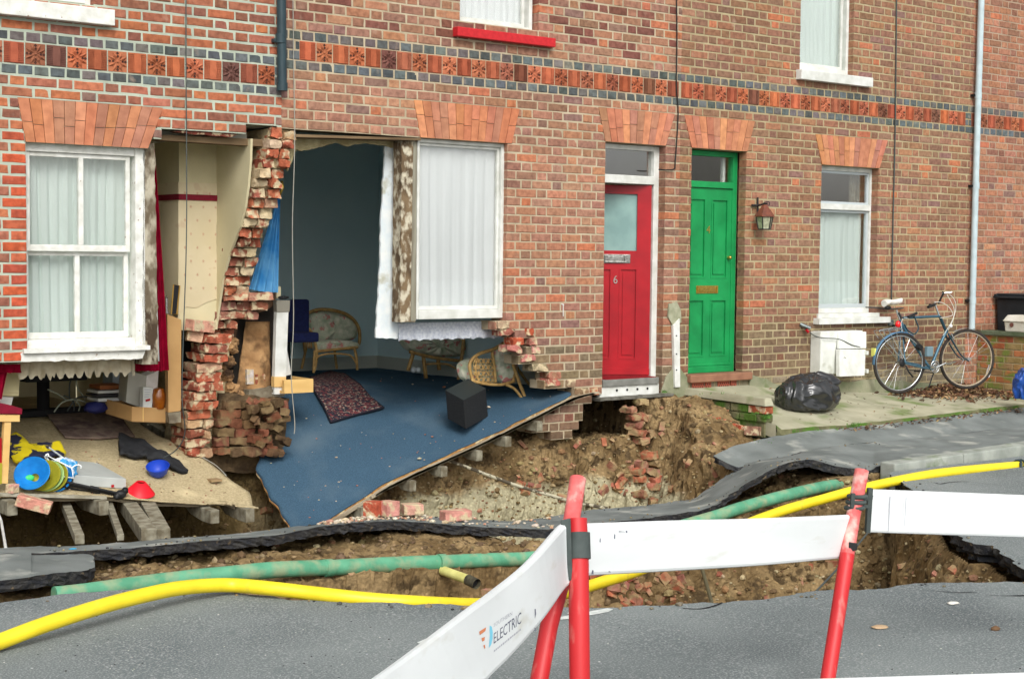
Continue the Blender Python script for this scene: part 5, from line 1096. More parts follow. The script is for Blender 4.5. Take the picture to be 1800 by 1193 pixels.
# meter box
t = thing('meter_box', (12.15, -.05, .62), 'white plastic meter box low on the wall with its lower door pushed out', 'meter box')
MW = mat('weathered_white_plastic', lin(222, 224, 218), lin(200, 202, 194), scale=6, rough=.5, c3=lin(150, 150, 130), s3=5, lo3=.62, hi3=.75)
q0, q1, q2 = PX(1443, 583, -.14), PX(1522, 585, -.14), PX(1443, 655, -.14)
b = MB(); b.box(q0.x, q1.x - .05, -.14, -.005, q2.z - .02, q0.z); b.build('housing', MW, t, bev=.008)
d0, d1 = PX(1476, 614, -.2), PX(1522, 614, -.2); e0, e1 = PX(1476, 662, -.24), PX(1520, 660, -.24)
b = MB(); b.prism([d0, d1, e1, e0], (0, .05, 0)); b.build('door', WHITE, t, bev=.006)
b = MB(); b.prism([PX(1474, 583, -.155), PX(1523, 583, -.155), PX(1523, 612, -.19), PX(1475, 613, -.19)], (0, .03, 0)); b.build('upper_panel', MW, t, bev=.005)
for y in (620, 652): q = PX(1523, y, -.22); MB().box(q.x - .012, q.x + .012, -.24, -.2, q.z - .02, q.z + .02).build('hinge', MW, t, bev=.003)
b = MB(); q = PX(1484, 634, -.215); b.tube([q + Vector((.03 * math.cos(a / 10 * math.pi), 0, .04 * math.sin(a / 10 * math.pi))) for a in range(2, 17)], .006, 6); b.build('moulded_ring', MW, t)

# the green duct, yellow gas main, stub pipe, thin service pipe
def gpx(pts, Y): return [PX(x, y, Y_) for (x, y, Y_) in pts]
t = thing('green_duct', PX(600, 990, -2.6), 'long green plastic duct caked with soil crossing the open trench', 'duct')
segs = [[(95, 1046, -2.62), (150, 1040, -2.62), (250, 1026, -2.62), (350, 1014, -2.62), (400, 1009, -2.62), (480, 1001, -2.62), (576, 997, -2.62)], [(570, 998, -2.62), (640, 994, -2.62), (700, 991, -2.62), (776, 988, -2.62)], [(770, 988, -2.63), (850, 984, -2.63), (940, 980, -2.63), (1060, 962, -2.63), (1160, 935, -2.63), (1252, 909, -2.62), (1300, 893, -2.62), (1360, 876, -2.6), (1400, 866, -2.58), (1444, 856, -2.5), (1500, 846, -2.3)]]
for i, sg in enumerate(segs):
    P_ = smooth_path(gpx(sg, 0), 8); MB().tube(P_, .048 if i < 2 else .0455, 16).build('duct_length', GREENPIPE, t, smooth=50)
    if i: MB().tube([P_[0], P_[0] + (P_[3] - P_[0]).normalized() * .05], .0525, 16).build('coupling', GREENPIPE, t, smooth=50)
t = thing('stub_pipe', PX(800, 1015, -2.9), 'short pale yellow pipe with a blackened broken end under the green duct', 'pipe')
a, c, e = PX(778, 1002, -2.66), PX(822, 1018, -2.9), PX(838, 1026, -2.98); MB().tube([a, c], .03, 14).build('pipe', mat('cream_yellow_pipe', lin(214, 210, 132), lin(190, 184, 110), scale=14, rough=.5), t, smooth=50); MB().tube([c, e], .033, 14, cap=False).build('charred_end', mat('charred_end', lin(90, 86, 66), lin(50, 46, 38), scale=30, rough=.95, bump=.004), t, smooth=50); MB().tube([e - (e - c) * .3, e - (e - c) * .28], .028, 12).build('bore', BLACK, t)
yp = []
for (x, y, up) in [(-130, 1170, .04), (-40, 1141, .04), (0, 1127, .045), (60, 1104, .07), (130, 1080, .09), (200, 1059, .10), (260, 1044, .10), (310, 1034, .09), (360, 1029, .07), (410, 1028, .05)]:
    p = PZ(x, y, -.1)
    for _ in range(4): p = PZ(x, y, zroad(p.x) + up)
    yp.append(p)
for x, y, Y in [(470, 1033, -3.62), (540, 1041, -3.76), (600, 1048, -3.90), (660, 1054, -4.0), (720, 1058, -4.08), (780, 1061, -4.08), (850, 1062, -4.0), (930, 1054, -3.8), (1000, 1040, -3.6), (1060, 1022, -3.45), (1120, 1003, -3.3), (1200, 970, -3.2), (1300, 926, -3.1), (1380, 896, -3.0), (1450, 876, -2.95), (1500, 862, -2.95), (1560, 848, -2.97), (1640, 833, -3.0), (1720, 824, -3.0), (1800, 817, -3.0), (1900, 808, -3.0), (2100, 795, -3.0)]: yp.append(PX(x, y, Y))
tag(MB().tube(smooth_path(yp, 6), .036, 18).build('yellow_gas_pipe', YEL, None, smooth=True), 'bright yellow gas pipe snaking over the road and the crater', 'gas pipe')
t = thing('tie_rope', PX(1790, 820, -3.0), 'blue grey cord knotted round the yellow pipe at the right edge', 'cord'); q = PX(1790, 818, -3.0)
for k, (dx, rr) in enumerate(((-.02, .045), (.02, .045))): b = MB(); b.tube([q + Vector((dx + .02 * math.sin(a), math.cos(a) * rr, math.sin(a) * rr)) for a in [i * .5236 for i in range(12)]], .009, 6, closed=True); b.build('loop', DP_B, t, smooth=True)
b = MB(); b.tube([q + Vector((-.03, -.04, .03)), q + Vector((-.05, -.06, -.03)), q + Vector((-.03, -.07, -.08)), q + Vector((.0, -.06, -.05))], .01, 6); b.build('loose_end', DP_B, t, smooth=True)
t = thing('service_pipe', PX(900, 850, -.1), 'thin dirty pipe crossing the soil face under the sagging floor', 'pipe')
MB().tube(smooth_path([PX(780, 806, .1), PX(830, 824, .0), PX(900, 850, -.12), PX(960, 868, -.3), PX(1010, 882, -.42), PX(1068, 893, -.6)], 6), .014, 10).build('pipe', mat('dirty_service_pipe', lin(176, 170, 146), lin(84, 76, 62), scale=16, rough=.9, lo=.48, hi=.52), t, smooth=True)
cable([PX(1230, 985, -3.4), PX(1243, 1030, -3.7), PX(1252, 1062, -4.0)], .012, mat('dark_pipe', lin(90, 84, 62), rough=.9), 'dark rod dropping into the rubble below the white board')
cable([PX(1530, 930, -4.2), PX(1480, 990, -4.6), PX(1435, 1038, -4.9)], .006, CAB, 'thin grey wire slanting down into the crater from the red post')
# loose bricks on the lip of the footway
def rest(x, y, Y, dz=.03): p = PX(x, y, Y); return p
BR = [((656, 893, -1.62), .5, (.05, .05, .05), 'broken orange red brick lump, leftmost on the footway lip', lin(190, 92, 66)), ((682, 893, -1.65), .15, (.055, .06, .05), 'squarish pale pink half brick beside the orange red lump', lin(214, 150, 138)), ((724, 894, -1.62), -.25, (.07, .05, .036), 'pink and cream half brick in the middle of the lip', lin(218, 166, 148)), ((801, 905, -1.7), -.12, (.105, .05, .034), 'whole pink brick lying rightmost on the footway lip', lin(212, 150, 136))]
for (x, y, Y), rz, L, lab, c in BR: wholebrick(rest(x, y, Y), RX(rz, 'Z'), lab, c, L)
p = PX(60, 885, -.22); wholebrick(p, RX(-.5, 'Z') @ RX(.28, 'Y'), 'mortared pink brick balanced on the broken edge of the beige floor', lin(214, 150, 132), (.115, .055, .04))
wholebrick(PX(22, 858, -.03), RX(.5, 'Z'), 'little pink brick scrap on the beige floor by the trestle', lin(214, 160, 146), (.035, .03, .03))
rb_ = MB()
for _ in range(420):
    x = uni(560, 990); lo_ = tab(x, [(560, 922), (600, 907), (650, 906), (900, 916), (990, 912)]); y = lo_ + abs(R_.gauss(0, 5)); Y = uni(-1.95, -1.5); 
    i = min(range(len(Fs)), key=lambda k: abs(proj(Fs[k])[0] - x)); i2 = min(range(len(Ns)), key=lambda k: abs(proj(Ns[k])[0] - x)); tt = uni(0, 1) ** 1.2; q = Fs[i].lerp(Ns[i2], tt); r_ = uni(.005, .014) if rnd() < .9 else uni(.014, .03)
    if x > 760 and rnd() < .75: continue
    rb_.blob(q + Vector((uni(-.03, .03), 0, .008 + r_ * .3)), r_, 1, .4, 1.7, sc=(1.2, 1, .6), col=vary(R_.choice((lin(206, 190, 162), lin(190, 170, 146), lin(216, 206, 186), lin(198, 150, 126))), .1))
tag(rb_.build('mortar_crumbs', STONE, None), kind='stuff')

# ------------------------------------------------------------------ barrier in the foreground
PRED = mat('red_plastic', lin(198, 38, 42), lin(184, 30, 36), scale=7, rough=.48, spec=.5, bump=.001, bscale=30, c3=lin(206, 104, 96), s3=22, lo3=.6, hi3=.74, stretch=(1, 1, .35)); PPINK = mat('faded_red_plastic', lin(214, 112, 108), lin(206, 84, 84), scale=20, rough=.6, c3=lin(228, 196, 184), s3=14, lo3=.5, hi3=.7)
CLIP = mat('grey_rubber', lin(74, 82, 80), lin(58, 66, 64), scale=14, rough=.75, bump=.001); BOARDW = mat('scuffed_white_board', lin(222, 226, 226), lin(212, 216, 216), scale=3, rough=.5, c3=lin(184, 182, 166), s3=9, lo3=.6, hi3=.9, stretch=(.5, .5, 2.2))
t = thing('barrier_post', PD(1019, 900, 5.0), 'red barrier post with grey band in the middle, faded tube stuck in its top', 'barrier post')
def hollow(pts, r, mt, parent, name, th=.006):
    P_ = [Vector(p) for p in pts]; b = MB(); b.tube(P_, r, 24, cap=False); d = (P_[1] - P_[0]).normalized(); b.tube([P_[0] + d * 0, P_[0] + d * .12], r - th, 24, cap=False)
    up = Vector((0, 0, 1)); 
    n = 24; o1, o2 = b.v[:n], b.v[-2 * n:-n]
    b.add(list(o1) + list(o2), [(k, (k + 1) % n, n + (k + 1) % n, n + k) for k in range(n)]); return b.build(name, mt, parent, smooth=45)
hollow([PD(1014, 911, 4.98), PD(1017, 985, 4.95), PD(1019, 1193, 4.9), PD(1020, 1420, 4.85)], .0335, PRED, t, 'tube')
b = MB(); b.tube([PD(1017, 936, 4.97), PD(1018.5, 982, 4.95)], .0375, 24); b.build('band', CLIP, t, smooth=45)
hollow([PD(1016, 841, 5.16), PD(1003, 925, 5.06)], .028, PPINK, t, 'inner_tube')
b = MB(); q = PD(1003, 918, 4.9); b.hexa([PD(1000, 1020, 4.92), PD(1007, 1020, 4.92), PD(1007, 1020, 4.98), PD(1000, 1020, 4.98), PD(985, 914, 4.92), PD(1003, 910, 4.92), PD(1003, 910, 4.98), PD(985, 914, 4.98)]); b.build('clip', CLIP, t, bev=.004)
t = thing('barrier_post', PD(960, 1100, 5.2), 'second red post slanting away behind the lettered white board', 'barrier post'); MB().tube([PD(990, 1010, 5.08), PD(965, 1100, 5.0), PD(948, 1193, 4.92), PD(915, 1380, 4.8)], .030, 20).build('tube', PRED, t, smooth=45)
t = thing('barrier_post', PD(1490, 950, 6.1), 'leaning red barrier post with faded top between the two right boards', 'barrier post')
hollow([PD(1515, 826, 6.15), PD(1500, 905, 6.1), PD(1489, 975, 6.05)], .0285, PPINK, t, 'faded_top'); MB().tube([PD(1489.3, 973, 6.05), PD(1472, 1085, 5.98), PD(1455, 1193, 5.9), PD(1428, 1370, 5.8)], .0292, 22).build('tube', PRED, t, smooth=45)
b = MB()
for y in (872, 882, 892): c = PD(lerp(1507, 1502, (y - 872) / 20), y, 6.12); b.tube([c + CR * (math.cos(a) * .034) + (CF * math.sin(a) * .034) for a in [k * .3927 for k in range(16)]], .009, 8, closed=True)
b.build('clamp', CLIP, t, smooth=True); b = MB(); b.hexa([PD(1506, 880, 6.16), PD(1534, 878, 6.16), PD(1534, 878, 6.18), PD(1506, 880, 6.18), PD(1507, 872, 6.16), PD(1535, 870, 6.16), PD(1535, 870, 6.18), PD(1507, 872, 6.18)]); b.build('clamp_arm', CLIP, t); b = MB(); b.hexa([PD(1507, 893, 6.16), PD(1533, 892, 6.16), PD(1533, 892, 6.18), PD(1507, 893, 6.18), PD(1508, 887, 6.16), PD(1533, 886, 6.16), PD(1533, 886, 6.18), PD(1508, 887, 6.18)]); b.build('clamp_arm', CLIP, t)
b = MB(); b.prism([PD(1497, 867, 6.08), PD(1504, 867, 6.08), PD(1502, 892, 6.08), PD(1495, 892, 6.08)], CF * .02); b.build('clamp_lug', CLIP, t, bev=.002)
b = MB(); b.prism([PD(1493, 952, 6.03), PD(1508, 955, 6.03), PD(1507, 966, 6.03), PD(1490, 972, 6.03)], CF * .03); b.build('lower_clamp', DARK, t, bev=.003)
def ribbon_board(top, bot, thick, parent, name, mt, n=40, rad=.012):
    T = smooth_path(top, n // (len(top) - 1)); B2 = smooth_path(bot, n // (len(bot) - 1)); b = MB(); N = min(len(T), len(B2)); rows = []
    for i in range(N):
        a = T[max(0, i - 1)]; c = T[min(N - 1, i + 1)]; tan = (c - a).normalized(); upv = (T[i] - B2[i]).normalized(); nn = tan.cross(upv).normalized()
        if nn.dot(CF) < 0: nn = -nn
        h = thick / 2; prof = []
        for (uu, vv) in ((0, rad), (rad * .3, rad * .3), (rad, 0), (thick - rad, 0), (thick - rad * .3, rad * .3), (thick, rad)): prof.append(T[i] + nn * uu - upv * vv)
        for (uu, vv) in ((thick, rad), (thick - rad * .3, rad * .3), (thick - rad, 0), (rad, 0), (rad * .3, rad * .3), (0, rad)): prof.append(B2[i] + nn * uu + upv * vv)
        rows.append(prof)
    for i in range(N - 1):
        for k in range(12): b.quad(rows[i][k], rows[i + 1][k], rows[i + 1][(k + 1) % 12], rows[i][(k + 1) % 12])
    b.add(rows[0], [tuple(range(12))]); b.add(rows[-1], [tuple(range(12))[::-1]]); return b.build(name, mt, parent, smooth=50)
t1 = thing('barrier_board', PD(860, 1110, 3.8), 'bent white board with the electric company lettering sweeping to the lower left', 'barrier board')
top = [PD(1000, 915, 4.93), PD(984, 932, 4.86), PD(932, 987, 4.45), PD(866, 1040, 4.0), PD(830, 1066, 3.8), PD(720, 1146, 3.3), PD(640, 1201, 2.95), PD(480, 1310, 2.5)]
bot = [PD(1002, 1028, 4.93), PD(990, 1042, 4.86), PD(958, 1088, 4.45), PD(900, 1154, 4.0), PD(868, 1186, 3.8), PD(790, 1268, 3.3), PD(730, 1330, 2.95), PD(600, 1470, 2.5)]
ribbon_board(top, bot, .03, t1, 'board', BOARDW)
# lettering on the board: map local (u along, v up) through the pixel quad of the print, just proud of the face
_bo = [c for c in COL.objects if c.parent == t1][0]; _bt = BVHTree.FromPolygons([tuple(v.co + org(_bo)) for v in _bo.data.vertices], [tuple(p.vertices) for p in _bo.data.polygons])
def onb(x, y): v = ray(x, y).normalized(); h = _bt.ray_cast(CAM, v); return (h[0] - v * .002) if h[0] else PD(x, y, 3.9)
def quadmap(p00, p10, p01, p11):
    return lambda u, v: (lerp(lerp(p00[0], p10[0], u), lerp(p01[0], p11[0], u), v), lerp(lerp(p00[1], p10[1], u), lerp(p01[1], p11[1], u), v))
INK = mat('faded_grey_print', lin(92, 96, 112), rough=.7); INKL = mat('pale_grey_print', lin(168, 170, 178), rough=.7); ORP = mat('orange_print', lin(206, 128, 88), rough=.7); CYP = mat('cyan_print', lin(120, 196, 220), rough=.7)
bo = _bo
def printed(s, quad, name, mt, stroke=0):
    cu = bpy.data.curves.new('t', 'FONT'); cu.body = s; cu.size = 1; cu.resolution_u = 2; ob = bpy.data.objects.new('t', cu); COL.objects.link(ob); me = bpy.data.meshes.new_from_object(ob.evaluated_get(bpy.context.evaluated_depsgraph_get())); bpy.data.objects.remove(ob); me.name = name
    xs_ = [v.co.x for v in me.vertices]; ys_ = [v.co.y for v in me.vertices]; x0, x1, y0, y1 = min(xs_), max(xs_), min(ys_), max(ys_); m = quadmap(*quad)
    for v in me.vertices: px = m((v.co.x - x0) / (x1 - x0), (v.co.y - y0) / (y1 - y0)); v.co = onb(*px) - org(bo)
    me.materials.clear(); me.materials.append(mt); o = bpy.data.objects.new(name, me); COL.objects.link(o); o.parent = bo; ORG[o.name] = org(bo)
zq = lambda x, y: (720 + x / 6, 1040 + y / 6)
printed('ELECTRIC', (zq(888, 545), zq(1178, 325), zq(888, 435), zq(1178, 205)), 'lettering', INK)
printed('SOUTHERN', (zq(888, 368), zq(1082, 242), zq(888, 330), zq(1082, 200)), 'small_lettering', INKL)
b = MB()
for k in range(1): 
    m = quadmap(zq(890, 632), zq(1178, 398), zq(890, 612), zq(1178, 378))
    pos = 0
    while pos < 1: L = uni(.02, .07); L = min(L, 1 - pos); b = MB(); b.quad(onb(*m(pos, 0)), onb(*m(pos + L, 0)), onb(*m(pos + L, 1)), onb(*m(pos, 1))); b.build('strapline_word', INKL, bo); pos += L + .02
for sh in (((735, 415), (808, 368), (800, 408), (742, 452)), ((758, 485), (795, 470), (790, 508), (768, 520)), ((778, 560), (795, 552), (800, 588), (790, 596))): b = MB(); b.add([onb(*zq(*p)) for p in sh], [(0, 1, 2, 3)]); b.build('logo_bar', ORP, bo)
b = MB(); P_ = [(845, 350), (868, 365), (878, 420), (876, 490), (862, 550), (838, 588), (842, 520), (848, 450), (844, 400)]; b.add([onb(*zq(*p)) for p in P_], [tuple(range(9))]); b.build('logo_crescent', CYP, bo)
b = MB(); P_ = [(838, 592), (848, 590), (842, 400), (836, 350)]; 
for sh in (((1318, 180), (1330, 175), (1334, 230), (1322, 280)), ((1318, 375), (1330, 380), (1328, 415), (1316, 405))): b = MB(); b.add([onb(*zq(*p)) for p in sh], [(0, 1, 2, 3)]); b.build('scuff_mark', INK, bo)
t2 = thing('barrier_board', PD(1270, 960, 5.5), 'long white board strung between the middle and leaning red posts', 'barrier board')
ribbon_board([PD(1028, 920, 5.02), PD(1180, 915, 5.35), PD(1340, 911, 5.7), PD(1505, 905, 6.1)], [PD(1031, 1012, 5.02), PD(1180, 1004, 5.35), PD(1340, 994, 5.7), PD(1490, 981, 6.1)], .028, t2, 'board', BOARDW)
for x, y, w_, h_ in ((1080, 938, 1.5, 9), (1088, 933, 12, 1.5), (1100, 932, 3, 4), (1041, 1001, 2.5, 8), (1070, 1003, 4, 2), (1055, 945, 1, 8)): 
    d = lerp(5.02, 6.1, (x - 1028) / 470) - .012; b = MB(); b.add([PD(x, y, d), PD(x + w_, y + 1, d), PD(x + w_ * .8, y + h_, d), PD(x - 1, y + h_ * .8, d)], [(0, 1, 2, 3)]); b.build('scuff_mark', INK, t2)
t3 = thing('barrier_board', PD(1660, 900, 6.3), 'white board running off the right edge from the leaning red post', 'barrier board')
ribbon_board([PD(1533, 860, 6.25), PD(1620, 863, 6.3), PD(1800, 870, 6.4), PD(1960, 876, 6.5)], [PD(1528, 936, 6.25), PD(1620, 939, 6.3), PD(1800, 945, 6.4), PD(1960, 950, 6.5)], .028, t3, 'board', BOARDW)
b = MB(); b.prism([PD(1527, 858, 6.24), PD(1535, 858, 6.24), PD(1530, 937, 6.24), PD(1523, 936, 6.24)], CF * .035); b.build('end_cap', CLIP, t3)
for x, y, h_ in ((1564, 872, 60), (1592, 874, 50)): d = 6.262 - .001; b = MB(); b.add([PD(x, y, d), PD(x + 1.6, y, d), PD(x - 1.5, y + h_, d), PD(x - 2.6, y + h_, d)], [(0, 1, 2, 3)]); b.build('scuff_mark', INKL, t3)
t4 = thing('barrier_board', PD(1700, 1200, 3.6), 'top edge of another white board just showing at the bottom right', 'barrier board')
ribbon_board([PD(1330, 1198, 3.6), PD(1500, 1193, 3.65), PD(1700, 1187, 3.7), PD(1900, 1181, 3.75)], [PD(1330, 1330, 3.6), PD(1500, 1325, 3.65), PD(1700, 1318, 3.7), PD(1900, 1310, 3.75)], .03, t4, 'board', BOARDW)

# road bits
def onroad(x, y, dz=.0):
    p = PZ(x, y, -.1)
    for _ in range(5): p = PZ(x, y, zr2(p.x, p.y) + dz)
    return p
RP = mat('road_paint', lin(222, 226, 222), lin(190, 196, 192), scale=30, rough=.8)
for pts, lab in ((((982, 1084), (1068, 1068), (1078, 1070), (1068, 1075), (1000, 1087), (984, 1088)), 'a'), (((733, 1128), (755, 1119), (775, 1118), (765, 1124), (745, 1128), (736, 1130)), 'b')):
    b = MB(); P_ = [onroad(x, y, .004) for x, y in pts]; b.add(P_, [tuple(range(len(P_)))]); b.build('road_marking', RP, road)
CRK = mat('crack_dark', (.01, .01, .012, 1), rough=1)
for pts, w_ in ((((1620, 1036), (1680, 1040), (1712, 1040), (1740, 1045), (1770, 1046), (1830, 1045)), 1.3), (((1200, 1068), (1230, 1069), (1255, 1064), (1270, 1058)), 1), (((1600, 843), (1640, 847), (1652, 850), (1670, 847), (1700, 846), (1735, 850), (1760, 852)), 1.2), (((1440, 1039), (1445, 1040), (1450, 1041)), .6)):
    P_ = smooth_path([onroad(x, y, .0035) for x, y in pts], 6); b = MB()
    for i in range(len(P_) - 1):
        wa = .006 * w_ * (1 + noise.noise(P_[i] * 9)) ; b.quad(P_[i] + Vector((0, -wa, 0)), P_[i + 1] + Vector((0, -wa, 0)), P_[i + 1] + Vector((0, wa, 0)), P_[i] + Vector((0, wa, 0)))
    b.build('road_crack', CRK, road)
for (x, y, sx_, c, lab, nm) in ((1547, 1101, .035, lin(206, 176, 140), 'pale tan dead leaf lying on the road at the right', 'dead_leaf'), (1675, 1059, .028, lin(236, 232, 222), 'white shell shaped scrap on the road near the crater', 'scrap'), (1750, 1104, .02, lin(110, 84, 60), 'small brown stone on the road at the far right', 'stone'), (128, 967, .02, lin(60, 160, 200), 'tiny blue plastic scrap on the sunken footway', 'scrap')):
    q = onroad(x, y, .006) if x > 200 else PX(128, 967, -2.05) + Vector((0, 0, .01)); b = MB(); b.blob(q, sx_, 2, .35, 2, sc=(1.2, .9, .18 if nm != 'stone' else .6)); o = b.build(nm, mat('scrap_' + str(x), c, rough=.8), None, smooth=True); tag(o, lab, 'leaf' if nm == 'dead_leaf' else nm)
# grit on the near road
gb = MB()
for _ in range(260):
    q = onroad(uni(0, 1800), uni(1060, 1193), 0)
    if inpoly(q.x, q.y, crater): continue
    r_ = uni(.002, .0055); gb.blob(q, r_, 1, .4, 2, sc=(1, 1, .6), col=vary(R_.choice((lin(200, 200, 196), lin(170, 172, 170), lin(70, 70, 72))), .1))
tag(gb.build('road_grit', STONE, None), kind='stuff')

# crumbs of tarmac along the broken rim and the hanging footway
cb2 = MB()
for _ in range(260):
    i = R_.randrange(len(craterF)); x, y = craterF[i]
    if y > -2.75: continue
    q = Vector((x + uni(-.12, .12), y - abs(R_.gauss(0, .07)), 0))
    if inpoly(q.x, q.y, craterF): continue
    q.z = zr2(q.x, q.y); r_ = uni(.004, .011) if rnd() < .9 else uni(.011, .02); cb2.blob(q + Vector((0, 0, r_ * .4)), r_, 1, .45, 2, sc=(1.2, 1, .7), col=vary(R_.choice((lin(60, 62, 64), lin(90, 92, 92), lin(130, 122, 104), lin(150, 134, 104))), .15))
for _ in range(200):
    i = R_.randrange(20, len(Fs) - 20); tt = R_.choice((uni(0, .2), uni(.75, .98))); q = Fs[i].lerp(Ns[i], tt); r_ = uni(.003, .010); cb2.blob(q + Vector((0, 0, .006)), r_, 1, .45, 2, sc=(1.2, 1, .7), col=vary(R_.choice((lin(70, 72, 72), lin(120, 118, 110), lin(150, 136, 108))), .15))
tag(cb2.build('tarmac_crumbs', STONE, None), kind='stuff')
# ================================================================== things on the apron
def bagblob(name, pts_c, r, sc, mt, label, cat, seed, amp=.16, M=None):
    rr = random.Random(seed); off = Vector((rr.random() * 40, rr.random() * 40, rr.random() * 40)); bm = bmesh.new(); bmesh.ops.create_icosphere(bm, subdivisions=6, radius=1); vs = []
    for v in bm.verts:
        n = v.co.copy(); q = n * 1.0 + off + noise.noise_vector(n * 1.3 + off) * .5; q.z *= .8
        rid = 1 - abs(noise.noise(q * 1.1)) * 2; rid2 = 1 - abs(noise.noise(q * 2.3 + Vector((5, 5, 5)))) * 2; rid3 = 1 - abs(noise.noise(Vector((q.x * 4 + q.z * 2, q.y * 4, q.z * 1.5)))) * 2
        k = 1 + amp * (.75 * rid + .45 * rid2 + .2 * rid3 - .6); p = Vector((n.x * sc[0], n.y * sc[1], n.z * sc[2])) * r * k
        if p.z < -sc[2] * r * .62: p.z = -sc[2] * r * .62 + (p.z + sc[2] * r * .62) * .08
        vs.append((M @ p if M else p) + pts_c)
    fs = [tuple(v.index for v in f.verts) for f in bm.faces]; bm.free(); b = MB(); b.add(vs, fs); return tag(b.build(name, mt, None, smooth=True), label, cat)
BIN = mat('shiny_black_polythene', (.012, .013, .014, 1), (.02, .021, .022, 1), scale=8, rough=.22, spec=.75)
BINM = mat('bag_neck', (.012, .012, .013, 1), rough=.3, spec=.7)
c = PX(1420, 676, -.62); c.z = zap(c.x, c.y) + .125; bb = bagblob('bin_bag', c, .33, (1.08, .62, .60), BIN, 'shiny black bin bag slumped on the concrete in front of the meter box', 'bin bag', 3, .2)
MB().blob(c + Vector((.2, .0, .12)), .13, 4, .45, 1.6, sc=(1.3, .8, .75)).build('knotted_neck', BIN, bb, smooth=True)
BLUEB = mat('blue_plastic_bag', lin(28, 84, 170), lin(18, 62, 140), scale=6, rough=.3, spec=.6)
c = PX(1806, 680, -1.35); bagblob('plastic_bag', c, .17, (.8, .8, 1.1), BLUEB, 'bright blue plastic bag half cut off by the right edge', 'plastic bag', 8, .25)
# side garden wall of bricks
t = thing('garden_wall', (14.42, -.6, .3), 'short mossy garden wall of yellowish bricks behind the bicycle front wheel', 'garden wall')
GW = mat('mossy_garden_brick', (1, 1, 1, 1), (.7, .72, .6, 1), scale=10, rough=.95, attr=True, bump=.005, bscale=60, c3=lin(112, 122, 58), s3=7, lo3=.5, hi3=.62)
ztop = PX(1690, 583, -.02).z
MB().box(14.435, 14.60, -1.5, -.005, 0, ztop - .035).build('core', MORT_C, t)
zz = ztop - .075; k = 0
while zz > .1:
    y = -1.5 + (.11 if k % 2 else 0) - .05
    while y < -.03:
        y2 = min(-.012, y + .21); b = MB(); b.box(14.428 + uni(0, .004), 14.56, y + .006, y2, zz - .031, zz + .031); o = b.build('brick', GW, t, bev=.006); o.color = vary(R_.choice((lin(176, 112, 72), lin(166, 128, 84), lin(156, 132, 88), lin(170, 96, 66), lin(150, 120, 84))), .12)
        o.data.color_attributes.new('bc', 'FLOAT_COLOR', 'CORNER').data.foreach_set('color', [1.0] * 4 * len(o.data.loops)); y = y2 + .006
    zz -= .074; k += 1
b = MB(); b.box(14.40, 14.63, -1.52, -.005, ztop - .034, ztop + .012); b.build('coping', mat('mossy_coping', lin(104, 112, 92), lin(76, 88, 62), scale=9, rough=.95, bump=.006), t, bev=.008)
# wheelie bin
x0 = 14.70; zt = PXX(1752, 524, 14.70).z
t = thing('wheelie_bin', (x0 + .25, -.3, .1), 'black wheelie bin standing behind the garden wall at the right edge', 'wheelie bin')
BP = mat('black_bin_plastic', lin(30, 36, 40), lin(40, 46, 50), scale=8, rough=.5)
b = MB(); b.hexa([(x0 + .07, -.5, .1), (x0 + .5, -.5, .1), (x0 + .5, -.06, .1), (x0 + .07, -.06, .1), (x0 + .01, -.56, zt), (x0 + .56, -.56, zt), (x0 + .56, -.04, zt), (x0 + .01, -.04, zt)]); b.build('body', BP, t, bev=.02)
b = MB(); b.box(x0 - .03, x0 + .60, -.60, -.02, zt, zt + .03); b.box(x0 - .01, x0 + .58, -.58, -.04, zt + .03, zt + .055); b.build('lid', BP, t, bev=.012); MB().tube([(x0 - .03, -.05, zt + .03), (x0 + .60, -.05, zt + .03)], .018, 10).build('handle', BP, t, smooth=40)
# white tub on the wall
Yt0 = PXX(1764, 590, 14.40).y; zb0 = ztop + .014
t = thing('plastic_tub', (14.55, Yt0 - .15, zb0), 'grubby white plastic tub with a dirt ringed hole resting by the black bin', 'tub')
GT = mat('grubby_white_tub', lin(214, 212, 200), lin(196, 192, 176), scale=8, rough=.6, c3=lin(140, 126, 98), s3=14, lo3=.62, hi3=.75)
X0 = 14.40; ya, yb_ = Yt0 - .42, Yt0; Z0_, Z1_ = zb0, PXX(1766, 558, 14.40).z
b = MB(); b.hexa([(X0 + .01, ya + .01, Z0_), (X0 + .27, ya + .01, Z0_), (X0 + .27, yb_ - .01, Z0_), (X0 + .01, yb_ - .01, Z0_), (X0, ya, Z1_ - .04), (X0 + .28, ya, Z1_ - .04), (X0 + .28, yb_, Z1_ - .04), (X0, yb_, Z1_ - .04)]); b.build('body', GT, t, bev=.012)
b = MB(); b.hexa([(X0 - .015, ya - .015, Z1_ - .04), (X0 + .295, ya - .015, Z1_ - .04), (X0 + .295, yb_ + .015, Z1_ - .04), (X0 - .015, yb_ + .015, Z1_ - .04), (X0 + .03, ya + .02, Z1_ + .03), (X0 + .25, ya + .02, Z1_ + .03), (X0 + .25, yb_ - .02, Z1_ + .03), (X0 + .03, yb_ - .02, Z1_ + .03)]); b.build('lid', GT, t, bev=.012)
b = MB(); b.lathe([(0, 0), (.024, 0), (.024, .006), (0, .006)], (X0 - .002, yb_ - .10, (Z0_ + Z1_) / 2), 14, M=RX(-math.pi / 2, 'Y').to_3x3()); b.build('hole', mat('rust_stain', lin(110, 70, 60), rough=.8), t)

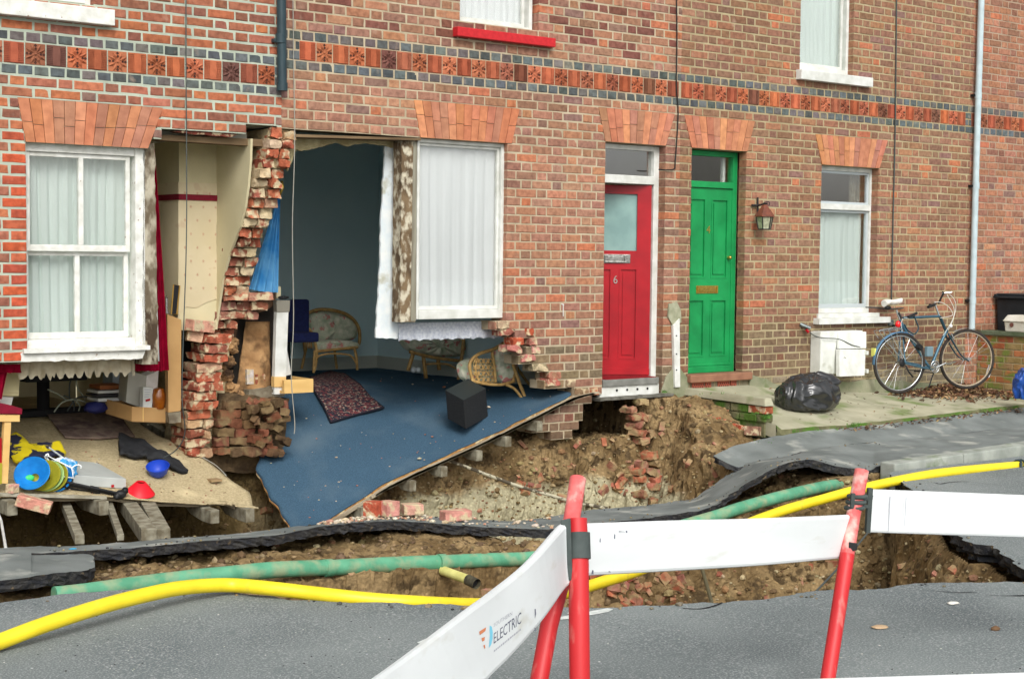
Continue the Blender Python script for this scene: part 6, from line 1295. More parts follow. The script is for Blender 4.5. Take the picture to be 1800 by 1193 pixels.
# ------------------------------------------------------------------ bicycle
hubR, hubF = PX(1581, 638, -.22), PX(1700, 631, -.46)
bd = (hubF - hubR); bd.z = 0; bd.normalize(); bn = Vector((bd.y, -bd.x, 0)); LEAN = .10
bnn = (bn + Vector((0, 0, LEAN))).normalized()
def BK(x, y, off=0.0):
    p = PP(x, y, hubR, bn); p = p + bn * (-(p.z - hubR.z) * LEAN) + bn * off; return p
t = thing('bicycle', PX(1640, 690, -.35), 'blue grey touring bicycle with a white saddle leaning on the brick wall', 'bicycle')
BF = mat('blue_grey_frame_paint', lin(74, 108, 124), lin(62, 94, 110), scale=14, rough=.28, metal=.3); BFD = mat('dark_teal_frame_paint', lin(36, 62, 72), rough=.3, metal=.2)
CHR = mat('bright_steel', lin(200, 204, 204), rough=.22, metal=.95); TYRE = mat('black_tyre', lin(40, 38, 36), lin(58, 52, 48), scale=30, rough=.85); RIM = mat('tan_rim_wall', lin(176, 160, 136), lin(150, 136, 116), scale=30, rough=.5)
def wheel(c, r, d, parent, tan):
    up = Vector((0, 0, 1)); ang = [2 * math.pi * k / 48 for k in range(48)]; pt = lambda rad, a: c + d * (rad * math.cos(a)) + up * (rad * math.sin(a))
    w_ = MB().tube([pt(r, a) for a in ang], .0165, 10, closed=True).build('wheel', TYRE, parent, smooth=True)
    ax = d.cross(up).normalized()
    MB().tube([pt(r - .018, a) for a in ang], .0085, 8, closed=True).build('rim', RIM if tan else CHR, w_, smooth=True)
    MB().tube([c - ax * .045, c + ax * .045], .02, 12).build('hub', CHR, w_, smooth=40)
    for k in range(28):
        a = 2 * math.pi * k / 28; a2 = a + (.5 if k % 4 < 2 else -.5); s_ = .03 if k % 2 else -.03; MB().tube([c + ax * s_ + d * (.018 * math.cos(a2)) + up * (.018 * math.sin(a2)), pt(r - .02, a)], .0012, 4, cap=False).build('spoke', CHR, w_)
    return w_
rR = (BK(1581, 691).z - BK(1581, 585).z) / -2
rR = abs(rR) - .012
wheel(BK(1581, 638), rR, bd, t, False); fd = (Matrix.Rotation(-.16, 3, 'Z') @ bd); wheel(BK(1700, 631), rR * 1.0, fd, t, True)
def tb(pts, r, m, nm, par=None, sg=10): return MB().tube([BK(*p) for p in pts], r, sg).build(nm, m, par or t, smooth=40)
fr = tb([(1586, 562), (1597, 585), (1627, 636), (1637, 650)], .0155, BF, 'frame')       # seat tube
for pts, r_, m in ((((1592, 559), (1656, 556)), .014, BF), (((1657, 556), (1664, 576), (1668, 585)), .017, BFD), (((1668, 580), (1652, 610), (1638, 640)), .017, BF), (((1588, 562), (1588, 590, .02), (1586, 636, .05)), .008, BF), (((1588, 562), (1588, 590, -.02), (1584, 636, -.05)), .008, BF), (((1586, 638, .05), (1620, 646, .03), (1634, 648)), .0095, BF), (((1586, 634, -.05), (1620, 642, -.03), (1634, 646)), .0095, BF)): tb(pts, r_, m, 'frame_tube', fr)
for s_ in (.04, -.04): MB().tube(smooth_path([BK(1667, 586, s_ * .7), BK(1676, 606, s_), BK(1687, 625, s_), BK(1699, 634, s_)], 5), [.011 - .00035 * i for i in range(16)], 8).build('fork_blade', BFD, t, smooth=True)
tb([(1586, 562), (1581, 545)], .011, CHR, 'seat_post'); tb([(1584, 550), (1588, 561)], .018, DARK, 'seat_clamp')
sd = MB(); sp = [BK(1560, 533), BK(1566, 530), BK(1574, 531), BK(1582, 530), BK(1592, 528)]; wd = [.055, .075, .06, .03, .018]; P_ = smooth_path(sp, 4); Wd = [tab(i / (len(P_) - 1), [(0, .05), (.15, .078), (.35, .066), (.6, .03), (1, .012)]) for i in range(len(P_))]
def sadf(u, v): i = u * (len(P_) - 1); k = min(len(P_) - 2, int(i)); p = P_[k].lerp(P_[k + 1], i - k); w_ = lerp(Wd[k], Wd[k + 1], i - k); a = v * 2 * math.pi; return p + bn * (math.cos(a) * w_) + Vector((0, 0, math.sin(a) * (.024 if math.sin(a) > 0 else .04 * (1 - u * .4))))
sd.grid(sadf, 20, 18); n0 = len(sd.v); sd.add([sadf(0, k / 18) for k in range(18)], [tuple(range(18))]); sd.add([sadf(1, k / 18) for k in range(18)], [tuple(range(18))]); sdo = sd.build('saddle', mat('white_vinyl', lin(232, 228, 222), lin(214, 210, 202), scale=20, rough=.4), t, smooth=60)
MB().blob(BK(1566, 541), .03, 3, .1, sc=(1.4, 1, .8)).build('saddle_spring', DARK, sdo, smooth=True)
tb([(1656, 556), (1650, 536)], .011, CHR, 'stem'); st = [o for o in COL.objects if o.name.startswith('stem')][-1]
MB().tube(smooth_path([BK(1621, 538, .16), BK(1634, 535, .12), BK(1643, 532, .05), BK(1645, 532, 0), BK(1656, 534, -.05), BK(1664, 536, -.12)], 5), .0095, 10).build('handlebar', CHR, t, smooth=True); hb = [o for o in COL.objects if o.name.startswith('handlebar')][-1]
MB().tube([BK(1620, 539, .17), BK(1636, 535, .125)], .0155, 12).build('grip', DARK, hb, smooth=40); MB().tube([BK(1649, 537, -.08), BK(1660, 538, -.14)], .0155, 12).build('grip', DARK, hb, smooth=40)
MB().tube(smooth_path([BK(1664, 535, -.08), BK(1667, 525, -.06), BK(1670, 516, -.04), BK(1668, 514, -.04)], 4), .011, 10).build('bar_end', DARK, hb, smooth=True); MB().tube([BK(1668, 516, -.05), BK(1681, 514, 0)], .008, 8).build('brake_lever', CHR, hb, smooth=40); MB().tube([BK(1634, 540, .1), BK(1642, 534, .05)], .006, 8).build('brake_lever', CHR, hb, smooth=40)
WC = mat('white_cable_housing', lin(206, 206, 196), rough=.5)
for pts in (((1645, 531), (1660, 532), (1672, 540), (1678, 552), (1672, 556), (1655, 559)), ((1670, 518), (1676, 530), (1681, 545), (1677, 562), (1664, 582), (1658, 590)), ((1674, 517), (1682, 526), (1684, 542), (1676, 566), (1668, 580)), ((1590, 560), (1586, 570), (1588, 592)), ((1592, 559), (1600, 560))): MB().tube(smooth_path([BK(x, y, .02) for x, y in pts], 6), .0032, 6).build('brake_cable', WC, t, smooth=True)
cr = MB().tube([BK(1639, 644) + bn * .04 + bd * (.052 * math.cos(a)) + Vector((0, 0, .062 * math.sin(a))) for a in [k * math.pi / 14 for k in range(28)]], .006, 6, closed=True).build('chainring', CHR, t, smooth=True)
for k in range(5): a = k * 1.2566 + .3; c = BK(1639, 644) + bn * .04; MB().tube([c, c + bd * (.05 * math.cos(a)) + Vector((0, 0, .058 * math.sin(a)))], .006, 6).build('spider_arm', CHR, cr, smooth=40)
MB().tube([BK(1639, 644) + bd * (.03 * math.cos(a)) + bn * .045 + Vector((0, 0, .036 * math.sin(a))) for a in [k * math.pi / 10 for k in range(20)]], .004, 6, closed=True).build('inner_ring', CHR, cr, smooth=True)
ck = tb([(1639, 645, .06), (1655, 637, .07)], .0085, CHR, 'crank'); MB().box(-.045, .045, -.03, .03, -.008, .008, M=Matrix.Translation(BK(1659, 636, .12)) @ RX(-.2, 'Y')).build('pedal', CHR, ck, bev=.003); ck2 = tb([(1638, 644, -.05), (1626, 652, -.06)], .0085, CHR, 'crank'); MB().box(-.04, .04, -.03, .03, -.008, .008, M=Matrix.Translation(BK(1624, 653, -.1))).build('pedal', DARK, ck2)
MB().tube([BK(1639, 634), BK(1585, 633)], .004, 6).build('chain', DARK, t); MB().tube([BK(1639, 655), BK(1600, 650), BK(1590, 648)], .004, 6).build('chain', DARK, t)
b = MB(); c = BK(1583, 637, .035); b.lathe([(0, -.02), (.02, -.02), (.045, -.006), (.045, .002), (.03, .012), (0, .014)], c, 16, M=Matrix.Rotation(math.pi / 2, 3, 'X')); b.build('sprockets', DARK, t); b = MB(); b.tube([BK(1588, 642, .04), BK(1592, 652, .04), BK(1600, 662, .035)], .009, 8); b.build('derailleur', DARK, t, smooth=True)
# rear rack, mudguard, lights, lock, bottle
rk = tb([(1543, 582, .05), (1546, 580, .05), (1573, 575, .05), (1586, 578, .03)], .0045, CHR, 'rear_rack')
for s_ in (.05, -.05):
    for pts in (((1544, 582), (1584, 578)), ((1544, 583), (1552, 596), (1580, 628)), ((1560, 580), (1585, 630)), ((1573, 577), (1578, 612), (1586, 632))): MB().tube([BK(x, y, s_) for x, y in pts], .0042, 6).build('rack_strut', CHR, rk)
for x in (1550, 1562, 1575): MB().tube([BK(x, 581.5 - (x - 1544) * .15, -.05), BK(x, 581.5 - (x - 1544) * .15, .05)], .004, 6).build('rack_crossbar', CHR, rk)
mg = MB(); cR = BK(1581, 638)
def mgf(u, v): a = lerp(math.radians(60), math.radians(182), u); e = (v - .5); return cR + bd * ((rR + .028) * math.cos(a)) + Vector((0, 0, (rR + .028) * math.sin(a))) + bn * (e * .05) + (bd * math.cos(a) + Vector((0, 0, math.sin(a)))) * (-.012 * (2 * e) ** 2)
mg.grid(mgf, 30, 6); mg.build('mudguard', mat('blue_mudguard', lin(112, 150, 182), lin(92, 130, 160), scale=14, rough=.25, metal=.4), t, smooth=True)
mg = MB(); cF = BK(1700, 631)
def mgf2(u, v): a = lerp(math.radians(62), math.radians(118), u); e = (v - .5); return cF + fd * ((rR + .026) * math.cos(a)) + Vector((0, 0, (rR + .026) * math.sin(a))) + bn * (e * .05)
mg.grid(mgf2, 16, 4); mg.build('front_mudguard', mat('grey_mudguard', lin(128, 136, 136), rough=.4), t, smooth=True)
b = MB(); b.blob(BK(1579.5, 570, .03), .032, 3, .02, sc=(.9, .9, 1.15)); b.build('rear_light', mat('red_reflector', lin(230, 24, 30), rough=.25, spec=.7), t, smooth=True)
b = MB(); q = BK(1537, 617, 0); b.box(q.x - .012, q.x + .012, q.y - .025, q.y + .025, q.z - .055, q.z + .03); b.build('yellow_reflector', mat('yellow_reflector', lin(226, 226, 120), rough=.4), t, bev=.004)
MB().blob(BK(1673, 573, .02), .02, 2, .02).build('front_reflector', mat('clear_reflector', lin(226, 226, 226), rough=.2), t, smooth=True)
b = MB(); b.prism([BK(1738, 640, .0), BK(1742, 650, .0), BK(1736, 662, .0), BK(1729, 666, 0), BK(1733, 652, 0)], bn * .012); b.build('wheel_reflector', mat('white_reflector', lin(220, 222, 226), rough=.25), t)
MB().tube([BK(1598, 557, .03), BK(1614, 550, .03)], .014, 10).build('lock', DARK, t, smooth=40); MB().tube(smooth_path([BK(1609, 554, .03), BK(1611, 562, .03), BK(1615, 575, .03), BK(1612, 583, .03), BK(1606, 587, .03), BK(1597, 580, .02), BK(1592, 570, .02)], 5), .0075, 8).build('lock_shackle', BFD, t, smooth=True)
b = MB(); q = BK(1631, 617, .03); b.box(q.x - .05, q.x + .05, q.y - .02, q.y + .02, q.z - .055, q.z + .05); b.build('lamp_box', mat('grey_blue_box', lin(108, 132, 142), rough=.5), t, bev=.01); MB().box(-.03, .03, -.03, .03, -.025, .025, M=Matrix.Translation(BK(1614, 610, .03)) @ RX(.6, 'Y')).build('dynamo', DARK, t, bev=.006)
tb([(1588, 592, .03), (1590, 604, .03)], .012, DARK, 'brake_caliper'); tb([(1672, 586, .03), (1676, 596, .03)], .008, CHR, 'brake_caliper'); tb([(1640, 655), (1630, 680)], .007, DARK, 'kickstand')

# ------------------------------------------------------------------ leaves, moss, weeds
LEAF = mat('dead_leaves', (1, 1, 1, 1), (.7, .66, .6, 1), scale=40, rough=.85, attr=True); lb = MB(); LC = [lin(112, 80, 58), lin(90, 66, 48), lin(138, 104, 74), lin(78, 60, 48), lin(168, 142, 104), lin(122, 88, 72)]
def leaf_at(b, q, s, tilt=.9):
    M = Matrix.Translation(q) @ RX(uni(0, 6.28), 'Z') @ RX(uni(-tilt, tilt), 'X') @ RX(uni(-tilt, tilt), 'Y'); c = vary(R_.choice(LC), .2)
    P_ = [(-1, 0, .15), (-.4, .45, .3), (.4, .4, .25), (1.1, 0, .1), (.4, -.4, .25), (-.4, -.45, .3), (0, 0, 0)]; b.add([M @ (Vector(p) * s) for p in P_], [(0, 1, 6), (1, 2, 6), (2, 3, 6), (3, 4, 6), (4, 5, 6), (5, 0, 6)], 0, c)
for _ in range(1300):
    x = 13.0 + 1.5 * rnd() ** .8; x = min(14.4, R_.gauss(13.75, .42)); y = -abs(R_.gauss(0, .28)) - .05
    if y < -.95 or x < 12.6: continue
    h = .10 * math.exp(-((x - 13.9) / .5) ** 2) * math.exp(-(y / .45) ** 2); leaf_at(lb, Vector((x, y, zap(x, y) + rnd() * (h + .01) + .006)), uni(.018, .036))
for _ in range(420):
    px = uni(1470, 1790); p = PX(px, 757 - (px - 1370) * .105 + uni(-3, 7), -1.14); leaf_at(lb, Vector((p.x, p.y + uni(-.12, .03), zap(p.x, -1.1) - .04 + uni(-.03, .02))), uni(.012, .026), .5)
for _ in range(90):
    x, y = uni(10.2, 14.2), uni(-1.05, -.05); leaf_at(lb, Vector((x, y, zap(x, y) + .008)), uni(.01, .02), .4)
tag(lb.build('fallen_leaves', LEAF, None), kind='stuff')
GRS = mat('weed_green', lin(96, 142, 56), lin(70, 110, 44), scale=30, rough=.8)
gb = MB()
def tuft(q, n, h, sp):
    for _ in range(n):
        a = uni(0, 6.28); r_ = uni(0, sp); b0 = q + Vector((math.cos(a) * r_, math.sin(a) * r_ * .5, 0)); l = uni(.5, 1) * h; d = Vector((uni(-.5, .5), uni(-.5, .3), 1)).normalized() * l; s = Vector((uni(-1, 1), uni(-1, 1), 0)).normalized() * .004; gb.add([b0 - s, b0 + s, b0 + d * .6 + s * .7, b0 + d], [(0, 1, 2), (0, 2, 3)])
for x, y, Y, n, h, sp in ((1438, 762, -1.14, 50, .06, .08), (1500, 750, -1.14, 50, .06, .1), (1347, 735, -1.02, 60, .05, .05), (1395, 760, -1.13, 24, .04, .06), (1470, 756, -1.14, 24, .04, .1), (1330, 727, -1.03, 24, .03, .06), (1260, 692, -.6, 10, .02, .2), (1790, 660, -.9, 20, .05, .1), (1168, 690, -.05, 20, .04, .03), (1340, 775, -1.16, 20, .02, .3), (1600, 690, -.05, 20, .03, .3)): tuft(PX(x, y, Y), n, h, sp)
tag(gb.build('weeds', GRS, None), kind='stuff')
MOSS = mat('moss_patch', lin(104, 128, 62), lin(84, 108, 50), scale=30, rough=1, bump=.006)

# ================================================================== belongings in the left room
def onA(x, y, dz=.0): p = PS(x, y, lambda a, c: zA(a, max(0, c)) + dz, -.1, 3.4); return p
def fsheet(poly_px, fn_, name, mats, label, cat, dz=.012, jagamp=.0, th=.012, wav=.01):
    P_ = [fn_(x, y) for x, y in poly_px]; b = MB(); Q = jag(P_, jagamp, .04, 3) if jagamp else P_
    c = sum((q for q in Q), Vector()) / len(Q); rings = [[c.lerp(q, f) for q in Q] for f in (.25, .5, .75, .93, 1.0)]; zf = zA if fn_ is onA else zB; 
    def lift(q): return Vector((q.x, q.y, zf(q.x, max(0, q.y)) + dz + wav * noise.noise(Vector((q.x * 6, q.y * 6, 1)))))
    n = len(Q); vs = [lift(c)] + [lift(q) for rg in rings for q in rg]; fs = [(0, 1 + i, 1 + (i + 1) % n) for i in range(n)]
    for k in range(4): fs += [(1 + k * n + i, 1 + (k + 1) * n + i, 1 + (k + 1) * n + (i + 1) % n, 1 + k * n + (i + 1) % n) for i in range(n)]
    b.add(vs, fs); o = b.build(name, mats, None, smooth=True, thick=th)
    return tag(o, label, cat)
def subdiv(P, n=6): return [tuple(lerp(P[i][k], P[(i + 1) % len(P)][k], j / n) for k in range(2)) for i in range(len(P)) for j in range(n)]
fsheet(subdiv([(82, 732), (212, 730), (222, 752), (237, 771), (170, 776), (114, 773), (96, 750)]), onA, 'door_mat', mat('worn_doormat', lin(140, 122, 108), lin(108, 90, 82), scale=14, rough=1, bump=.004, bscale=200, c3=lin(92, 74, 72), s3=6, lo3=.55, hi3=.65), 'worn brownish mat lying on the beige carpet at the back of the left room', 'mat', .014)
BLKC = mat('black_cloth', (.014, .015, .017, 1), (.026, .027, .03, 1), scale=14, rough=.85, bump=.004, bscale=20)
jk = fsheet(subdiv([(208, 781), (222, 784), (248, 786), (268, 797), (300, 812), (318, 822), (328, 832), (320, 836), (292, 828), (266, 822), (254, 812), (230, 810), (209, 808)], 3), onA, 'black_jacket', BLKC, 'crumpled black jacket or trousers lying across the beige carpet', 'jacket', .035, .02, .035, .09)
# bowls, stacked cones and the grey lid
def bowl(c, r, h, mt, name, label, cat, M, group=None, prof=None, hole=0):
    b = MB(); pr = prof or [(r * .45, 0), (r * .75, h * .3), (r * .95, h * .8), (r, h), (r * .97, h), (r * .92, h * .78), (r * .72, h * .33), (r * .42, .006), (0, .006)]; b.lathe(pr, c, 36, M=M); o = b.build(name, mt, None, smooth=50); return tag(o, label, cat, group)
BLU = mat('blue_melamine', lin(36, 92, 196), lin(30, 82, 182), scale=20, rough=.35); LBLU = mat('sky_blue_plastic', lin(30, 130, 204), lin(24, 116, 190), scale=20, rough=.4); OLV = mat('olive_plastic', lin(160, 156, 46), rough=.45); LGR = mat('pale_green_plastic', lin(170, 206, 130), rough=.45); RDP = mat('red_plastic_cone', lin(226, 30, 44), lin(214, 26, 40), scale=20, rough=.45)
c = onA(279, 838); bowl(c + Vector((0, 0, .012)), .088, .085, mat('royal_blue_plastic', lin(34, 70, 180), rough=.4), 'plastic_bowl', 'deep blue bowl tipped beside the black jacket', 'bowl', (RX(.35, 'X') @ RX(-.25, 'Y')).to_3x3())
c = onA(246, 866); bowl(c, .105, .09, RDP, 'training_cone', 'red saucer shaped marker cone upside down near the floor edge', 'cone', RX(.25, 'X').to_3x3(), prof=[(.108, 0), (.10, .012), (.035, .085), (.03, .085), (.028, .075), (.095, .004)])
for i, (x, y, m, lab) in enumerate(((98, 842, LBLU, 'rearmost blue cone of the stacked saucer cones'), (90, 841, OLV, 'olive yellow cone in the stack of saucer cones'), (83, 840, LGR, 'pale cone in the stack of saucer cones'), (77, 839, OLV, 'olive cone nearer the front of the saucer stack'), (58, 838, LBLU, 'front sky blue cone of the stack, showing a green dot inside'))):
    c = PX(x, y - 4, .12 - .02 * i); M = (RX(-.35, 'Z') @ RX(1.0, 'X') @ RX(-.25, 'Y')).to_3x3(); bowl(c, .1, .08, m, 'training_cone', lab, 'cone', M, 'stacked saucer cones', prof=[(.125, .03), (.118, .036), (.035, -.05), (.03, -.048), (.112, .026)] if i == 4 else [(.118, .0), (.112, .012), (.035, -.055), (.03, -.05), (.104, 0)])
q = PX(52, 840, .09); b = MB(); b.blob(q, .034, 3, .02, sc=(1, .5, .7)); tag(b.build('green_disc', mat('lime_plastic', lin(70, 206, 110), rough=.5), None, smooth=True), 'lime green disc sitting inside the front blue cone', 'disc')
t = thing('computer_case', onA(170, 850), 'flat pale grey metal case lying on the beige carpet behind the tripod', 'case')
A_, B2_, C2_, D2_ = onA(128, 849), onA(222, 868), onA(221, 852), onA(140, 838); LG_ = mat('pale_grey_metal', lin(184, 188, 184), lin(172, 176, 172), scale=8, rough=.5)
p = [PX(126, 848, .22), PX(223, 862, .10), PX(223, 862, .10) + Vector((.28, .42, .0)), PX(126, 848, .22) + Vector((.26, .42, 0))]
base = [PX(129, 853, .12), PX(222, 859, .12)]; dv = Vector((-.02, .42, .075)); hgt = Vector((0, 0, .075))
zb_ = [v.z for v in base]; b = MB(); P0, P1 = base; P2, P3 = P1 + dv, P0 + dv; b.hexa([P0, P1, P2, P3, P0 + hgt, P1 + hgt, P2 + hgt + Vector((-.03, 0, 0)), P3 + hgt]); b.build('housing', LG_, t, bev=.006)
q = PX(198, 853, .118); MB().box(q.x - .01, q.x + .01, q.y - .004, q.y + .004, q.z - .012, q.z + .006).build('red_button', REDP, t)
# tripod folded
t = thing('folded_tripod', PX(160, 860, .02), 'black folded camera tripod lying along the broken floor edge', 'tripod')
for i, (a, c) in enumerate((((112, 846), (205, 866)), ((114, 851), (203, 869)), ((112, 856), (208, 874)), ((125, 850), (180, 864)))):
    MB().tube([PX(a[0], a[1], .04 + .03 * i), PX(c[0], c[1], -.02 + .02 * i)], .0095, 8).build('leg', DARK, t, smooth=40)
    MB().tube([PX(lerp(a[0], c[0], .5), lerp(a[1], c[1], .5), .0 + .02 * i), PX(lerp(a[0], c[0], .66), lerp(a[1], c[1], .66), -.01 + .02 * i)], .014, 8).build('leg_clamp', DARK, t, smooth=40)
b = MB(); 
for x, y, r_ in ((111, 851, .035), (104, 846, .03), (112, 843, .026)): b.blob(PX(x, y, .06), r_, 2, .3)
b.build('head_grip', DARK, t, smooth=40); b = MB(); b.blob(PX(213, 868, -.01), .034, 2, .35, sc=(1.2, 1, 1)); b.blob(PX(220, 862, -.01), .026, 2, .35); b.blob(PX(206, 872, -.01), .026, 2, .35); b.build('ball_head', DARK, t, smooth=40)
# football shirt and printed bag, hangers
SH = mat('yellow_shirt', lin(226, 206, 30), lin(206, 184, 20), scale=6, rough=.9, bump=.004, bscale=20, c3=(.02, .022, .05, 1), s3=5.5, lo3=.5, hi3=.53)
fsheet(subdiv([(12, 792), (26, 786), (48, 792), (70, 795), (88, 798), (104, 796), (115, 806), (112, 818), (88, 822), (70, 824), (44, 826), (28, 822), (16, 812)], 3), onA, 'football_shirt', SH, 'crumpled yellow and navy football shirt behind the blue cone', 'shirt', .05, .01, .03, .08)
PB = mat('printed_plastic_bag', lin(214, 222, 232), lin(60, 150, 206), scale=11, rough=.35, lo=.48, hi=.54, c3=lin(30, 60, 110), s3=13, lo3=.58, hi3=.62)
bagblob('carrier_bag', PX(112, 826, .16), .085, (1.15, .7, .95), PB, 'printed white and blue carrier bag tangled under the white hangers', 'carrier bag', 12, .3)
HW = mat('white_hanger_plastic', lin(232, 236, 236), rough=.35)
def hanger(pts, hook, label): b = MB(); b.tube([PX(x, y, Y) for x, y, Y in pts], .0055, 8, closed=True); b.tube(smooth_path([PX(x, y, Y) for x, y, Y in hook], 5), .0045, 8); return tag(b.build('coat_hanger', HW, None, smooth=True), label, 'coat hanger')
hanger([(80, 799, .12), (126, 822, .05), (129, 840, .03), (104, 836, .06)], [(126, 822, .05), (134, 817, .05), (142, 818, .04), (142, 823, .04)], 'white coat hanger with its hook to the right on the clothes heap')
hanger([(78, 802, .14), (98, 820, .12), (110, 838, .1), (95, 826, .12)], [(79, 802, .14), (84, 797, .13), (86, 802, .13)], 'second white coat hanger half under the first')
MB_ = MB(); MB_.tube([PX(86, 786, .2), PX(112, 805, .16)], .006, 6); tag(MB_.build('curtain_rod', mat('grey_rod', lin(170, 176, 176), rough=.5), None), 'thin grey rod lying over the navy cloth', 'rod')
cable([onA(330, 788, .012), onA(350, 800, .012), onA(380, 818, .012), onA(398, 836, .012)], .004, CABL, 'pale wire lying on the right part of the beige carpet')
b = MB(); q = onA(376, 843, .015); b.box(q.x - .045, q.x + .045, q.y - .05, q.y + .05, q.z - .01, q.z + .008); tag(b.build('carpet_tile', mat('brown_tile', lin(150, 126, 92), rough=.9), None), 'small brown square lying alone on the right of the beige carpet', 'tile')
# trestle at far left
t = thing('trestle', PX(10, 850, -.02), 'pale timber trestle cut off by the left edge with maroon cloth on it', 'trestle')
b = MB(); p = [PX(x, y, .0) for x, y in ((-60, 727), (35, 729), (35, 741), (-60, 741))]; b.prism(p, (0, .08, 0)); b.build('top_rail', PINE, t, bev=.003)
b = MB(); p = [PX(x, y, .01) for x, y in ((8, 741), (20, 741), (14, 850), (2, 849))]; b.prism(p, (0, .05, 0)); b.build('leg', PINE, t, bev=.003)
RC = mat('maroon_velvet', lin(134, 16, 44), lin(104, 10, 32), scale=8, rough=.9, bump=.003, bscale=30)
b = MB(); b.prism(jag([PX(x, y, -.01) for x, y in ((-60, 705), (0, 708), (20, 712), (39, 718), (39, 728), (20, 727), (-60, 724))], .006, .03, 2), (0, .12, 0)); tag(b.build('folded_cloth', RC, None, bev=.004, smooth=50), 'maroon cloth folded on the trestle top at the far left', 'cloth')
b = MB(); b.prism([PX(x, y, .02) for x, y in ((-5, 768), (3, 770), (3, 815), (-5, 818))], (0, .05, 0)); tag(b.build('red_packet', REDP, None), 'sliver of a red packet at the very left edge', 'packet')
b = MB(); b.prism([PX(x, y, .0) for x, y in ((-5, 812), (4, 814), (3, 850), (-5, 852))], (0, .05, 0)); tag(b.build('yellow_packet', OLV, None), 'sliver of a yellow packet at the left edge under the red one', 'packet')
# left side: maroon curtain and cream shelf
def drape(pxs_top, pxs_bot, Y, folds, amp, mt, label, cat, name='curtain', seed=0):
    b = MB(); T = [PX(x, y, Y) for x, y in pxs_top]; B2 = [PX(x, y, Y) for x, y in pxs_bot]; T = smooth_path(T, 8) if len(T) > 2 else [T[0].lerp(T[1], i / 8) for i in range(9)]; B2 = smooth_path(B2, 8) if len(B2) > 2 else [B2[0].lerp(B2[1], i / 8) for i in range(9)]; 
    N = 48; f = lambda L, u: L[min(len(L) - 2, int(u * (len(L) - 1)))].lerp(L[min(len(L) - 2, int(u * (len(L) - 1))) + 1], u * (len(L) - 1) - min(len(L) - 2, int(u * (len(L) - 1))))
    def g(u, v): q = f(T, u).lerp(f(B2, u), v); return q + Vector((0, amp * math.sin(u * folds * 6.283 + 1.5 * noise.noise(Vector((u * 4 + seed, v, 0)))) * (.4 + .6 * v), .006 * noise.noise(Vector((u * 20, v * 3, seed))) * v))
    b.grid(g, N, 16); return tag(b.build(name, mt, None, smooth=True), label, cat)
MARC = clothmat('maroon_curtain_cloth', lin(146, 12, 44), .12, lin(120, 8, 34), scale=14)
LINC = clothmat('white_curtain_lining', lin(224, 226, 224), .25)
drape([(262, 262), (268, 260), (272, 262)], [(262, 652), (280, 652), (297, 650)], .26, 3, .02, MARC, 'maroon velvet curtain hanging beside the torn window jamb', 'curtain')
o = drape([(256, 262), (262, 262), (268, 264)], [(250, 636), (266, 636), (280, 634)], .235, 3, .015, LINC, 'white curtain lining hanging just left of the maroon curtain', 'curtain', 'curtain_lining', 3)
drape([(228, 634), (250, 634), (280, 634)], [(228, 652), (250, 652), (280, 652)], .24, 5, .012, MARC, 'maroon hem strip below the white curtain lining', 'curtain hem', 'curtain_hem', 5)
drape([(-60, 636), (0, 640), (36, 640)], [(-60, 655), (0, 655), (38, 655)], .14, 4, .012, MARC, 'maroon pelmet strip under the bricks at the far left', 'curtain hem', 'curtain_hem', 7)
drape([(-60, 645), (0, 645), (14, 648)], [(-60, 720), (-10, 708), (2, 700)], .16, 4, .02, MARC, 'maroon curtain gathered at the far left edge', 'curtain', 'curtain', 9)
CRS = mat('cream_furniture', lin(206, 196, 152), lin(196, 186, 144), scale=8, rough=.7)
t = thing('cream_cabinet', PX(15, 700, .4), 'cream painted cabinet end behind the trestle at the left edge', 'cabinet'); b = MB(); b.prism([PX(x, y, .35) for x, y in ((6, 654), (36, 654), (33, 696), (2, 696))], (0, .25, 0)); b.build('side', CRS, t, bev=.004); b = MB(); b.prism([PX(x, y, .34) for x, y in ((2, 686), (32, 687), (32, 690), (2, 689))], (0, .02, 0)); b.build('moulding', CRS, t); b = MB(); b.prism([PX(x, y, .35) for x, y in ((0, 697), (23, 698), (20, 712), (0, 710))], (0, .2, 0)); b.build('foot', WHITE, t)
# desk, computer, books and boxes in the dark
t = thing('office_desk', PX(75, 722, 1.6), 'black pedestal desk standing in the dark under the lace hem', 'desk')
b = MB(); q0, q1 = PX(38, 664, 1.5), PX(145, 666, 1.5); b.box(q0.x, q1.x, 1.4, 2.3, q0.z - .03, q0.z + .04); b.build('top', BLACK, t, bev=.006); q = PX(76, 695, 1.7); MB().tube([(q.x, 1.7, .28), (q.x, 1.7, q0.z)], .05, 12).build('stem', BLACK, t); MB().box(q.x - .5, q.x + .5, 1.62, 1.78, .275, .33).build('base', BLACK, t, bev=.01)
def boxo(x0, x1, y0, y1, Y, D, mt, name, label, cat, zup=None): 
    a, c = PX(x0, y1, Y), PX(x1, y0, Y); b = MB(); b.box(a.x, c.x, Y, Y + D, a.z, c.z); return tag(b.build(name, mt, None, bev=.004), label, cat)
PAPR = mat('white_book_pages', lin(206, 208, 204), rough=.8); BRN = mat('brown_book', lin(140, 84, 46), rough=.7)
for i, (x0, x1, y0, y1, m, lab) in enumerate(((172, 222, 698, 706, PAPR, 'lowest white book of the pile beside the grey computer'), (170, 218, 692, 697, mat('dark_book', lin(60, 58, 60), rough=.7), 'thin dark book second from the bottom of the pile'), (172, 221, 685, 692, PAPR, 'white book in the middle of the pile by the computer'), (176, 219, 676, 685, BRN, 'brown book topping the pile by the computer'))): boxo(x0, x1, y0, y1, .98 + .01 * i, .22, m, 'book', lab, 'book')
boxo(198, 226, 656, 676, 1.25, .2, mat('grey_blue_box_file', lin(150, 162, 168), rough=.7), 'box_file', 'pale blue grey box file above the brown book', 'box file')
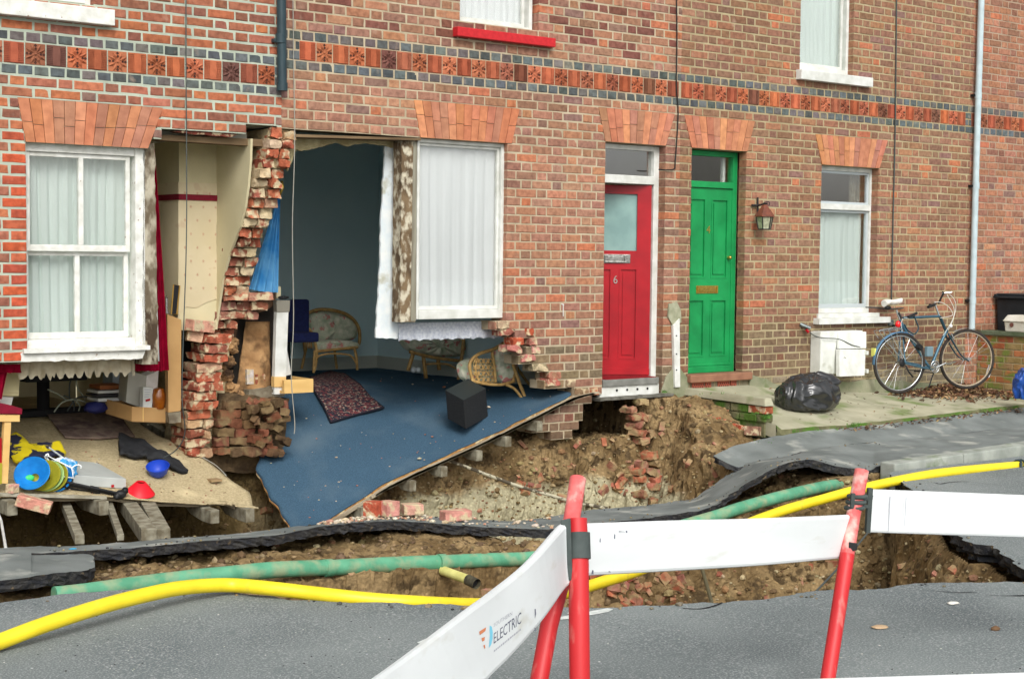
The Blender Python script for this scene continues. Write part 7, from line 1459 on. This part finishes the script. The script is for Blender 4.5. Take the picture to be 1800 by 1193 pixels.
t = thing('computer_tower', PX(240, 712, .75), 'beige grey computer tower leaning in the cardboard tray', 'computer'); PCB = mat('beige_computer_plastic', lin(176, 174, 162), lin(164, 162, 150), scale=6, rough=.55)
p = [PX(x, y, .72) for x, y in ((221, 707), (252, 718), (258, 660), (226, 652))]; b = MB(); b.prism(p, (.06, .3, 0)); b.build('case', PCB, t, bev=.005); b = MB(); b.prism([PX(x, y, .71) for x, y in ((258, 660), (279, 651), (276, 700), (254, 712))], (.03, .2, 0)); b.build('front_bezel', MATS['white_vinyl'], t, bev=.004)
t = thing('software_box', PX(259, 718, .62), 'white printed software box standing in the cardboard tray', 'box'); p = [PX(x, y, .60) for x, y in ((251, 717), (267, 717), (269, 681), (252, 680))]; b = MB(); b.prism(p, (0, .06, 0)); b.build('carton', WHITE, t); b = MB(); b.prism([PX(x, y, .597) for x, y in ((256, 702), (264, 700), (264, 704), (256, 706))], (0, .002, 0)); b.build('red_print', REDP, t)
for k in range(4): b = MB(); y = 684 + k * 4.2; b.prism([PX(x, yy, .598) for x, yy in ((254, y), (265 - k, y), (265 - k, y + 1.2), (254, y + 1.2))], (0, .001, 0)); b.build('print_line', INKL, t)
AMB = mat('amber_glass', lin(190, 110, 30), lin(150, 76, 20), scale=10, rough=.12, spec=.8, trans=.4)
q = PX(279, 718, .60); b = MB(); hh = PX(279, 681, .60).z - q.z; b.lathe([(0, 0), (.04, 0), (.052, hh * .3), (.052, hh * .7), (.04, hh * .95), (.02, hh), (0, hh)], q, 24); tag(b.build('amber_vase', AMB, None, smooth=50), 'amber glass vase standing beside the white software box', 'vase')
CARD = mat('brown_cardboard', lin(184, 146, 96), lin(172, 134, 86), scale=5, rough=.9); CARDD = mat('cardboard_side', lin(132, 100, 64), rough=.9)
t = thing('cardboard_tray', PX(250, 740, .55), 'shallow cardboard tray holding the computer, vase and white box', 'cardboard box')
P0, P1, P2 = PX(232, 740, .55), PX(291, 742, .58), PX(186, 726, 1.0); hz = Vector((0, 0, .11)); P3 = P1 + (P2 - P0)
for nm, a, c in (('front_flap', P0, P1), ('side_flap', P2, P0), ('back_flap', P3, P2), ('right_flap', P1, P3)): b = MB(); d_ = (c - a).normalized(); nn = Vector((-d_.y, d_.x, 0)) * .008; b.hexa([a, c, c + nn, a + nn, a + hz, c + hz, c + nn + hz, a + nn + hz]); b.build(nm, CARD, t)
b = MB(); b.quad(P0, P1, P3, P2); b.build('bottom', CARDD, t, thick=.005); b = MB(); m_ = (P0 + P1) / 2 + (P1 - P0).normalized() * -.05; b.box(m_.x - .004, m_.x + .004, m_.y - .003, m_.y, m_.z, m_.z + .11); b.build('tape_seam', PINE, t)
t = thing('cardboard_box', PX(305, 740, .52), 'tall flat cardboard carton on end beside the maroon curtain', 'cardboard carton'); b = MB(); b.prism([PX(x, y, .5) for x, y in ((294, 552), (319, 562), (318, 722), (296, 725))], (.02, .1, 0)); b.build('carton', CARD, t, bev=.003); b = MB(); b.prism([PX(x, y, .49) for x, y in ((296, 726), (318, 723), (318, 742), (298, 744))], (.02, .12, 0)); b.build('base_block', MATS['grey_hearth'], t)
t = thing('picture_frame', PX(309, 530, .7), 'thin gilt picture frame standing on the cardboard carton', 'picture frame'); q = [PX(x, y, .58) for x, y in ((301, 552), (311, 552), (316, 502), (305, 500))]; b = MB(); b.prism(q, (0, .012, 0)); b.build('glass', BLACK, t)
MB().tube(q, .006, 6, closed=True).build('frame', mat('gilt', lin(176, 140, 70), rough=.5, metal=.4), t)
q = PX(293, 550, .55); b = MB(); b.tube([q, q + Vector((0, 0, .12))], .006, 8); b.lathe([(.0, 0), (.02, 0), (.02, .006), (0, .006)], q, 12); b.lathe([(.0, .11), (.016, .12), (0, .135)], q, 12); tag(b.build('candlestick', CHR, None, smooth=40), 'slim silver candlestick beside the picture frame', 'candlestick')
t = thing('cable_tangle', PX(140, 715, 1.3), 'tangle of grey computer leads on the floor under the desk', 'cables')
for k, pts in enumerate((((95, 724), (108, 708), (128, 702), (150, 706)), ((118, 722), (126, 710), (134, 700), (150, 697), (168, 700)), ((84, 684), (104, 694), (118, 704)), ((130, 722), (130, 708), (124, 700), (112, 695)), ((138, 722), (140, 712), (128, 702), (110, 706)), ((122, 700), (122, 680), (124, 668)), ((150, 702), (142, 690), (136, 680), (134, 668)))): MB().tube(smooth_path([PX(x, y, 1.25 + .03 * k) for x, y in pts], 6), .006, 6).build('lead', CAB if k % 2 else mat('pale_lead_%d' % k, lin(150, 156, 140), rough=.6), t, smooth=True)
b = MB(); b.blob(PX(168, 716, 1.0), .085, 3, .3, sc=(1.1, .8, .55)); tag(b.build('blue_pouch', mat('navy_pouch', lin(32, 36, 92), rough=.6), None, smooth=True), 'dark blue pouch on the floor left of the cardboard tray', 'pouch')
# timber floor edge in shade behind the cable
# ================================================================== belongings in the blue-grey room
def onB(x, y, dz=.0): return PS(x, y, lambda a, c: zB(a, max(0, c)) + dz, -.1, 3.4)
RUG = mat('dark_patterned_rug', lin(30, 32, 44), lin(98, 44, 48), scale=30, rough=1, bump=.003, bscale=200, lo=.48, hi=.54, c3=lin(150, 136, 120), s3=44, lo3=.56, hi3=.62)
rg = fsheet(subdiv([(545, 668), (580, 657), (607, 662), (632, 680), (650, 702), (674, 721), (640, 730), (610, 738), (582, 747), (568, 716), (552, 690)], 3), onB, 'patterned_rug', RUG, 'dark red and navy patterned rug draped on the sagging blue carpet', 'rug', .02)
RB = mat('rug_border', (.012, .012, .02, 1), rough=1); bd_ = [onB(x, y) + Vector((0, 0, .024)) for x, y in subdiv([(545, 668), (580, 657), (607, 662), (632, 680), (650, 702), (674, 721), (640, 730), (610, 738), (582, 747), (568, 716), (552, 690)], 3)]
MB().tube(bd_, .011, 6, closed=True).build('border', RB, rg, smooth=True)
# black loudspeaker cube
t = thing('black_speaker', PX(820, 750, .1), 'black cube loudspeaker sitting at the lip of the sagging floor', 'speaker'); KB = mat('black_speaker_cloth', (.012, .013, .014, 1), (.018, .019, .02, 1), scale=60, rough=.75, bump=.001, bscale=300); KT = mat('black_speaker_top', lin(44, 50, 50), rough=.55)
f0, f1, f2 = PX(787, 736, .22), PX(819, 754, .02), PX(858, 732, .25); up_ = PX(778, 690, .22) - PX(787, 736, .22); up_ = Vector((-.035, -.01, .245)); f3 = f0 + (f2 - f1); b = MB(); b.hexa([f1, f2, f3, f0, f1 + up_, f2 + up_, f3 + up_, f0 + up_]); b.build('cabinet', KB, t, bev=.006)
b = MB(); k_ = up_.normalized() * .003; b.hexa([v + up_ + k_ * .2 for v in (f1, f2, f3, f0)] + [v + up_ + k_ for v in (f1, f2, f3, f0)]); b.build('top_panel', KT, t)
# rattan furniture
CANE = mat('golden_cane', lin(190, 156, 98), lin(156, 122, 72), scale=24, rough=.5); CUSH = mat('floral_cushion', lin(214, 212, 192), lin(164, 176, 148), scale=16, rough=.95, bump=.006, bscale=14, c3=lin(196, 130, 124), s3=15, lo3=.58, hi3=.64)
def cane(par, pts, r_=.014, n=5, nm='cane_pole'): return MB().tube(smooth_path(pts, n), r_, 8).build(nm, CANE, par, smooth=True)
def ellcush(par, pts_px, Y, th, nm, seed=0):    # plump cushion from its outline
    P_ = [PX(x, y, Y) for x, y in pts_px]; c = sum(P_, Vector()) / len(P_); b = MB(); n = len(P_); P2_ = []
    for i in range(n):
        for j in range(4): P2_.append(smooth_path([P_[i - 1], P_[i], P_[(i + 1) % n], P_[(i + 2) % n]], 4)[4 + j])
    n = len(P2_); rings = []
    for f, d_ in ((1.0, 0), (.93, .5), (.75, .85), (.45, 1.0), (.15, 1.02)):
        rings.append([c.lerp(q, f) + Vector((0, -th * d_ * (1 + .35 * noise.noise(q * 9 + Vector((seed, 0, 0)))), 0)) for q in P2_])
    for f, d_ in ((.9, .5), (.5, .9)): rings.insert(0, [c.lerp(q, f) + Vector((0, th * d_, 0)) for q in P2_])
    for k in range(len(rings) - 1):
        for i in range(n): b.quad(rings[k][i], rings[k][(i + 1) % n], rings[k + 1][(i + 1) % n], rings[k + 1][i])
    b.add(rings[-1], [tuple(range(n))]); return b.build(nm, CUSH, par, smooth=True)
Yc = 2.7
t = thing('rattan_armchair', PX(580, 650, Yc), 'rattan armchair with floral cushions against the back wall', 'armchair')
ellcush(t, [(545, 548), (575, 546), (605, 552), (624, 566), (626, 590), (610, 600), (575, 602), (552, 606), (540, 580)], Yc + .1, .1, 'back_cushion', 1); ellcush(t, [(548, 600), (580, 596), (612, 598), (628, 604), (624, 614), (590, 616), (555, 618)], Yc - .15, .12, 'seat_cushion', 2)
cane(t, [PX(x, y, Yc) for x, y in ((536, 552), (560, 544), (590, 546), (615, 556), (630, 575), (632, 600), (626, 612))], .017, nm='top_rail'); cane(t, [PX(x, y, Yc - .3) for x, y in ((530, 575), (545, 580), (553, 600), (557, 625), (552, 652))], .015); cane(t, [PX(x, y, Yc - .3) for x, y in ((552, 618), (590, 614), (628, 610))], .014, nm='front_rail')
for pts, Y in ((((553, 616), (551, 655)), Yc - .32), (((622, 610), (626, 625), (628, 650)), Yc - .3), (((538, 612), (530, 648)), Yc), (((588, 616), (592, 648)), Yc + .1), (((532, 575), (536, 620)), Yc - .1)): cane(t, [PX(x, y, Y) for x, y in pts], .014, nm='leg')
cane(t, [PX(x, y, Yc - .32) for x, y in ((553, 645), (558, 628), (575, 622), (600, 622), (618, 626), (628, 642))], .009, nm='arch_brace')
for k in range(5): cane(t, [PX(532 + k * 3.2, 566 + k * 4, Yc - .2), PX(536 + k * 3, 612, Yc - .25)], .006, nm='side_cane')
t = thing('rattan_sofa', PX(780, 650, 1.9), 'rattan sofa with a floral seat mostly hidden behind the lace hem', 'sofa'); Ys = 1.9
ellcush(t, [(704, 594), (740, 590), (780, 592), (812, 594), (818, 612), (805, 626), (760, 626), (720, 618), (706, 606)], Ys, .14, 'seat_cushion', 3); ellcush(t, [(822, 598), (850, 588), (878, 580), (900, 590), (895, 625), (860, 630), (826, 622)], Ys + .1, .1, 'back_cushion', 4)
cane(t, [PX(x, y, Ys - .1) for x, y in ((720, 618), (760, 628), (808, 634))], .016, nm='front_rail'); cane(t, [PX(x, y, Ys - .15) for x, y in ((815, 594), (812, 625), (805, 672))], .017, nm='leg')
for a, c in (((726, 622), (717, 651)), ((744, 624), (749, 666)), ((770, 632), (772, 650))): cane(t, [PX(a[0], a[1], Ys), PX(c[0], c[1], Ys)], .02, nm='leg')
cane(t, [PX(x, y, Ys - .1) for x, y in ((750, 640), (785, 640), (808, 652))], .01, nm='arch_brace')
for x in (727, 735): b = MB(); b.blob(PX(x, 650, 1.7), .028, 3, .02); tag(b.build('glass_jar', mat('clear_jar_%d' % x, lin(190, 198, 200), rough=.15, spec=.8), None, smooth=True), 'small clear glass jar under the sofa, %s of the pair' % ('left' if x < 730 else 'right'), 'jar')
t = thing('rattan_armchair', PX(880, 690, .45), 'rattan armchair with lattice side tipping toward the torn floor edge', 'armchair'); Yt = .42
ellcush(t, [(868, 612), (888, 598), (906, 598), (908, 640), (902, 665), (884, 674), (872, 662), (864, 632)], Yt + .06, .08, 'back_cushion', 5); ellcush(t, [(803, 642), (820, 630), (838, 632), (872, 640), (898, 655), (896, 668), (868, 673), (832, 672), (810, 666)], Yt + .16, .1, 'seat_cushion', 6)
cane(t, [PX(x, y, Yt) for x, y in ((904, 594), (890, 602), (866, 614), (842, 622), (828, 634), (826, 650), (833, 674))], .016, nm='arm_rail'); cane(t, [PX(x, y, Yt) for x, y in ((828, 668), (850, 674), (880, 676), (903, 670))], .014, nm='side_rail'); cane(t, [PX(865, 618, Yt), PX(869, 645, Yt), PX(871, 672, Yt)], .014); cane(t, [PX(838, 628, Yt + .02), PX(836, 650, Yt), PX(842, 672, Yt)], .01)
cane(t, [PX(x, y, Yt - .05) for x, y in ((902, 640), (910, 665), (925, 704))], .016, nm='leg'); cane(t, [PX(x, y, Yt - .05) for x, y in ((890, 676), (905, 684), (922, 706))], .013, nm='brace'); cane(t, [PX(x, y, Yt) for x, y in ((833, 672), (838, 690), (841, 700))], .015, nm='leg'); cane(t, [PX(x, y, Yt + .3) for x, y in ((905, 640), (920, 662), (934, 680))], .014, nm='leg'); cane(t, [PX(x, y, Yt) for x, y in ((904, 594), (903, 630), (903, 672))], .016, nm='back_post')
for i in range(4):
    for j in range(4): cx, cy_ = 837 + i * 8.5, 633 + j * 11; cane(t, [PX(cx - 5, cy_ - 3, Yt + .005), PX(cx, cy_ + 6, Yt), PX(cx + 5, cy_ - 3, Yt + .005)], .0045, 3, 'lattice'); cane(t, [PX(cx - 5, cy_ + 6, Yt - .005), PX(cx, cy_ - 3, Yt), PX(cx + 5, cy_ + 6, Yt - .005)], .0045, 3, 'lattice')
# blue office chair, curtain, ornaments
t = thing('office_chair', PX(522, 640, 2.2), 'navy blue office chair beside the rattan armchair', 'office chair'); NAVY = mat('navy_fabric', lin(26, 34, 78), lin(20, 28, 66), scale=30, rough=.9)
b = MB(); q = PX(525, 558, 2.2); b.box(q.x - .1, q.x + .12, 2.2, 2.26, q.z - .17, q.z + .17); b.build('backrest', NAVY, t, bev=.025); b = MB(); q = PX(518, 590, 2.2); b.box(q.x - .15, q.x + .12, 1.95, 2.35, q.z - .05, q.z + .04); b.build('seat', NAVY, t, bev=.02); MB().tube([(q.x - .02, 2.3, .3), (q.x - .02, 2.3, q.z)], .025, 10).build('stem', BLACK, t)
BC = clothmat('sky_blue_curtain_cloth', lin(62, 142, 204), .25, lin(110, 176, 222), scale=7, weave=.004)
drape([(488, 348), (490, 347), (492, 350)], [(438, 508), (465, 513), (488, 514)], .60, 4, .02, BC, 'sky blue velvet curtain hanging behind the broken party wall', 'curtain', 'curtain', 14)
b = MB(); b.tube([PX(495, 318, .5), PX(497, 330, .5), PX(490, 346, .5)], .012, 8); tag(b.build('curtain_tieback', BRASS, None, smooth=True), 'small brass tieback above the sky blue curtain', 'tieback')
b = MB(); q = PX(490, 512, .8); b.box(q.x - .02, q.x + .02, .8, .84, q.z - .06, q.z + .04); tag(b.build('light_switch', CREAM, None, bev=.003), 'cream switch box above the fireplace surround', 'switch')
b = MB(); b.blob(PX(498, 523, .75), .03, 3, .3, sc=(1.6, 1, .5)); tag(b.build('black_ornament', BLACK, None, smooth=True), 'small black ornament on top of the fireplace surround', 'ornament')
MB_ = MB(); MB_.prism([PX(x, y, .9) for x, y in ((504, 610), (512, 658), (503, 660))], (0, .02, 0)); tag(MB_.build('white_paper', WHITE, None), 'sheet of white paper slipping down beside the surround', 'paper')
b = MB(); b.tube([PX(1087 - 97, 534 + 0, -.002), PX(990, 556, -.002)], .004, 6); b.tube([PX(987, 534, -.002), PX(991, 536, -.002)], .006, 6); tag(b.build('wall_hook', WHITE, None), 'thin white paint drip shaped hook on the brick pier', 'hook')

# plaster crumbs strewn over the blue carpet
cb_ = MB()
for _ in range(80):
    x = uni(5.8, 8.5); y = abs(R_.gauss(0, .5)) if rnd() < .7 else uni(0, 2.2)
    if x < xl(min(y, 3)) + .05: continue
    r_ = uni(.003, .009) if rnd() < .92 else uni(.01, .02); cb_.blob((x, y, zB(x, y) + .004 + r_ * .3), r_, 1, .4, 2, sc=(1.2, 1, .6), col=vary(R_.choice((lin(206, 196, 172), lin(180, 166, 140), lin(176, 120, 98))), .1))
tag(cb_.build('plaster_crumbs', STONE, None), kind='stuff')
cb_ = MB()
for _ in range(160):
    x = uni(3.4, 5.4); y = abs(R_.gauss(0, .5)); r_ = uni(.003, .009); cb_.blob((x, y, zA(x, y) + .003 + r_ * .3), r_, 1, .4, 2, sc=(1.2, 1, .6), col=vary(R_.choice((lin(206, 196, 172), lin(140, 110, 84), lin(176, 120, 98))), .1))
tag(cb_.build('floor_crumbs', STONE, None), kind='stuff')
